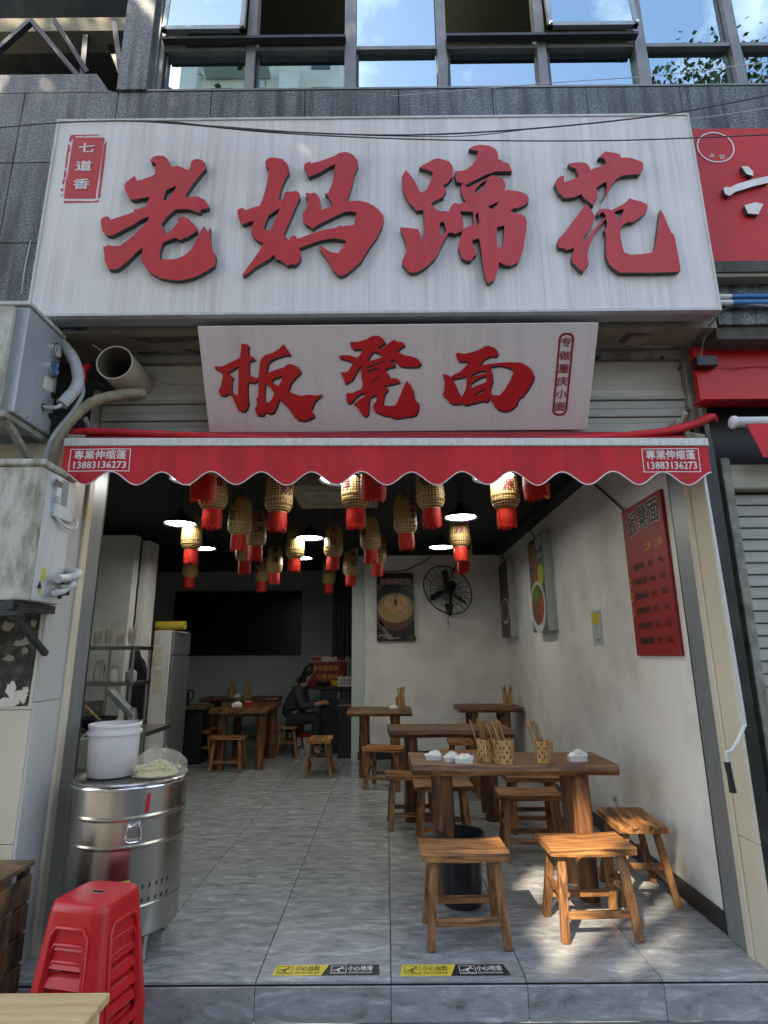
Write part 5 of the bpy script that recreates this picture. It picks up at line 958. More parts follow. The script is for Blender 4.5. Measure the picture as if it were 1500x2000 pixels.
# chopstick holders with pierced sides
def hplate(w, h):
    def cres(cx, cy, r, a0):
        o = []
        for i in range(9): a = R(a0-100+200*i/8); o.append((cx+r*math.cos(a), cy+r*math.sin(a)))
        for i in range(7): a = R(a0+85-170*i/6); o.append((cx+0.45*r*math.cos(a)-0.15*r*math.cos(R(a0)), cy+0.55*r*math.sin(a)-0.15*r*math.sin(R(a0))))
        return o
    L = [[(-w/2, 0), (w/2, 0), (w/2, h), (-w/2, h)]]
    for cy in (h*0.30, h*0.68):
        for s_, a0 in ((-1, 180), (1, 0)): L.append(cres(s_*w*0.22, cy, w*0.19, a0)[::-1])
    for cy in (h*0.49, h*0.12, h*0.87): L.append([(0, cy-w*0.15), (-w*0.13, cy), (0, cy+w*0.15), (w*0.13, cy)])
    for s_ in (-1, 1): L.append([(s_*w*0.36, h*0.49-w*0.09), (s_*w*0.28, h*0.49), (s_*w*0.36, h*0.49+w*0.09), (s_*w*0.43, h*0.49)])
    return L
def holder(x, y, z, rz, label, seed, n=12, lean=(-0.25, 0.0), s=1.0, H=0.128, spread=0.16):
    rg = random.Random(seed); t = thing('chopstick_holder', label, 'chopstick holder', (x, y, z), rz, group='bamboo chopstick holders')
    side_ = 0.062*s; ap = side_*math.cos(R(30)); h = H*s
    for k in range(6):
        a = R(60*k); M_ = Matrix.Rotation(a, 4, 'Z'); L = hplate(side_*0.985, h)
        MB().poly(L, lambda u, v, d: tuple(M_ @ Vector((u, -ap+d, v))), 0, 0.006).build('side_plate', 'bamboo', t)
    MB().poly([[(side_*0.93*math.cos(R(60*k)), side_*0.93*math.sin(R(60*k))) for k in range(6)]], lambda a, b_, d: (a, b_, 0.008-d), 0, 0.006).build('base', 'bamboo', t)
    for k in range(n):
        r0 = rg.uniform(0, 0.035)*s; a = rg.uniform(0, 6.28); p0 = Vector((r0*math.cos(a), r0*math.sin(a), 0.012)); L = rg.uniform(0.215, 0.25)
        d = Vector((lean[0]+rg.uniform(-spread, spread), lean[1]+rg.uniform(-spread, spread), 1)).normalized(); p1 = p0+d*L
        q_ = Vector((p1.x, p1.y, 0))
        MB().tube([p0, p1], [0.0032, 0.005], 5).build('chopstick', 'chopstick', t)
holder(0.625, 3.885, 0.751, 0.3, 'bamboo chopstick holder at the back of the pair on the front table', 1, 14, (-0.12, 0.1))
holder(0.722, 3.80, 0.751, 0.1, 'bamboo chopstick holder at the front of the pair, full of chopsticks', 2, 26, (-0.28, 0.0), 1.05)
holder(0.972, 3.815, 0.751, 0.52, 'bamboo chopstick holder standing alone with a few leaning chopsticks', 3, 9, (-0.34, 0.05), 0.92, 0.135, 0.05)
holder(0.17, 7.66, 0.751, 0.2, 'chopstick holder on the table under the soup poster', 4, 16, (0.0, 0.0), 1.0, spread=0.24)
holder(1.56, 7.80, 0.751, 0.2, 'chopstick holder on the corner table by the wall', 5, 16, (-0.05, 0.0), 1.0, spread=0.24)
holder(-2.50, 9.68, 0.751, 0.2, 'left chopstick holder on the dim table by the far wall', 6, 16, (0, 0), 1.05, spread=0.22)
holder(-2.24, 9.68, 0.751, 0.5, 'right chopstick holder on the dim table by the far wall', 7, 16, (0, 0), 1.05, spread=0.22)
# wrapped tissue packs
def tissue(x, y, z, rz, label, seed, sx=0.10, sy=0.07, sz=0.05):
    rg = random.Random(seed); t = thing('tissue_pack', label, 'tissues', (x, y, z), rz, group='tissue packs on tables')
    MB().poly([rrect(-sx/2, sx/2, -sy/2, sy/2, 0.012)], lambda a, b_, d: (a, b_, sz*0.55-d), 0, sz*0.55).build('pack', 'tissue', t, bevel=0.004)
    n, m_ = 14, 5; vs = []; fs = []
    for i in range(m_+1):
        for j in range(n):
            a = 2*math.pi*j/n; f = 1-i/m_; r = (0.70*f+0.22)*(1+rg.uniform(-.24, .24)); vs.append((sx*0.62*r*math.cos(a)+0.012*i/m_, sy*0.62*r*math.sin(a), sz*0.5+sz*0.50*math.sin(i/m_*1.5)*(1+rg.uniform(-.35, .35))))
    for i in range(m_):
        for j in range(n): fs.append((i*n+j, i*n+(j+1) % n, (i+1)*n+(j+1) % n, (i+1)*n+j))
    fs.append(tuple(m_*n+j for j in range(n))); MB().add(vs, fs).build('crumpled_sheet', 'tissue', t, smooth=35)
tissue(0.295, 3.93, 0.751, 0.1, 'clear wrapped tissue pack at the left end of the front table', 1)
tissue(0.40, 3.86, 0.751, 0.5, 'crumpled white tissues behind the middle pack on the front table', 2, 0.09, 0.06, 0.055)
tissue(0.475, 3.815, 0.751, -0.2, 'white tissue pack in front of the crumpled tissues, front table', 3, 0.11, 0.07, 0.05)
tissue(1.185, 3.85, 0.751, 0.15, 'white tissue pack at the right end of the front table', 4, 0.11, 0.075, 0.06)
tissue(0.08, 7.45, 0.751, 0.3, 'small tissue pack on the table under the soup poster', 5, 0.10, 0.07, 0.04)
tissue(-2.40, 9.66, 0.751, 0.3, 'tissue pack between the two holders on the far dim table', 6, 0.10, 0.07, 0.06)
tissue(-1.98, 7.95, 0.751, 0.3, 'crumpled tissue beside the red cup on the dim long table', 7, 0.13, 0.09, 0.06)
rcup = thing('red_cup', 'small red cup on the dim long table', 'cup', (-1.82, 7.92, 0.751))
MB().lathe([(0.001, 0.0), (0.034, 0.0), (0.044, 0.07), (0.041, 0.07), (0.032, 0.006), (0.001, 0.006)], 18).build('cup_wall', 'plastic_red', rcup, smooth=40)
MB().lathe([(0.0445, 0.064), (0.046, 0.067), (0.0445, 0.071)], 18).build('rim', 'white_print', rcup)
bn = thing('waste_bin', 'black plastic waste bin behind the front left stool', 'bin', (0.43, 3.775, 0))
MB().lathe([(0.001, 0.001), (0.108, 0.001), (0.135, 0.36), (0.140, 0.362), (0.140, 0.378), (0.131, 0.378), (0.104, 0.012), (0.001, 0.012)], 28).build('tub', 'plastic_black', bn, smooth=40)
MB().lathe([(0.1395, 0.352), (0.1435, 0.356), (0.1435, 0.366), (0.1405, 0.370)], 28).build('rim', 'frame_dark', bn)

# ================================================================ wall things
def wx(x): return lambda a, b_, d: (x+d, a, b_)         # plane facing -X
mb = thing('menu_board', 'dark red menu board with price columns on the white wall', 'menu board', (1.735, 3.75, 1.382))
B(1.712, 1.7345, 3.447, 4.048, 1.382, 2.393).build('board', 'menu_red', mb, world=True, bevel=0.002)
def mtext(s, a, z, size, m, off=0.0, bold=0.012, sx=0.9, y0=4.048, X_=1.7105, align='CENTER', par=mb, nm='lettering'):
    return MB().text(s, size, lambda x, y, zz_: (X_-off, y0-a-x, z+y), bold, align, sx=sx).build(nm, m, par, world=True)
for i, ch in enumerate('板凳面'):
    a, z = 0.155+0.165*i, 2.255+0.01*i
    mtext(ch, a, z, 0.17, 'paper', 0.0, 0.06); mtext(ch, a, z, 0.17, 'print_black', 0.0010, 0.024)
mtext('二两', 0.345, 2.072, 0.058, 'print_gold'); mtext('三两', 0.50, 2.072, 0.058, 'print_gold')
for i, (nm_, p1, p2) in enumerate((('小面/米线', '8元', '9元'), ('牛肉面/米线', '18元', '25元'), ('肥肠面/米线', '18元', '25元'), ('豌杂面/米线', '15元', '17元'), ('豌豆面/米线', '9元', '12元'), ('炸酱面/米线', '9元', '10元'))):
    z = 1.965-0.098*i; mtext(nm_, 0.185, z, 0.050, 'print_black', 0, 0.02, 0.75); mtext(p1, 0.365, z, 0.052, 'print_black', 0, 0.02, 0.85); mtext(p2, 0.505, z, 0.052, 'print_black', 0, 0.02, 0.85)
    if i in (1, 2, 3):
        mtext('招', 0.03, z+0.022, 0.034, 'print_gold'); mtext('牌', 0.03, z-0.02, 0.034, 'print_gold')
def picture(name, label, y0, y1, z0, z1, th, m):
    t = thing(name, label, 'picture', (1.735, (y0+y1)/2, z0))
    B(1.735-th, 1.7345, y0, y1, z0, z1).build('canvas', 'canvas_edge', t, world=True, bevel=0.002)
    B(1.735-th-0.0012, 1.735-th-0.0003, y0+0.002, y1-0.002, z0+0.002, z1-0.002).build('print_ground', m, t, world=True)
    return t
def art(t, X_, loops_, m, k): return MB().poly(loops_, wx(X_-0.0014-0.0005*k), 0, 0.0003).build('printed_shape', m, t, world=True)
p2 = picture('wall_picture', 'tall food picture with white lettering, nearer of the two on the wall', 5.905, 6.51, 1.625, 2.635, 0.10, 'print_teal'); X2 = 1.635
MX = lambda u: 6.51-u*0.605                  # 0..1 across the print
MZ = lambda v: 2.635-v*1.01
def pp(L): return [(MX(u), MZ(v)) for u, v in L]
art(p2, X2, [pp([(0.55, 0.30), (0.98, 0.28), (0.98, 0.55), (0.62, 0.56)])], 'print_green', 1)
art(p2, X2, [[(MX(0.78)+a, MZ(0.42)+b_) for a, b_ in ell(0, 0, 0.12, 0.11, 20)]], 'yellow_dim', 2)
art(p2, X2, [pp([(0.10, 0.02), (0.42, 0.05), (0.5, 0.44), (0.40, 0.50), (0.18, 0.45), (0.08, 0.2)])], 'print_meat', 2)
art(p2, X2, [pp([(0.26, 0.04), (0.42, 0.06), (0.5, 0.42), (0.42, 0.48), (0.34, 0.3)])], 'print_orange', 3)
art(p2, X2, [[(MX(0.46)+a, MZ(0.74)+b_) for a, b_ in ell(0, 0, 0.30, 0.275, 36)]], 'bowl_white', 3)
art(p2, X2, [[(MX(0.45)+a, MZ(0.72)+b_) for a, b_ in ell(0, 0, 0.245, 0.215, 30)]], 'print_meat', 4)
art(p2, X2, [[(MX(0.40)+a, MZ(0.60)+b_) for a, b_ in ell(0, 0, 0.16, 0.085, 16, 0, 0.22)]], 'print_green', 5)
art(p2, X2, [pp([(0.62, 0.62), (0.80, 0.66), (0.86, 0.78), (0.72, 0.90), (0.58, 0.92), (0.56, 0.80)])], 'print_orange', 5)
for k, ch in enumerate('老腊肉'):
    MB().text(ch, 0.115, lambda x, y, z, k=k: (X2-0.0040, MX(0.63+0.14*k)-x*0.7, MZ(0.085)+y*1.2), 0.05).build('lettering', 'white_print', p2, world=True)
for k in range(3): art(p2, X2, [pp([(0.62+0.12*k, 0.24), (0.70+0.12*k, 0.19), (0.73+0.12*k, 0.19), (0.65+0.12*k, 0.25)])], 'white_print', 4)
p1 = picture('wall_picture', 'tall dark food picture with one bowl, farther of the two on the wall', 7.70, 8.28, 1.615, 2.635, 0.10, 'print_maroon'); X1 = 1.635
M1 = lambda u: 8.28-u*0.58
for k, ch in enumerate('红烧牛'):
    MB().text(ch, 0.06, lambda x, y, z, k=k: (X1-0.003, M1(0.72)-x, MZ(0.22+0.085*k)+y), 0.01).build('lettering', 'print_gold', p1, world=True)
art(p1, X1, [[(M1(0.56)+a, MZ(0.66)+b_) for a, b_ in ell(0, 0, 0.25, 0.175, 32)]], 'bowl_white', 1)
art(p1, X1, [[(M1(0.54)+a, MZ(0.655)+b_) for a, b_ in ell(0, 0, 0.215, 0.145, 32)]], 'print_meat', 2)
pc = thing('payment_card', 'small white payment notice with a yellow square on the wall', 'notice', (1.735, 4.81, 1.45))
B(1.730, 1.7345, 4.705, 4.925, 1.46, 1.745).build('card', 'paper_white', pc, world=True)
MB().poly([rrect(4.745, 4.90, 1.635, 1.725, 0.01)], wx(1.7292), 0, 0.0005).build('yellow_square', 'yellow', pc, world=True)
B(1.7290, 1.7297, 4.79, 4.84, 1.615, 1.625).build('printed_line', 'print_grey', pc, world=True); B(1.7290, 1.7297, 4.75, 4.85, 1.50, 1.515).build('printed_line', 'print_grey', pc, world=True); B(1.7290, 1.7297, 4.77, 4.83, 1.485, 1.492).build('printed_line', 'print_grey', pc, world=True)
skt = thing('wall_socket', 'small white socket low on the wall behind the sideways stool', 'socket', (1.735, 4.77, 0.32))
B(1.726, 1.7345, 4.73, 4.81, 0.28, 0.36).build('plate', 'plastic_white', skt, world=True, bevel=0.002); B(1.7245, 1.7258, 4.75, 4.79, 0.305, 0.335).build('sockets', 'print_grey', skt, world=True)
def wcable(pts, r, lab):
    o = MB().tube(spline(pts, 6), r, 6).build('wall_cable', 'cable_dark', None, smooth=60); tag(o, lab, 'cable', 'black wires on the shop walls')
wcable([(1.7280, 4.6623, 2.8323), (1.7280, 4.3364, 2.6098), (1.7280, 4.1872, 2.5076), (1.715, 4.02, 2.40)], 0.007, 'black wire running down to the menu board')
wcable([(1.7250, 6.8120, 2.9193), (1.7200, 6.5888, 2.7464), (1.7000, 6.3119, 2.6194)], 0.007, 'black wire running down to the nearer food picture')
wcable([(1.7250, 8.2164, 2.9223), (1.7200, 8.3402, 2.8003), (1.7100, 8.0124, 2.6212)], 0.007, 'black wire running down to the farther food picture')
wcable([(-0.0424, 8.4800, 2.5928), (0.2772, 8.4800, 2.6131), (0.4459, 8.4800, 2.6806), (0.6856, 8.4800, 2.8095)], 0.008, 'black wire over the soup poster')
wcable([(1.0642, 8.4800, 2.7138), (1.0042, 8.4600, 2.5966), (0.9802, 8.4200, 2.4777)], 0.010, 'black lead of the wall fan')
jd = thing('wall_sensor', 'round white sensor where the walls meet under the ceiling', 'sensor', (1.6545, 8.4000, 2.7727))
MB().lathe([(0.001, -0.10), (0.045, -0.09), (0.06, -0.03), (0.055, 0.02), (0.001, 0.03)], 16).build('housing', 'plastic_white', jd, smooth=60)

sp_ = thing('soup_poster', 'dark poster of a bowl of pale pork soup on the back wall', 'poster', (0.135, 8.49, 1.58))
B(-0.138, 0.407, 8.44, 8.4895, 1.585, 2.565).build('canvas', 'canvas_edge', sp_, world=True, bevel=0.002)
B(-0.136, 0.405, 8.4385, 8.4396, 1.587, 2.563).build('print_ground', 'print_dark', sp_, world=True)
def sart(L, m, k, sh_=None): return MB().poly(L, front(8.4382-0.0006*k), 0, 0.0003).build('printed_shape', m, sp_, world=True)
cxp, czp = 0.135, 2.06
sart([ell(cxp, czp-0.12, 0.262, 0.20, 36)], 'bowl_brown', 1); sart([ell(cxp, czp, 0.266, 0.215, 40)], 'bowl_grey', 2); sart([ell(cxp, czp-0.02, 0.235, 0.18, 40)], 'soup', 3)
random.seed(21)
sart([ell(cxp-0.075, czp+0.06, 0.085, 0.125, 18, 0, 0.12)], 'trotter', 4); sart([ell(cxp+0.085, czp+0.035, 0.11, 0.14, 18, 0, 0.10)], 'trotter', 5); sart([ell(cxp-0.01, czp-0.02, 0.07, 0.065, 16, 0, 0.14)], 'trotter', 6)
sart([[(cxp-0.01, czp+0.14), (cxp+0.03, czp+0.10), (cxp+0.02, czp+0.02), (cxp-0.03, czp+0.05)]], 'bowl_brown', 7)
sart([[(-0.134, 1.92), (-0.08, 1.88), (0.04, 1.70), (0.05, 1.66), (0.0, 1.66), (-0.134, 1.84)]], 'bowl_brown', 1); sart([[(-0.07, 1.80), (-0.04, 1.79), (0.06, 1.62), (0.05, 1.60)]], 'print_grey', 3)
sart([ell(0.36, 1.63, 0.07, 0.05, 16)], 'pot_green', 1); sart([[(0.28, 2.36), (0.29, 2.37), (0.38, 2.29), (0.375, 2.27)]], 'print_grey', 1); sart([ell(-0.10, 2.36, 0.045, 0.05, 9, 0, 0.25)], 'print_meat', 1)
MB().text('老妈蹄花汤', 0.092, lambda x, y, z: (0.14+x, 8.4335, 2.435+y), 0.055).build('lettering_edge', 'paper', sp_, world=True)
MB().text('老妈蹄花汤', 0.092, lambda x, y, z: (0.14+x, 8.4328, 2.435+y), 0.006).build('lettering', 'menu_red', sp_, world=True)
for pts in ([(-0.11, 1.65), (-0.09, 1.68), (-0.08, 1.66), (-0.06, 1.69), (-0.04, 1.66), (-0.01, 1.68), (0.02, 1.665), (0.08, 1.67)], [(-0.04, 1.63), (0.0, 1.65), (0.02, 1.62), (0.06, 1.65), (0.10, 1.63)], [(0.06, 1.62), (0.12, 1.625), (0.19, 1.635)]):
    MB().tube([(a, 8.4365, b_) for a, b_ in pts], 0.004, 5).build('handwriting', 'white_print', sp_, world=True)

# wall fan
fn = thing('wall_fan', 'black wall fan with round wire guard turned down on the back wall', 'fan', (0.90, 8.49, 1.95))
fc = Vector((0.872, 8.22, 2.285)); nv = Vector((-0.50, -0.70, -0.50)).normalized(); u_ = nv.cross(Vector((0, 0, 1))).normalized(); v_ = u_.cross(nv)
def fp(r, a, h): return fc+(u_*math.cos(a)+v_*math.sin(a))*r+nv*h
g = MB(); g.tube([fp(0.375, 2*math.pi*i/40, 0.0) for i in range(40)], 0.009, 6, closed=True)
for rr, hh_ in ((0.24, 0.06), (0.11, 0.075)): g.tube([fp(rr, 2*math.pi*i/30, hh_) for i in range(30)], 0.0035, 5, closed=True)
for k in range(22):
    a = 2*math.pi*k/22; g.tube([fp(0.05, a, 0.078), fp(0.22, a+0.12, 0.066), fp(0.375, a+0.16, 0.0)], 0.0035, 4)
    g.tube([fp(0.06, a, -0.08), fp(0.26, a, -0.07), fp(0.375, a, 0.0)], 0.003, 4)
g.build('guard', 'black_gloss', fn, world=True)
for k in range(3):
    a = R(100+120*k); vs = [fp(0.04, a-0.35, 0.0), fp(0.16, a-0.20, 0.02), fp(0.30, a-0.10, 0.03), fp(0.335, a+0.02, 0.02), fp(0.30, a+0.16, -0.01), fp(0.16, a+0.30, -0.02), fp(0.04, a+0.6, -0.01)]
    b = MB(); b.add(vs+[p-nv*0.006 for p in vs], [tuple(range(7)), tuple(range(13, 6, -1))]+[(i, i+7, (i+1) % 7+7, (i+1) % 7) for i in range(7)]); b.build('blade', 'black_gloss', fn, world=True)
MB().tube([fc+nv*0.05, fc-nv*0.02, fc-nv*0.10, fc-nv*0.2], [0.035, 0.05, 0.085, 0.06], 16).build('motor', 'black', fn, world=True, smooth=50)
MB().tube([fc-nv*0.15, (0.93, 8.36, 2.15), (0.935, 8.42, 2.06), (0.93, 8.489, 2.05)], 0.022, 8).build('arm', 'black', fn, world=True, smooth=50)
MB().poly([[(0.85, 2.12), (0.99, 2.12), (0.955, 1.98), (0.93, 1.93), (0.895, 1.98)]], front(8.455), 0, 0.034).build('wall_plate', 'black', fn, world=True)
MB().tube([(0.90, 8.40, 2.10), (0.895, 8.41, 1.95), (0.893, 8.43, 1.86)], 0.005, 6).build('pull_cord', 'black', fn, world=True)
fs_ = thing('fan_switch', 'small white switch box hanging below the wall fan', 'switch', (0.897, 8.49, 1.80))
B(0.87, 0.925, 8.455, 8.4895, 1.79, 1.87).build('box', 'plastic_white', fs_, world=True, bevel=0.004); B(0.885, 0.91, 8.451, 8.4545, 1.815, 1.85).build('rocker', 'gauge_blue', fs_, world=True)

# ================================================================ the dim back of the shop
bp = tag(B(-3.935, -1.57, 10.75, 10.7995, 1.408, 2.575).build('blackboard', 'black_gloss', None, bevel=0.004), 'large black panel hung on the far wall', 'panel')
dc = MB(); vs = []; fs = []
for i in range(33):
    x = -0.80+0.36*i/32; y = 8.68+0.03*math.sin(i*1.15)
    vs += [(x, y, 1.36+0.02*math.sin(i*0.4)), (x, y, 2.94), (x, y+0.012, 1.36+0.02*math.sin(i*0.4)), (x, y+0.012, 2.94)]
for i in range(32): a = i*4; fs += [(a, a+4, a+5, a+1), (a+2, a+3, a+7, a+6), (a, a+2, a+6, a+4)]
tag(dc.add(vs, fs).build('door_curtain', 'cloth_black', None, smooth=60), 'black curtain hanging beside the white corner at the back', 'curtain')
ct = thing('counter', 'dark counter at the back behind the seated person', 'counter', (-0.95, 9.2, 0))
B(-1.42, -0.52, 8.95, 9.6, 0.90, 0.945).build('worktop', 'black_gloss', ct, world=True, bevel=0.004); B(-1.0, -0.54, 8.98, 9.58, 0.001, 0.899).build('cabinet', 'black', ct, world=True, bevel=0.004); B(-1.40, -1.34, 8.98, 9.58, 0.001, 0.899).build('end_panel', 'black', ct, world=True)
MB().bar((-0.72, 8.965, 0.02), (-0.72, 8.965, 0.86), 0.02, 0.012, (0, 1, 0)).build('door_edge', 'aluminium', ct, world=True)
spk = thing('drinks_fridge', 'low black glass-fronted cabinet at the end of the dim counter', 'cabinet', (-0.55, 8.75, 0))
B(-0.70, -0.43, 8.58, 8.93, 0.001, 0.80).build('carcass', 'black', spk, world=True, bevel=0.006); B(-0.685, -0.46, 8.574, 8.5795, 0.25, 0.70).build('glass_door', 'black_gloss', spk, world=True)
B(-0.475, -0.455, 8.566, 8.5735, 0.24, 0.70).build('handle', 'aluminium', spk, world=True); B(-0.69, -0.47, 8.566, 8.5735, 0.702, 0.712).build('door_edge', 'aluminium', spk, world=True)
bx_ = thing('white_box', 'white box with a red stripe on the floor under the counter', 'box', (-1.18, 9.1, 0))
B(-1.33, -1.02, 9.0, 9.35, 0.001, 0.23).build('box', 'plastic_white', bx_, world=True, bevel=0.006); B(-1.332, -1.018, 8.994, 9.352, 0.2305, 0.275).build('red_lid', 'plastic_red', bx_, world=True, bevel=0.004)
rs_ = thing('red_board', 'red sign board with gold characters standing on the dim counter', 'sign', (-0.95, 9.5, 0.945))
B(-1.24, -0.64, 9.50, 9.53, 0.95, 1.29).build('board', 'menu_red', rs_, world=True, bevel=0.006)
for s, xx, zz_ in (('蹄花是招牌', -0.98, 1.19), ('吃麦是味道', -0.90, 1.06)): MB().text(s, 0.088, lambda x, y, z: (xx+x, 9.4985, zz_+y), 0.012).build('lettering', 'print_gold', rs_, world=True)
B(-1.24, -0.64, 9.54, 9.55, 1.30, 1.38).build('paper_strip', 'paper', rs_, world=True); B(-1.22, -1.05, 9.536, 9.5395, 1.31, 1.37).build('red_label', 'menu_red', rs_, world=True); B(-0.80, -0.66, 9.536, 9.5395, 1.31, 1.37).build('red_label', 'menu_red', rs_, world=True)
def basin(x, y, z, r, h, m, name, label, cat):
    t = thing(name, label, cat, (x, y, z)); MB().lathe([(0.001, 0.001), (r*0.7, 0.001), (r, h), (r*1.05, h), (r*0.98, h-0.008), (r*0.68, 0.008), (0.001, 0.008)], 22).build('bowl_wall', m, t, smooth=40); return t
basin(-0.78, 9.15, 0.946, 0.085, 0.075, 'yellow', 'yellow_bowl', 'yellow bowl on the dim counter', 'bowl')
basin(-0.98, 9.12, 0.946, 0.11, 0.06, 'steel_dark', 'steel_basin', 'steel basin on the dim counter below the red board', 'basin')
bsk = thing('plastic_basket', 'white pierced plastic basket at the end of the dim counter', 'basket', (-0.60, 9.05, 0.946))
B(-0.13, 0.09, -0.1, 0.1, 0.0, 0.01).build('base', 'plastic_white', bsk)
for k in range(9):
    for yy in (-0.1, 0.094): B(-0.13+0.0255*k, -0.118+0.0255*k, yy, yy+0.006, 0.0105, 0.12).build('slat', 'plastic_white', bsk)
B(-0.14, 0.10, -0.108, 0.108, 0.1205, 0.135).build('rim', 'plastic_white', bsk); B(-0.10, 0.06, -0.07, 0.07, 0.012, 0.119).build('contents', 'cloth_dark', bsk)
veg = thing('potted_greens', 'heap of leafy greens on the dim counter beside the person', 'greens', (-1.27, 9.15, 0.946))
m = MB(); rg = random.Random(9)
for k in range(90):
    a, r = rg.uniform(0, 6.28), rg.uniform(0, 0.13); c = Vector((r*math.cos(a), r*math.sin(a), rg.uniform(0.02, 0.13)*(1-r*3)+0.02)); d = Vector((rg.uniform(-1, 1), rg.uniform(-1, 1), rg.uniform(0, 1.2))).normalized()*0.05; e_ = d.cross(Vector((rg.random(), rg.random(), rg.random()))).normalized()*0.018
    m.add([c, c+d*0.5+e_, c+d, c+d*0.5-e_], [(0, 1, 2, 3)])
m.build('leaves', 'leaf', veg)
# kitchen side on the left
rk = thing('shelf_rack', 'steel shelf rack with clear cups against the grey partition', 'shelf', (-3.0, 6.2, 0))
RX0, RX1, RY0, RY1 = -3.25, -2.52, 5.95, 6.35
for x in (RX0, RX1-0.03, RX1-0.27):
    for y in (RY0, RY1):
        if x == RX1-0.27 and y == RY1: continue
        MB().tube([(x, y, 0), (x, y, 1.50)], 0.015, 8).build('post', 'steel_dark', rk, world=True, smooth=40)
for z in (0.25, 0.72, 1.12, 1.47): B(RX0-0.02, RX1, RY0-0.02, RY1+0.02, z, z+0.035).build('shelf', 'steel_dark', rk, world=True, bevel=0.003)
def cups(x, y, z, n, k, label):
    t = thing('cup_stack', label, 'cups', (x, y, z), group='cup stacks on the rack')
    for i in range(n): MB().lathe([(0.028, 0.0+0.018*i), (0.042, 0.10+0.018*i), (0.043, 0.102+0.018*i)], 16).build('clear_cup', 'bag_film', t, smooth=50)
for i, x in enumerate((-3.12, -3.0, -2.88, -2.76, -2.64)): cups(x, 6.08, 1.506, 4+(i*2) % 5, i, 'stack of clear plastic cups on the rack, %s from the left' % ORD[i])
for i, (x, m_, h) in enumerate(((-2.95, 'plastic_white', 0.22), (-2.80, 'plastic_white', 0.16), (-2.62, 'paper_white', 0.12))):
    t = thing('storage_jar', ('tall white bottle', 'white jar', 'low white tub')[i]+' on the middle shelf of the rack', 'jar', (x, 6.1, 1.156)); MB().lathe([(0.001, 0.0), (0.05, 0.0), (0.055, 0.02), (0.055, h*0.75), (0.03, h*0.88), (0.03, h), (0.001, h)], 16).build('jar_body', m_, t, smooth=40)
plt = thing('plate_stack', 'tall stack of grey plates on the lower shelf of the rack', 'plates', (-2.95, 6.08, 0.756))
for k in range(12): MB().lathe([(0.001, 0.018*k), (0.06, 0.018*k), (0.105, 0.018*k+0.012), (0.105, 0.018*k+0.016)], 18).build('plate', 'tile_grey', plt, smooth=40)
kt = thing('work_table', 'steel kitchen work table behind the barrel', 'table', (-2.5, 5.4, 0))
B(-2.95, -2.05, 5.15, 5.75, 0.74, 0.78).build('top', 'steel_dark', kt, world=True, bevel=0.003)
for x in (-2.92, -2.08):
    for y in (5.18, 5.72): MB().tube([(x, y, 0), (x, y, 0.74)], 0.018, 8).build('leg', 'steel_dark', kt, world=True)
B(-2.93, -2.07, 5.17, 5.73, 0.2, 0.23).build('lower_shelf', 'steel_dark', kt, world=True)
sc_ = thing('slicer', 'pale metal slicing tool slanting up from the kitchen table', 'tool', (-2.35, 5.4, 0.78))
MB().bar((-2.52, 5.45, 1.10), (-2.28, 5.45, 0.88), 0.10, 0.05).build('blade_arm', 'aluminium', sc_, world=True, bevel=0.004); MB().tube([(-2.30, 5.45, 0.785), (-2.30, 5.45, 0.95)], [0.07, 0.04], 12).build('body', 'steel_dark', sc_, world=True)
wk = thing('wok', 'dark wok with a ladle on the kitchen work table', 'wok', (-2.58, 5.35, 0.782))
MB().lathe([(0.001, 0.0), (0.08, 0.01), (0.15, 0.05), (0.19, 0.10), (0.18, 0.10), (0.08, 0.02), (0.001, 0.012)], 24).build('pan', 'black_gloss', wk, smooth=40); MB().bar((0.05, 0.02, 0.06), (-0.10, 0.0, 0.20), 0.025, 0.012).build('ladle', 'bamboo', wk)
ap = thing('black_apron', 'black apron and bag hanging on the white column', 'apron', (-2.92, 6.95, 1.5))
pts = [(-2.9631, 6.9300, 1.4741), (-2.9220, 6.9300, 1.4855), (-2.8884, 6.9300, 1.3860), (-2.8436, 6.9300, 1.3566), (-2.8251, 6.9300, 1.2869), (-2.7763, 6.9300, 1.2116), (-2.7565, 6.9300, 1.1255), (-2.7673, 6.9300, 0.9835), (-2.7940, 6.9300, 0.8880), (-2.7703, 6.9300, 0.7593), (-2.8105, 6.9300, 0.6875), (-2.8852, 6.9300, 0.7323), (-2.9660, 6.9300, 0.7774), (-2.9780, 6.9300, 0.9569), (-2.9708, 6.9300, 1.1844), (-2.9521, 6.9300, 1.2994)]
MB().poly([[(p[0], p[2]) for p in pts]], front(6.90), 0, 0.09).build('cloth', 'cloth_black', ap, world=True, bevel=0.02)
fg = thing('fridge', 'white upright fridge seen edge-on beside the white column', 'fridge', (-2.78, 7.6, 0))
B(-2.925, -2.70, 7.36, 8.0, 0.02, 1.72).build('carcass', 'plastic_white', fg, world=True, bevel=0.008); B(-2.70, -2.665, 7.365, 7.99, 0.10, 1.40).build('door', 'aluminium', fg, world=True, bevel=0.006); B(-2.70, -2.665, 7.365, 7.99, 1.42, 1.70).build('door', 'aluminium', fg, world=True, bevel=0.006)
for (x0, x1, z0, z1) in ((-2.90, -2.80, 1.30, 1.52), (-2.88, -2.78, 0.98, 1.24), (-2.91, -2.84, 1.55, 1.66)): B(x0, x1, 7.353, 7.3595, z0, z1).build('taped_paper', 'paper', fg, world=True)
yr = thing('yellow_roll', 'yellow wrapped roll lying on top of the fridge', 'roll', (-2.75, 7.5, 1.78))
MB().tube([(-2.95, 7.5, 1.785), (-2.58, 7.48, 1.785)], 0.055, 16).build('roll', 'yellow', yr, world=True, smooth=40)
ks = thing('kettle_stand', 'dark side stand by the fridge', 'stand', (-2.62, 8.3, 0))
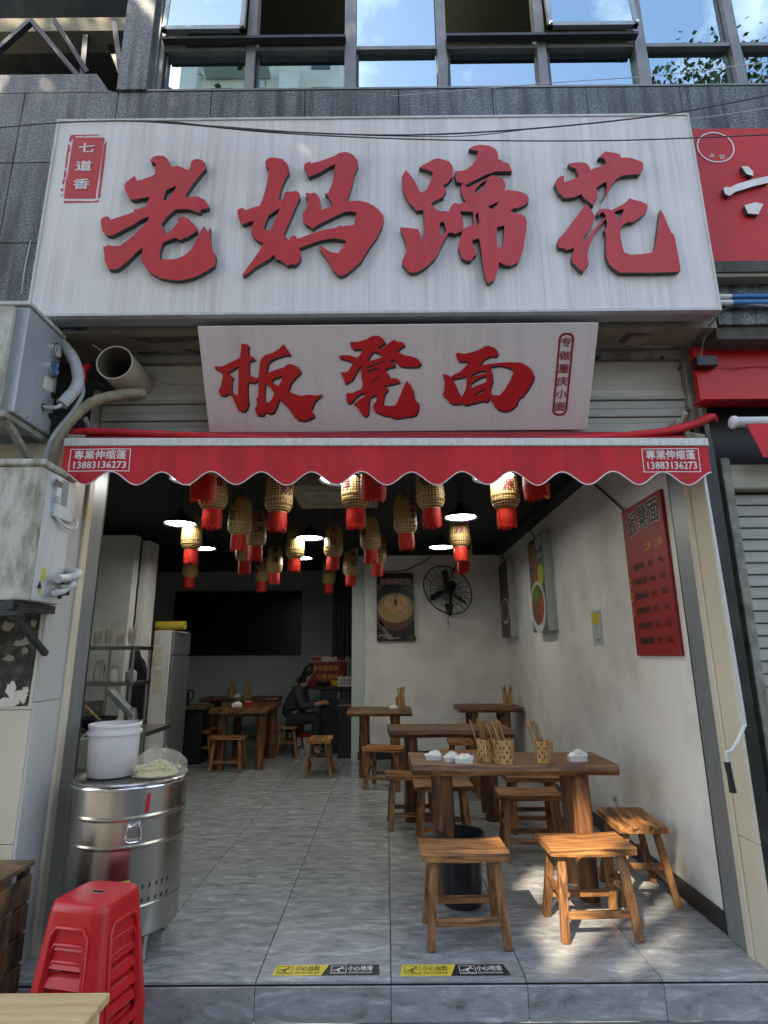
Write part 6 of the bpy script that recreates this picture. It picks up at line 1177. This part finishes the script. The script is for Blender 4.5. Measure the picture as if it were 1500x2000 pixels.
B(-2.95, -2.45, 8.15, 8.6, 0.70, 0.74).build('top', 'wood_old', ks, world=True); B(-2.90, -2.50, 8.2, 8.58, 0.02, 0.699).build('cabinet', 'black', ks, world=True)
ke = thing('kettle', 'black electric kettle on the dark stand', 'kettle', (-2.80, 8.28, 0.742))
MB().lathe([(0.001, 0.0), (0.075, 0.0), (0.08, 0.02), (0.07, 0.14), (0.055, 0.20), (0.02, 0.225), (0.001, 0.23)], 18).build('jug', 'black_gloss', ke, smooth=50); MB().tube(spline([(0.06, 0, 0.2), (0.12, 0, 0.19), (0.125, 0, 0.11), (0.08, 0, 0.04)], 5), 0.011, 6).build('handle', 'black', ke, smooth=50); B(-0.02, 0.0, -0.085, -0.07, 0.03, 0.17).build('steel_strip', 'chrome', ke)

# person seated on the stool, side-on, head bowed over the hands
def skinned(name, nodes, edges, m, parent, root=0, sub=2, label=None):
    me = bpy.data.meshes.new(name); me.from_pydata([n_[0] for n_ in nodes], edges, []); me.materials.append(MATS[m])
    o = put(name, me, parent, label); md = o.modifiers.new('skin', 'SKIN'); md.use_smooth_shade = True
    for i, n_ in enumerate(nodes): me.skin_vertices[0].data[i].radius = (n_[1], n_[2] if len(n_) > 2 else n_[1])
    me.skin_vertices[0].data[root].use_root = True
    ss_ = o.modifiers.new('sub', 'SUBSURF'); ss_.levels = sub; ss_.render_levels = sub; return o
pe = thing('person', 'person in dark clothes sitting on a stool, head bowed over the hands', 'person', (-1.40, 8.86, 0.43), R(-4))
N = [((0, 0, 0.09), .12, .15), ((0.03, 0, 0.25), .11, .145), ((0.10, 0, 0.43), .115, .16), ((0.16, 0, 0.55), .06, .06), ((0.20, 0, 0.61), .05, .05), ((0.245, 0, 0.68), .085, .075), ((0.275, 0, 0.755), .085, .075), ((0.28, 0, 0.80), .06, .055)]
E_ = [(i, i+1) for i in range(7)]
def limb(start, pts):
    a = start
    for p in pts: N.append(p); E_.append((a, len(N)-1)); a = len(N)-1
    return a
for s_ in (-1, 1):
    h_ = limb(2, [((0.12, 0.16*s_, 0.47), .06), ((0.20, 0.20*s_, 0.25), .046), ((0.40, 0.11*s_, 0.28), .034), ((0.455, 0.075*s_, 0.29), .032), ((0.50, 0.06*s_, 0.30), .030)])
    for k in range(4): limb(h_, [((0.535, (0.035+0.018*k)*s_, 0.305), .009), ((0.560-0.004*k, (0.035+0.018*k)*s_, 0.285), .008), ((0.555-0.006*k, (0.036+0.018*k)*s_, 0.26), .007)])
    limb(h_-1, [((0.47, 0.035*s_, 0.315), .010), ((0.505, 0.022*s_, 0.325), .009)])
    limb(0, [((0.05, 0.09*s_, 0.07), .09), ((0.40, 0.12*s_, 0.09), .062), ((0.38, 0.12*s_, -0.33), .04), ((0.42, 0.12*s_, -0.375), .04), ((0.52, 0.13*s_, -0.395), .034)])
skinned('body', N, E_, 'skin', pe)
jn = [((-0.01, 0, 0.05), .16, .185), ((0.03, 0, 0.26), .135, .17), ((0.10, 0, 0.43), .135, .185), ((0.155, 0, 0.535), .078, .078)]; je = [(0, 1), (1, 2), (2, 3)]
for s_ in (-1, 1):
    b0 = len(jn); jn += [((0.12, 0.165*s_, 0.47), .075), ((0.20, 0.205*s_, 0.25), .062), ((0.38, 0.12*s_, 0.28), .05)]; je += [(2, b0), (b0, b0+1), (b0+1, b0+2)]
skinned('jacket', jn, je, 'cloth_dark', pe)
tn = [((0, 0, 0.085), .135, .165)]; te = []
for s_ in (-1, 1):
    b0 = len(tn); tn += [((0.06, 0.09*s_, 0.07), .105), ((0.40, 0.12*s_, 0.09), .078), ((0.385, 0.12*s_, -0.14), .062), ((0.38, 0.12*s_, -0.30), .058)]; te += [(0, b0), (b0, b0+1), (b0+1, b0+2), (b0+2, b0+3)]
skinned('trousers', tn, te, 'cloth_black', pe)
for s_ in (-1, 1): skinned('shoe', [((0.36, 0.12*s_, -0.385), .046), ((0.44, 0.12*s_, -0.385), .045), ((0.545, 0.13*s_, -0.395), .036)], [(0, 1), (1, 2)], 'black', pe)
skinned('hair', [((0.17, 0, 0.60), .07), ((0.215, 0, 0.70), .10, .095), ((0.27, 0, 0.775), .112, .10), ((0.325, 0, 0.775), .075, .085), ((0.13, 0, 0.53), .045)], [(4, 0), (0, 1), (1, 2), (2, 3)], 'hair', pe)
for s_ in (-1, 1): MB().lathe([(0.001, -0.006), (0.011, -0.004), (0.011, 0.004), (0.001, 0.006)], 8, (0.325, 0.03*s_, 0.695)).build('eye', 'black', pe)
phn = tag(B(-0.875, -0.80, 8.78, 8.93, 0.735, 0.745).build('phone', 'black_gloss', None, bevel=0.002), 'dark phone in the hands of the seated person', 'phone')

# ================================================================ FRONT: barrel, bucket, bag, red stools, low table, floor stickers
bc = (-1.36, 3.30); br = 0.28
ba = thing('noodle_boiler', 'round stainless steel noodle boiler on legs beside the door frame', 'boiler', (bc[0], bc[1], 0))
MB().lathe([(0.001, 0.115), (br-0.012, 0.115), (br, 0.125), (br, 0.130), (br, 0.241), (br, 0.245), (br+0.003, 0.25), (br, 0.255), (br, 0.259), (br, 0.501), (br, 0.505), (br+0.0025, 0.511), (br+0.0025, 0.519), (br, 0.525), (br, 0.529), (br, 0.626), (br, 0.630), (br+0.0025, 0.636), (br+0.0025, 0.644), (br, 0.65), (br, 0.654), (br, 0.765)], 64).build('drum', 'steel', ba, smooth=50)
MB().lathe([(br, 0.766), (br+0.012, 0.768), (br+0.014, 0.775), (br+0.010, 0.782), (br-0.004, 0.783)], 64).build('rim', 'chrome', ba, smooth=50)
MB().lathe([(br+0.006, 0.7835), (br+0.008, 0.790), (br+0.002, 0.797), (br-0.03, 0.797), (br-0.04, 0.792), (0.001, 0.794)], 64).build('lid', 'steel', ba, smooth=40)
for a in (-30, 60, 150, 240): MB().lathe([(0.022, 0.0), (0.026, 0.008), (0.026, 0.02), (0.023, 0.022), (0.023, 0.125)], 14, (0.245*math.cos(R(a-10)), 0.245*math.sin(R(a-10)), 0)).build('leg', 'steel', ba, smooth=40)
def onb(ang, h, out=0.0): return Vector(((br+out)*math.sin(ang), -(br+out)*math.cos(ang), h))
ha = R(28); hd = MB()
for da in (-0.075, 0.075): hd.tube([onb(ha+da, 0.615, 0.004), onb(ha+da, 0.615, 0.02), onb(ha+da*1.05, 0.608, 0.024)], 0.007, 6)
hd.tube(spline([onb(ha-0.08, 0.615, 0.018), onb(ha-0.11, 0.57, 0.02), onb(ha-0.10, 0.545, 0.02), onb(ha, 0.540, 0.02), onb(ha+0.10, 0.545, 0.02), onb(ha+0.11, 0.57, 0.02), onb(ha+0.08, 0.615, 0.018)], 5), 0.005, 6)
hd.build('handle', 'chrome', ba, smooth=50)
vs = [onb(ha+d, z, 0.003) for d, z in ((-0.12, 0.632), (0.12, 0.632), (0.12, 0.602), (0.05, 0.596), (0, 0.606), (-0.05, 0.596), (-0.12, 0.602))]; MB().add(vs, [tuple(range(7))]).build('handle_plate', 'chrome', ba)
for i, zz_ in enumerate((0.335, 0.275)):
    for k in range(6):
        a = R(34+7.0*k); p = onb(a, zz_, 0.0012); t_ = Vector((math.cos(a), math.sin(a), 0))*0.006
        MB().add([p-t_+Vector((0, 0, -.009)), p+t_*0.2+Vector((0, 0, -.011)), p+t_+Vector((0, 0, .006)), p-t_*0.2+Vector((0, 0, .010))], [(0, 1, 2, 3)]).build('vent_slot', 'black', ba)
MB().add([onb(R(20), 0.375, 0.0015), onb(R(29), 0.375, 0.0015), onb(R(29), 0.335, 0.0015), onb(R(20), 0.335, 0.0015)], [(3, 2, 1, 0)]).build('yellow_sticker', 'yellow', ba)
MB().add([onb(R(38), 0.745, 0.0015), onb(R(42), 0.745, 0.0015), onb(R(41), 0.66, 0.0015), onb(R(37), 0.66, 0.0015)], [(3, 2, 1, 0)]).build('red_sticker', 'plastic_red', ba)
ta = R(24); MB().tube(spline([onb(ta, 0.29, -0.005), onb(ta, 0.29, 0.05), onb(ta+0.06, 0.275, 0.075), onb(ta+0.10, 0.235, 0.078), onb(ta+0.10, 0.20, 0.076)], 5), [0.015]*3+[0.02]*18, 12).build('drain_tap', 'chrome', ba, smooth=60)
MB().tube([onb(ta-0.05, 0.315, 0.045), onb(ta+0.12, 0.305, 0.05)], 0.007, 6).build('tap_lever', 'steel_dark', ba)
bu = thing('white_bucket', 'white plastic bucket standing on the noodle boiler', 'bucket', (-1.462, 3.27, 0.7975))
MB().lathe([(0.001, 0.0), (0.112, 0.0), (0.117, 0.006), (0.127, 0.205), (0.137, 0.207), (0.137, 0.222), (0.128, 0.224), (0.129, 0.243), (0.134, 0.245), (0.134, 0.258), (0.127, 0.260), (0.126, 0.240), (0.113, 0.01), (0.001, 0.008)], 44).build('pail', 'plastic_white', bu, smooth=40)
MB().tube(spline([(-0.135, -0.03, 0.215), (-0.15, -0.05, 0.19), (-0.13, -0.075, 0.185), (-0.09, -0.1, 0.20)], 5), 0.003, 5).build('bail', 'cable_white', bu)
bgx = thing('noodle_bag', 'clear plastic bag of fresh noodles lying on the boiler lid', 'bag', (-1.215, 3.27, 0.7975))
rg = random.Random(4); vs = []; fs = []; n, mm = 28, 9
for i in range(mm+1):
    f = i/mm; r = (0.135*math.sqrt(max(0, 1-(f*1.02)**2.2))+0.012); z = 0.012+0.112*f**0.85
    for j in range(n): a = 2*math.pi*j/n; k = 1+0.05*math.sin(3*a+f*3)+rg.uniform(-.02, .02); vs.append((r*k*math.cos(a), r*0.8*k*math.sin(a), max(0.004, z*(1+0.08*math.sin(5*a)))-0.008*(i == 0)))
for i in range(mm):
    for j in range(n): fs.append((i*n+j, i*n+(j+1) % n, (i+1)*n+(j+1) % n, (i+1)*n+j))
fs += [tuple(range(n))[::-1], tuple(mm*n+j for j in range(n))]
film = MB().add(vs, fs).build('film', 'bag_film', bgx, smooth=80)
fr = MB(); 
for k in range(9):
    a = 2*math.pi*k/9+0.3; L = rg.uniform(0.03, 0.07); p0 = Vector((0.01*math.cos(a), 0.01*math.sin(a), 0.118)); p1 = p0+Vector((L*math.cos(a), L*0.7*math.sin(a), rg.uniform(0.0, 0.035))); p2 = p0+Vector((L*0.9*math.cos(a+0.7), L*0.65*math.sin(a+0.7), rg.uniform(-0.005, 0.02)))
    fr.add([p0, p1, p2], [(0, 1, 2)])
fr.build('gathered_neck', 'bag_film', film)
nd = MB()
for k in range(46):
    a, r = rg.uniform(0, 6.28), rg.uniform(0.01, 0.095); c = Vector((r*math.cos(a), r*0.75*math.sin(a), rg.uniform(0.012, 0.05*(1-r*5)+0.02))); d = rg.uniform(0, 6.28)
    nd.tube(spline([c+Vector((0.03*math.cos(d+t_), 0.022*math.sin(d+t_), 0.004*math.sin(t_*2))) for t_ in (0, 1.2, 2.4, 3.6)], 3), 0.005, 5)
nd.lathe([(0.001, 0.004), (0.105, 0.006), (0.095, 0.022), (0.04, 0.034), (0.001, 0.036)], 18); nd.build('noodles', 'noodle', bgx, smooth=60)

# stack of red plastic stools on the pavement
def red_stool(x, y, z, rz, label, H=0.47):
    t = thing('plastic_stool', label, 'stool', (x, y, z), rz, group='stacked red plastic stools')
    wt, wb = 0.130, 0.178
    def ring(h, s=1.0):
        w = (wt+(wb-wt)*(1-h/H))*s; return rrect(-w, w, -w, w, 0.05, 4)
    lev = [(H-0.030, 1.0), (H-0.012, 0.985), (H-0.003, 0.95), (H, 0.88)]
    vs = []; fs = []
    for h, s in lev: vs += [(a, b_, h) for a, b_ in ring(h, s)]
    k = len(ring(0)); top = (len(lev)-1)*k
    for i in range(len(lev)-1):
        for j in range(k): fs.append((i*k+j, i*k+(j+1) % k, (i+1)*k+(j+1) % k, (i+1)*k+j))
    m = MB(); m.add(vs, fs)
    hole = rrect(-0.032, 0.032, -0.011, 0.011, 0.010, 4); m.poly([ring(H, 0.88), hole[::-1]], lambda a, b_, d: (a, b_, H-d), 0)
    sx = MB(); sx.poly([ring(H, 0.84), hole[::-1]], lambda a, b_, d: (a, b_, H-0.004-d), 0, 0.002)
    m.build('seat', 'plastic_red', t, smooth=40, weld=True); sx.build('seat_underside', 'plastic_red', t)
    MB().poly([rrect(-0.034, 0.034, -0.013, 0.013, 0.011, 4), rrect(-0.027, 0.027, -0.008, 0.008, 0.007, 4)[::-1]], lambda a, b_, d: (a, b_, H+0.0015-d), 0, 0.004).build('hand_hole_rim', 'steel_dark', t)
    # four sloping sides with a raised arched frame, louvre bars and an arched opening
    for q_ in range(4):
        M_ = Matrix.Rotation(math.pi/2*q_, 4, 'Z')
        def sf(u, v, d): w = wt+(wb-wt)*(1-v/H); return tuple(M_ @ Vector((u, -w+d, v)))
        hi = H-0.030; wl, wh = wb-0.050, wt+(wb-wt)*0.030/H-0.050
        op = [(-0.092, 0.06), (-0.072, hi-0.085), (-0.055, hi-0.066), (0.055, hi-0.066), (0.072, hi-0.085), (0.092, 0.06), (0.06, 0.035), (-0.06, 0.035)]
        outl = [(-wl, 0.0), (wl, 0.0), (wh, hi), (-wh, hi)]
        p_ = MB().poly([outl, op], sf, 0, 0.004).build('side_panel', 'plastic_red', t)
        arch = [(-0.103, 0.06), (-0.082, hi-0.080), (-0.062, hi-0.052), (0.062, hi-0.052), (0.082, hi-0.080), (0.103, 0.06)]
        MB().tube([sf(u, v, -0.002) for u, v in arch], 0.009, 8).build('arch_rib', 'plastic_red', p_, smooth=60)
        for i in range(4):
            v = hi-0.115-0.062*i; w = 0.070+0.022*(1-v/H)+0.004
            MB().hexa([sf(-w, v-0.016, 0.000), sf(w, v-0.016, 0.000), sf(w, v-0.012, 0.016), sf(-w, v-0.012, 0.016), sf(-w, v+0.020, 0.012), sf(w, v+0.020, 0.012), sf(w, v+0.024, 0.022), sf(-w, v+0.024, 0.022)]).build('louvre', 'plastic_red', p_, bevel=0.004)
        cvs = []; cfs = []       # rounded corner post
        for i in range(6):
            a = R(-90+90*i/5-0); 
            for h in (0.0, hi): w = wt+(wb-wt)*(1-h/H); cvs.append(tuple(M_ @ Vector((w-0.05+0.05*math.cos(a), -(w-0.05)+0.05*math.sin(a), h))))
        for i in range(5): cfs.append((2*i, 2*i+2, 2*i+3, 2*i+1))
        MB().add(cvs, cfs).build('leg', 'plastic_red', t, smooth=60)
    return t
for k, lab in enumerate(('bottom red plastic stool of the stack', 'middle red plastic stool of the stack', 'top red plastic stool of the stack in front of the boiler')):
    red_stool(-1.235, 2.745, -0.15+0.058*k, R(-13), lab)
lt = thing('low_table', 'corner of a pale wooden table at the bottom left', 'table', (-1.4, 2.1, -0.15))
B(-1.90, -0.945, 1.80, 2.275, 0.272, 0.300).build('tabletop', 'wood_pale', lt, world=True, bevel=0.004)
for x in (-1.86, -0.99):
    for y in (1.84, 2.235): MB().bar((x, y, -0.15), (x, y, 0.272), 0.045, 0.045).build('leg', 'wood_pale', lt, world=True)
B(-1.84, -1.01, 2.22, 2.24, 0.20, 0.271).build('apron', 'wood_pale', lt, world=True)
cra = thing('wooden_crate', 'old brown wooden crate standing against the left pillar', 'crate', (-1.95, 2.82, -0.15))
CX0, CX1, CY0, CY1 = -2.45, (-1.6444, 2.9500, 0.4525)[0], 2.72, 2.95
CT = (-1.6174, 2.9000, 0.4748)[2]
for x in (CX0, CX1-0.04): 
    for y in (CY0, CY1-0.04): B(x, x+0.04, y, y+0.04, -0.15, CT).build('corner_post', 'wood_old', cra, world=True, bevel=0.003)
nb_ = 5
for k in range(nb_):
    z0 = -0.14+(CT+0.12)*k/nb_; z1 = z0+(CT+0.12)/nb_-0.012
    B(CX0+0.005, CX1-0.005, CY0-0.014, CY0-0.001, z0, z1).build('board', 'wood_old' if k % 2 else 'wood_table', cra, world=True, bevel=0.002)
    B(CX1+0.001, CX1+0.013, CY0+0.002, CY1-0.004, z0, z1).build('board', 'wood_old', cra, world=True, bevel=0.002)
B(CX0-0.01, CX1+0.016, CY0-0.02, CY1, CT+0.001, CT+0.022).build('lid_board', 'wood_old', cra, world=True, bevel=0.002)
def sticker(x0, x1, y0, y1, label, trap):
    t = thing('floor_sticker', label, 'sticker', (x0, y0, 0), group='warning stickers on the step'); z = 0.0008; W_ = x1-x0; H_ = y1-y0
    fl = lambda a, b_, d: (x0+a, y0+b_, z+0.0006-d)
    xm0, xm1 = W_*0.46, W_*0.52
    MB().poly([[(0, 0), (xm0, 0), (xm1, H_), (0.012, H_)]], fl, 0, 0.0006).build('yellow_half', 'yellow', t, world=True)
    MB().poly([[(xm0, 0), (W_, 0), (W_-(0.02 if trap else 0.002), H_), (xm1, H_)]], fl, 0, 0.0006).build('black_half', 'print_black', t, world=True)
    for (cx, m_, txt, en, bx0) in ((W_*0.325, 'print_black', '小心台阶', 'WATCH YOUR STEP', 0.02), (W_*0.82, 'white_print', '小心地滑', 'CAUTION WET FLOOR', W_*0.545)):
        MB().text(txt, H_*0.50, lambda x, y, zz_: (x0+cx+x, y0+H_*0.60+y, z+0.0014), 0.012, fit=W_*0.23).build('lettering', m_, t, world=True)
        MB().text(en, H_*0.19, lambda x, y, zz_: (x0+cx+x, y0+H_*0.22+y, z+0.0014), 0.012, fit=W_*0.225).build('lettering', m_, t, world=True)
        a0, a1, b0, b1 = bx0, bx0+H_*0.78, H_*0.14, H_*0.86; q_ = 0.0026
        ic = MB().poly([[(a0, b0), (a1, b0), (a1, b1), (a0, b1)], [(a0+q_, b0+q_), (a0+q_, b1-q_), (a1-q_, b1-q_), (a1-q_, b0+q_)]], lambda a, b_, d: (x0+a, y0+b_, z+0.0014-d), 0).build('pictogram_frame', m_, t, world=True)
        g_ = MB(); w = a1-a0; h = b1-b0; fg_ = lambda a, b_, d: (x0+a0+a*w, y0+b0+b_*h, z+0.0015-d)
        g_.poly([[(0.30, 0.50), (0.42, 0.40), (0.70, 0.66), (0.62, 0.76)]], fg_, 0); g_.poly([[(0.38, 0.46), (0.12, 0.36), (0.10, 0.44), (0.33, 0.55)]], fg_, 0); g_.poly([[(0.40, 0.42), (0.52, 0.22), (0.60, 0.25), (0.50, 0.47)]], fg_, 0)
        g_.poly([[(0.60, 0.72), (0.90, 0.60), (0.88, 0.54), (0.64, 0.62)]], fg_, 0); g_.poly([ell(0.72, 0.82, 0.08, 0.08, 12)], fg_, 0); g_.poly([[(0.1, 0.16), (0.9, 0.10), (0.9, 0.15), (0.1, 0.22)]], fg_, 0)
        g_.build('pictogram', m_, ic, world=True)
sticker(-0.533, -0.045, 3.013, 3.103, 'yellow and black warning sticker on the step, nearer the red stools', False)
sticker(0.048, 0.548, 3.003, 3.099, 'yellow and black warning sticker on the step below the wooden stool', True)

# ================================================================ ACROSS THE STREET (seen only in the window reflections, and as shade)
tw = thing('apartment_tower', 'pale apartment tower across the street, mirrored in the windows', 'building', (-7.4, -24, -0.15))
B(-12.2, -2.6, -30, -22, -0.15, 46).build('wall', 'pale_render', tw, world=True)
B(-12.4, -2.4, -30.2, -21.8, 46.001, 47.2).build('parapet', 'pale_render', tw, world=True)
for x0, x1 in ((-12.2, -11.2), (-6.2, -5.0)): B(x0, x1, -21.999, -21.2, -0.15, 46).build('bay', 'pale_render', tw, world=True)
for f in range(7, 15):
    for c, (x0, x1) in enumerate(((-10.6, -9.2), (-8.6, -7.2), (-4.4, -3.2))):
        w_ = B(x0, x1, -22.02, -21.96, 3.0*f+0.9, 3.0*f+2.5).build('window', 'mullion', tw, world=True)
        B(x0+0.08, x1-0.08, -21.955, -21.94, 3.0*f+0.98, 3.0*f+2.42).build('pane', 'far_glass', w_, world=True)
    B(-10.9, -6.9, -21.935, -21.2, 3.0*f+0.2, 3.0*f+0.5).build('balcony', 'wall_teal', tw, world=True)
row = thing('shop_row', 'low row of shops across the street, mirrored in the steel boiler', 'building', (0, -15, -0.15))
for k in range(9):
    x0 = -27+6*k; h = 6.5+1.3*((k*7) % 4)
    B(x0, x0+5.96, -20, -15, -0.15, h).build('house_front', ('pale_render', 'concrete', 'tile_cream')[k % 3], row, world=True)
    B(x0+0.5, x0+5.4, -14.998, -14.9, 0.0, 2.9).build('shop_opening', 'black_gloss', row, world=True)
    B(x0+0.3, x0+5.6, -14.998, -14.7, 3.1, 4.0).build('fascia', ('red_sign', 'sign_small', 'print_teal', 'wood_old')[k % 4], row, world=True)
    for w_ in range(3):
        f_ = B(x0+0.6+1.7*w_, x0+1.8+1.7*w_, -14.998, -14.94, 4.7, 6.0).build('window', 'mullion', row, world=True); B(x0+0.68+1.7*w_, x0+1.72+1.7*w_, -14.939, -14.93, 4.78, 5.92).build('pane', 'far_glass', f_, world=True)
def tree(x, y, trunk_h, crown, nleaf, label, seed, clear=None, ls=0.17):
    rg = random.Random(seed); t = thing('street_tree', label, 'tree', (x, y, -0.15), group='street trees')
    cx, cy, cz, rx, ry, rz_ = crown
    MB().tube(spline([(x, y, -0.2), (x+0.1, y, trunk_h*0.4), (cx*0.3+x*0.7, cy*0.3+y*0.7, trunk_h*0.8), (cx, cy, cz)], 5), [0.24-0.009*i for i in range(16)], 10).build('trunk', 'bark', t, world=True, smooth=60)
    lm = MB()
    for k in range(14):
        a = rg.uniform(0, 6.28); e_ = rg.uniform(-0.2, 1.0); p0 = Vector((x*0.5+cx*0.5, y*0.5+cy*0.5, trunk_h*0.75+rg.uniform(0, 1.4))); p1 = Vector((cx+rx*0.75*math.cos(a)*math.cos(e_), cy+ry*0.75*math.sin(a)*math.cos(e_), cz+rz_*0.75*math.sin(e_)))
        lm.tube([p0, (p0+p1)/2+Vector((0, 0, 0.4)), p1], [0.08, 0.05, 0.015], 6)
    lm.build('limbs', 'bark', t, world=True)
    m = MB(); cl = []
    while len(cl) < nleaf//28:
        p = Vector((rg.uniform(-1, 1), rg.uniform(-1, 1), rg.uniform(-1, 1)))
        if p.length < 1.0: cl.append(Vector((cx+p.x*rx, cy+p.y*ry, cz+p.z*rz_)))
    for c in cl:
        for k in range(28):
            p = c+Vector((rg.gauss(0, .30), rg.gauss(0, .30), rg.gauss(0, .24)))
            if clear and clear(p, rg): continue
            d = Vector((rg.uniform(-1, 1), rg.uniform(-1, 1), rg.uniform(-1, .5))).normalized()*ls; e_ = d.cross(Vector((rg.uniform(-1, 1), rg.uniform(-1, 1), rg.uniform(-1, 1)))).normalized()*ls*0.32
            m.add([p, p+d*0.5+e_, p+d, p+d*0.5-e_], [(0, 1, 2, 3)])
    m.build('crown', 'leaf', t, world=True); return t
def gap(p, rg):        # leaves left out along the sun's path to shape the floor's sun patch
    tt = p.z/SUN.z; q_ = p-SUN*tt
    if 0.72 < q_.x < 2.3 and 2.95 < q_.y < 4.45: return True
    return 0.0 < q_.x <= 0.72 and 2.9 < q_.y < 4.0 and rg.random() < 0.55
tree(-4.0, -4.4, 5.0, (-3.7, -3.7, 8.2, 4.8, 1.7, 3.8), 68000, 'leafy street tree on the pavement whose shade falls on the sign', 1, gap)
tree(7.2, -4.6, 6.5, (7.3, -4.4, 11.2, 2.6, 2.0, 3.0), 14000, 'leafy street tree mirrored in the right-hand window', 2, None, 0.13)
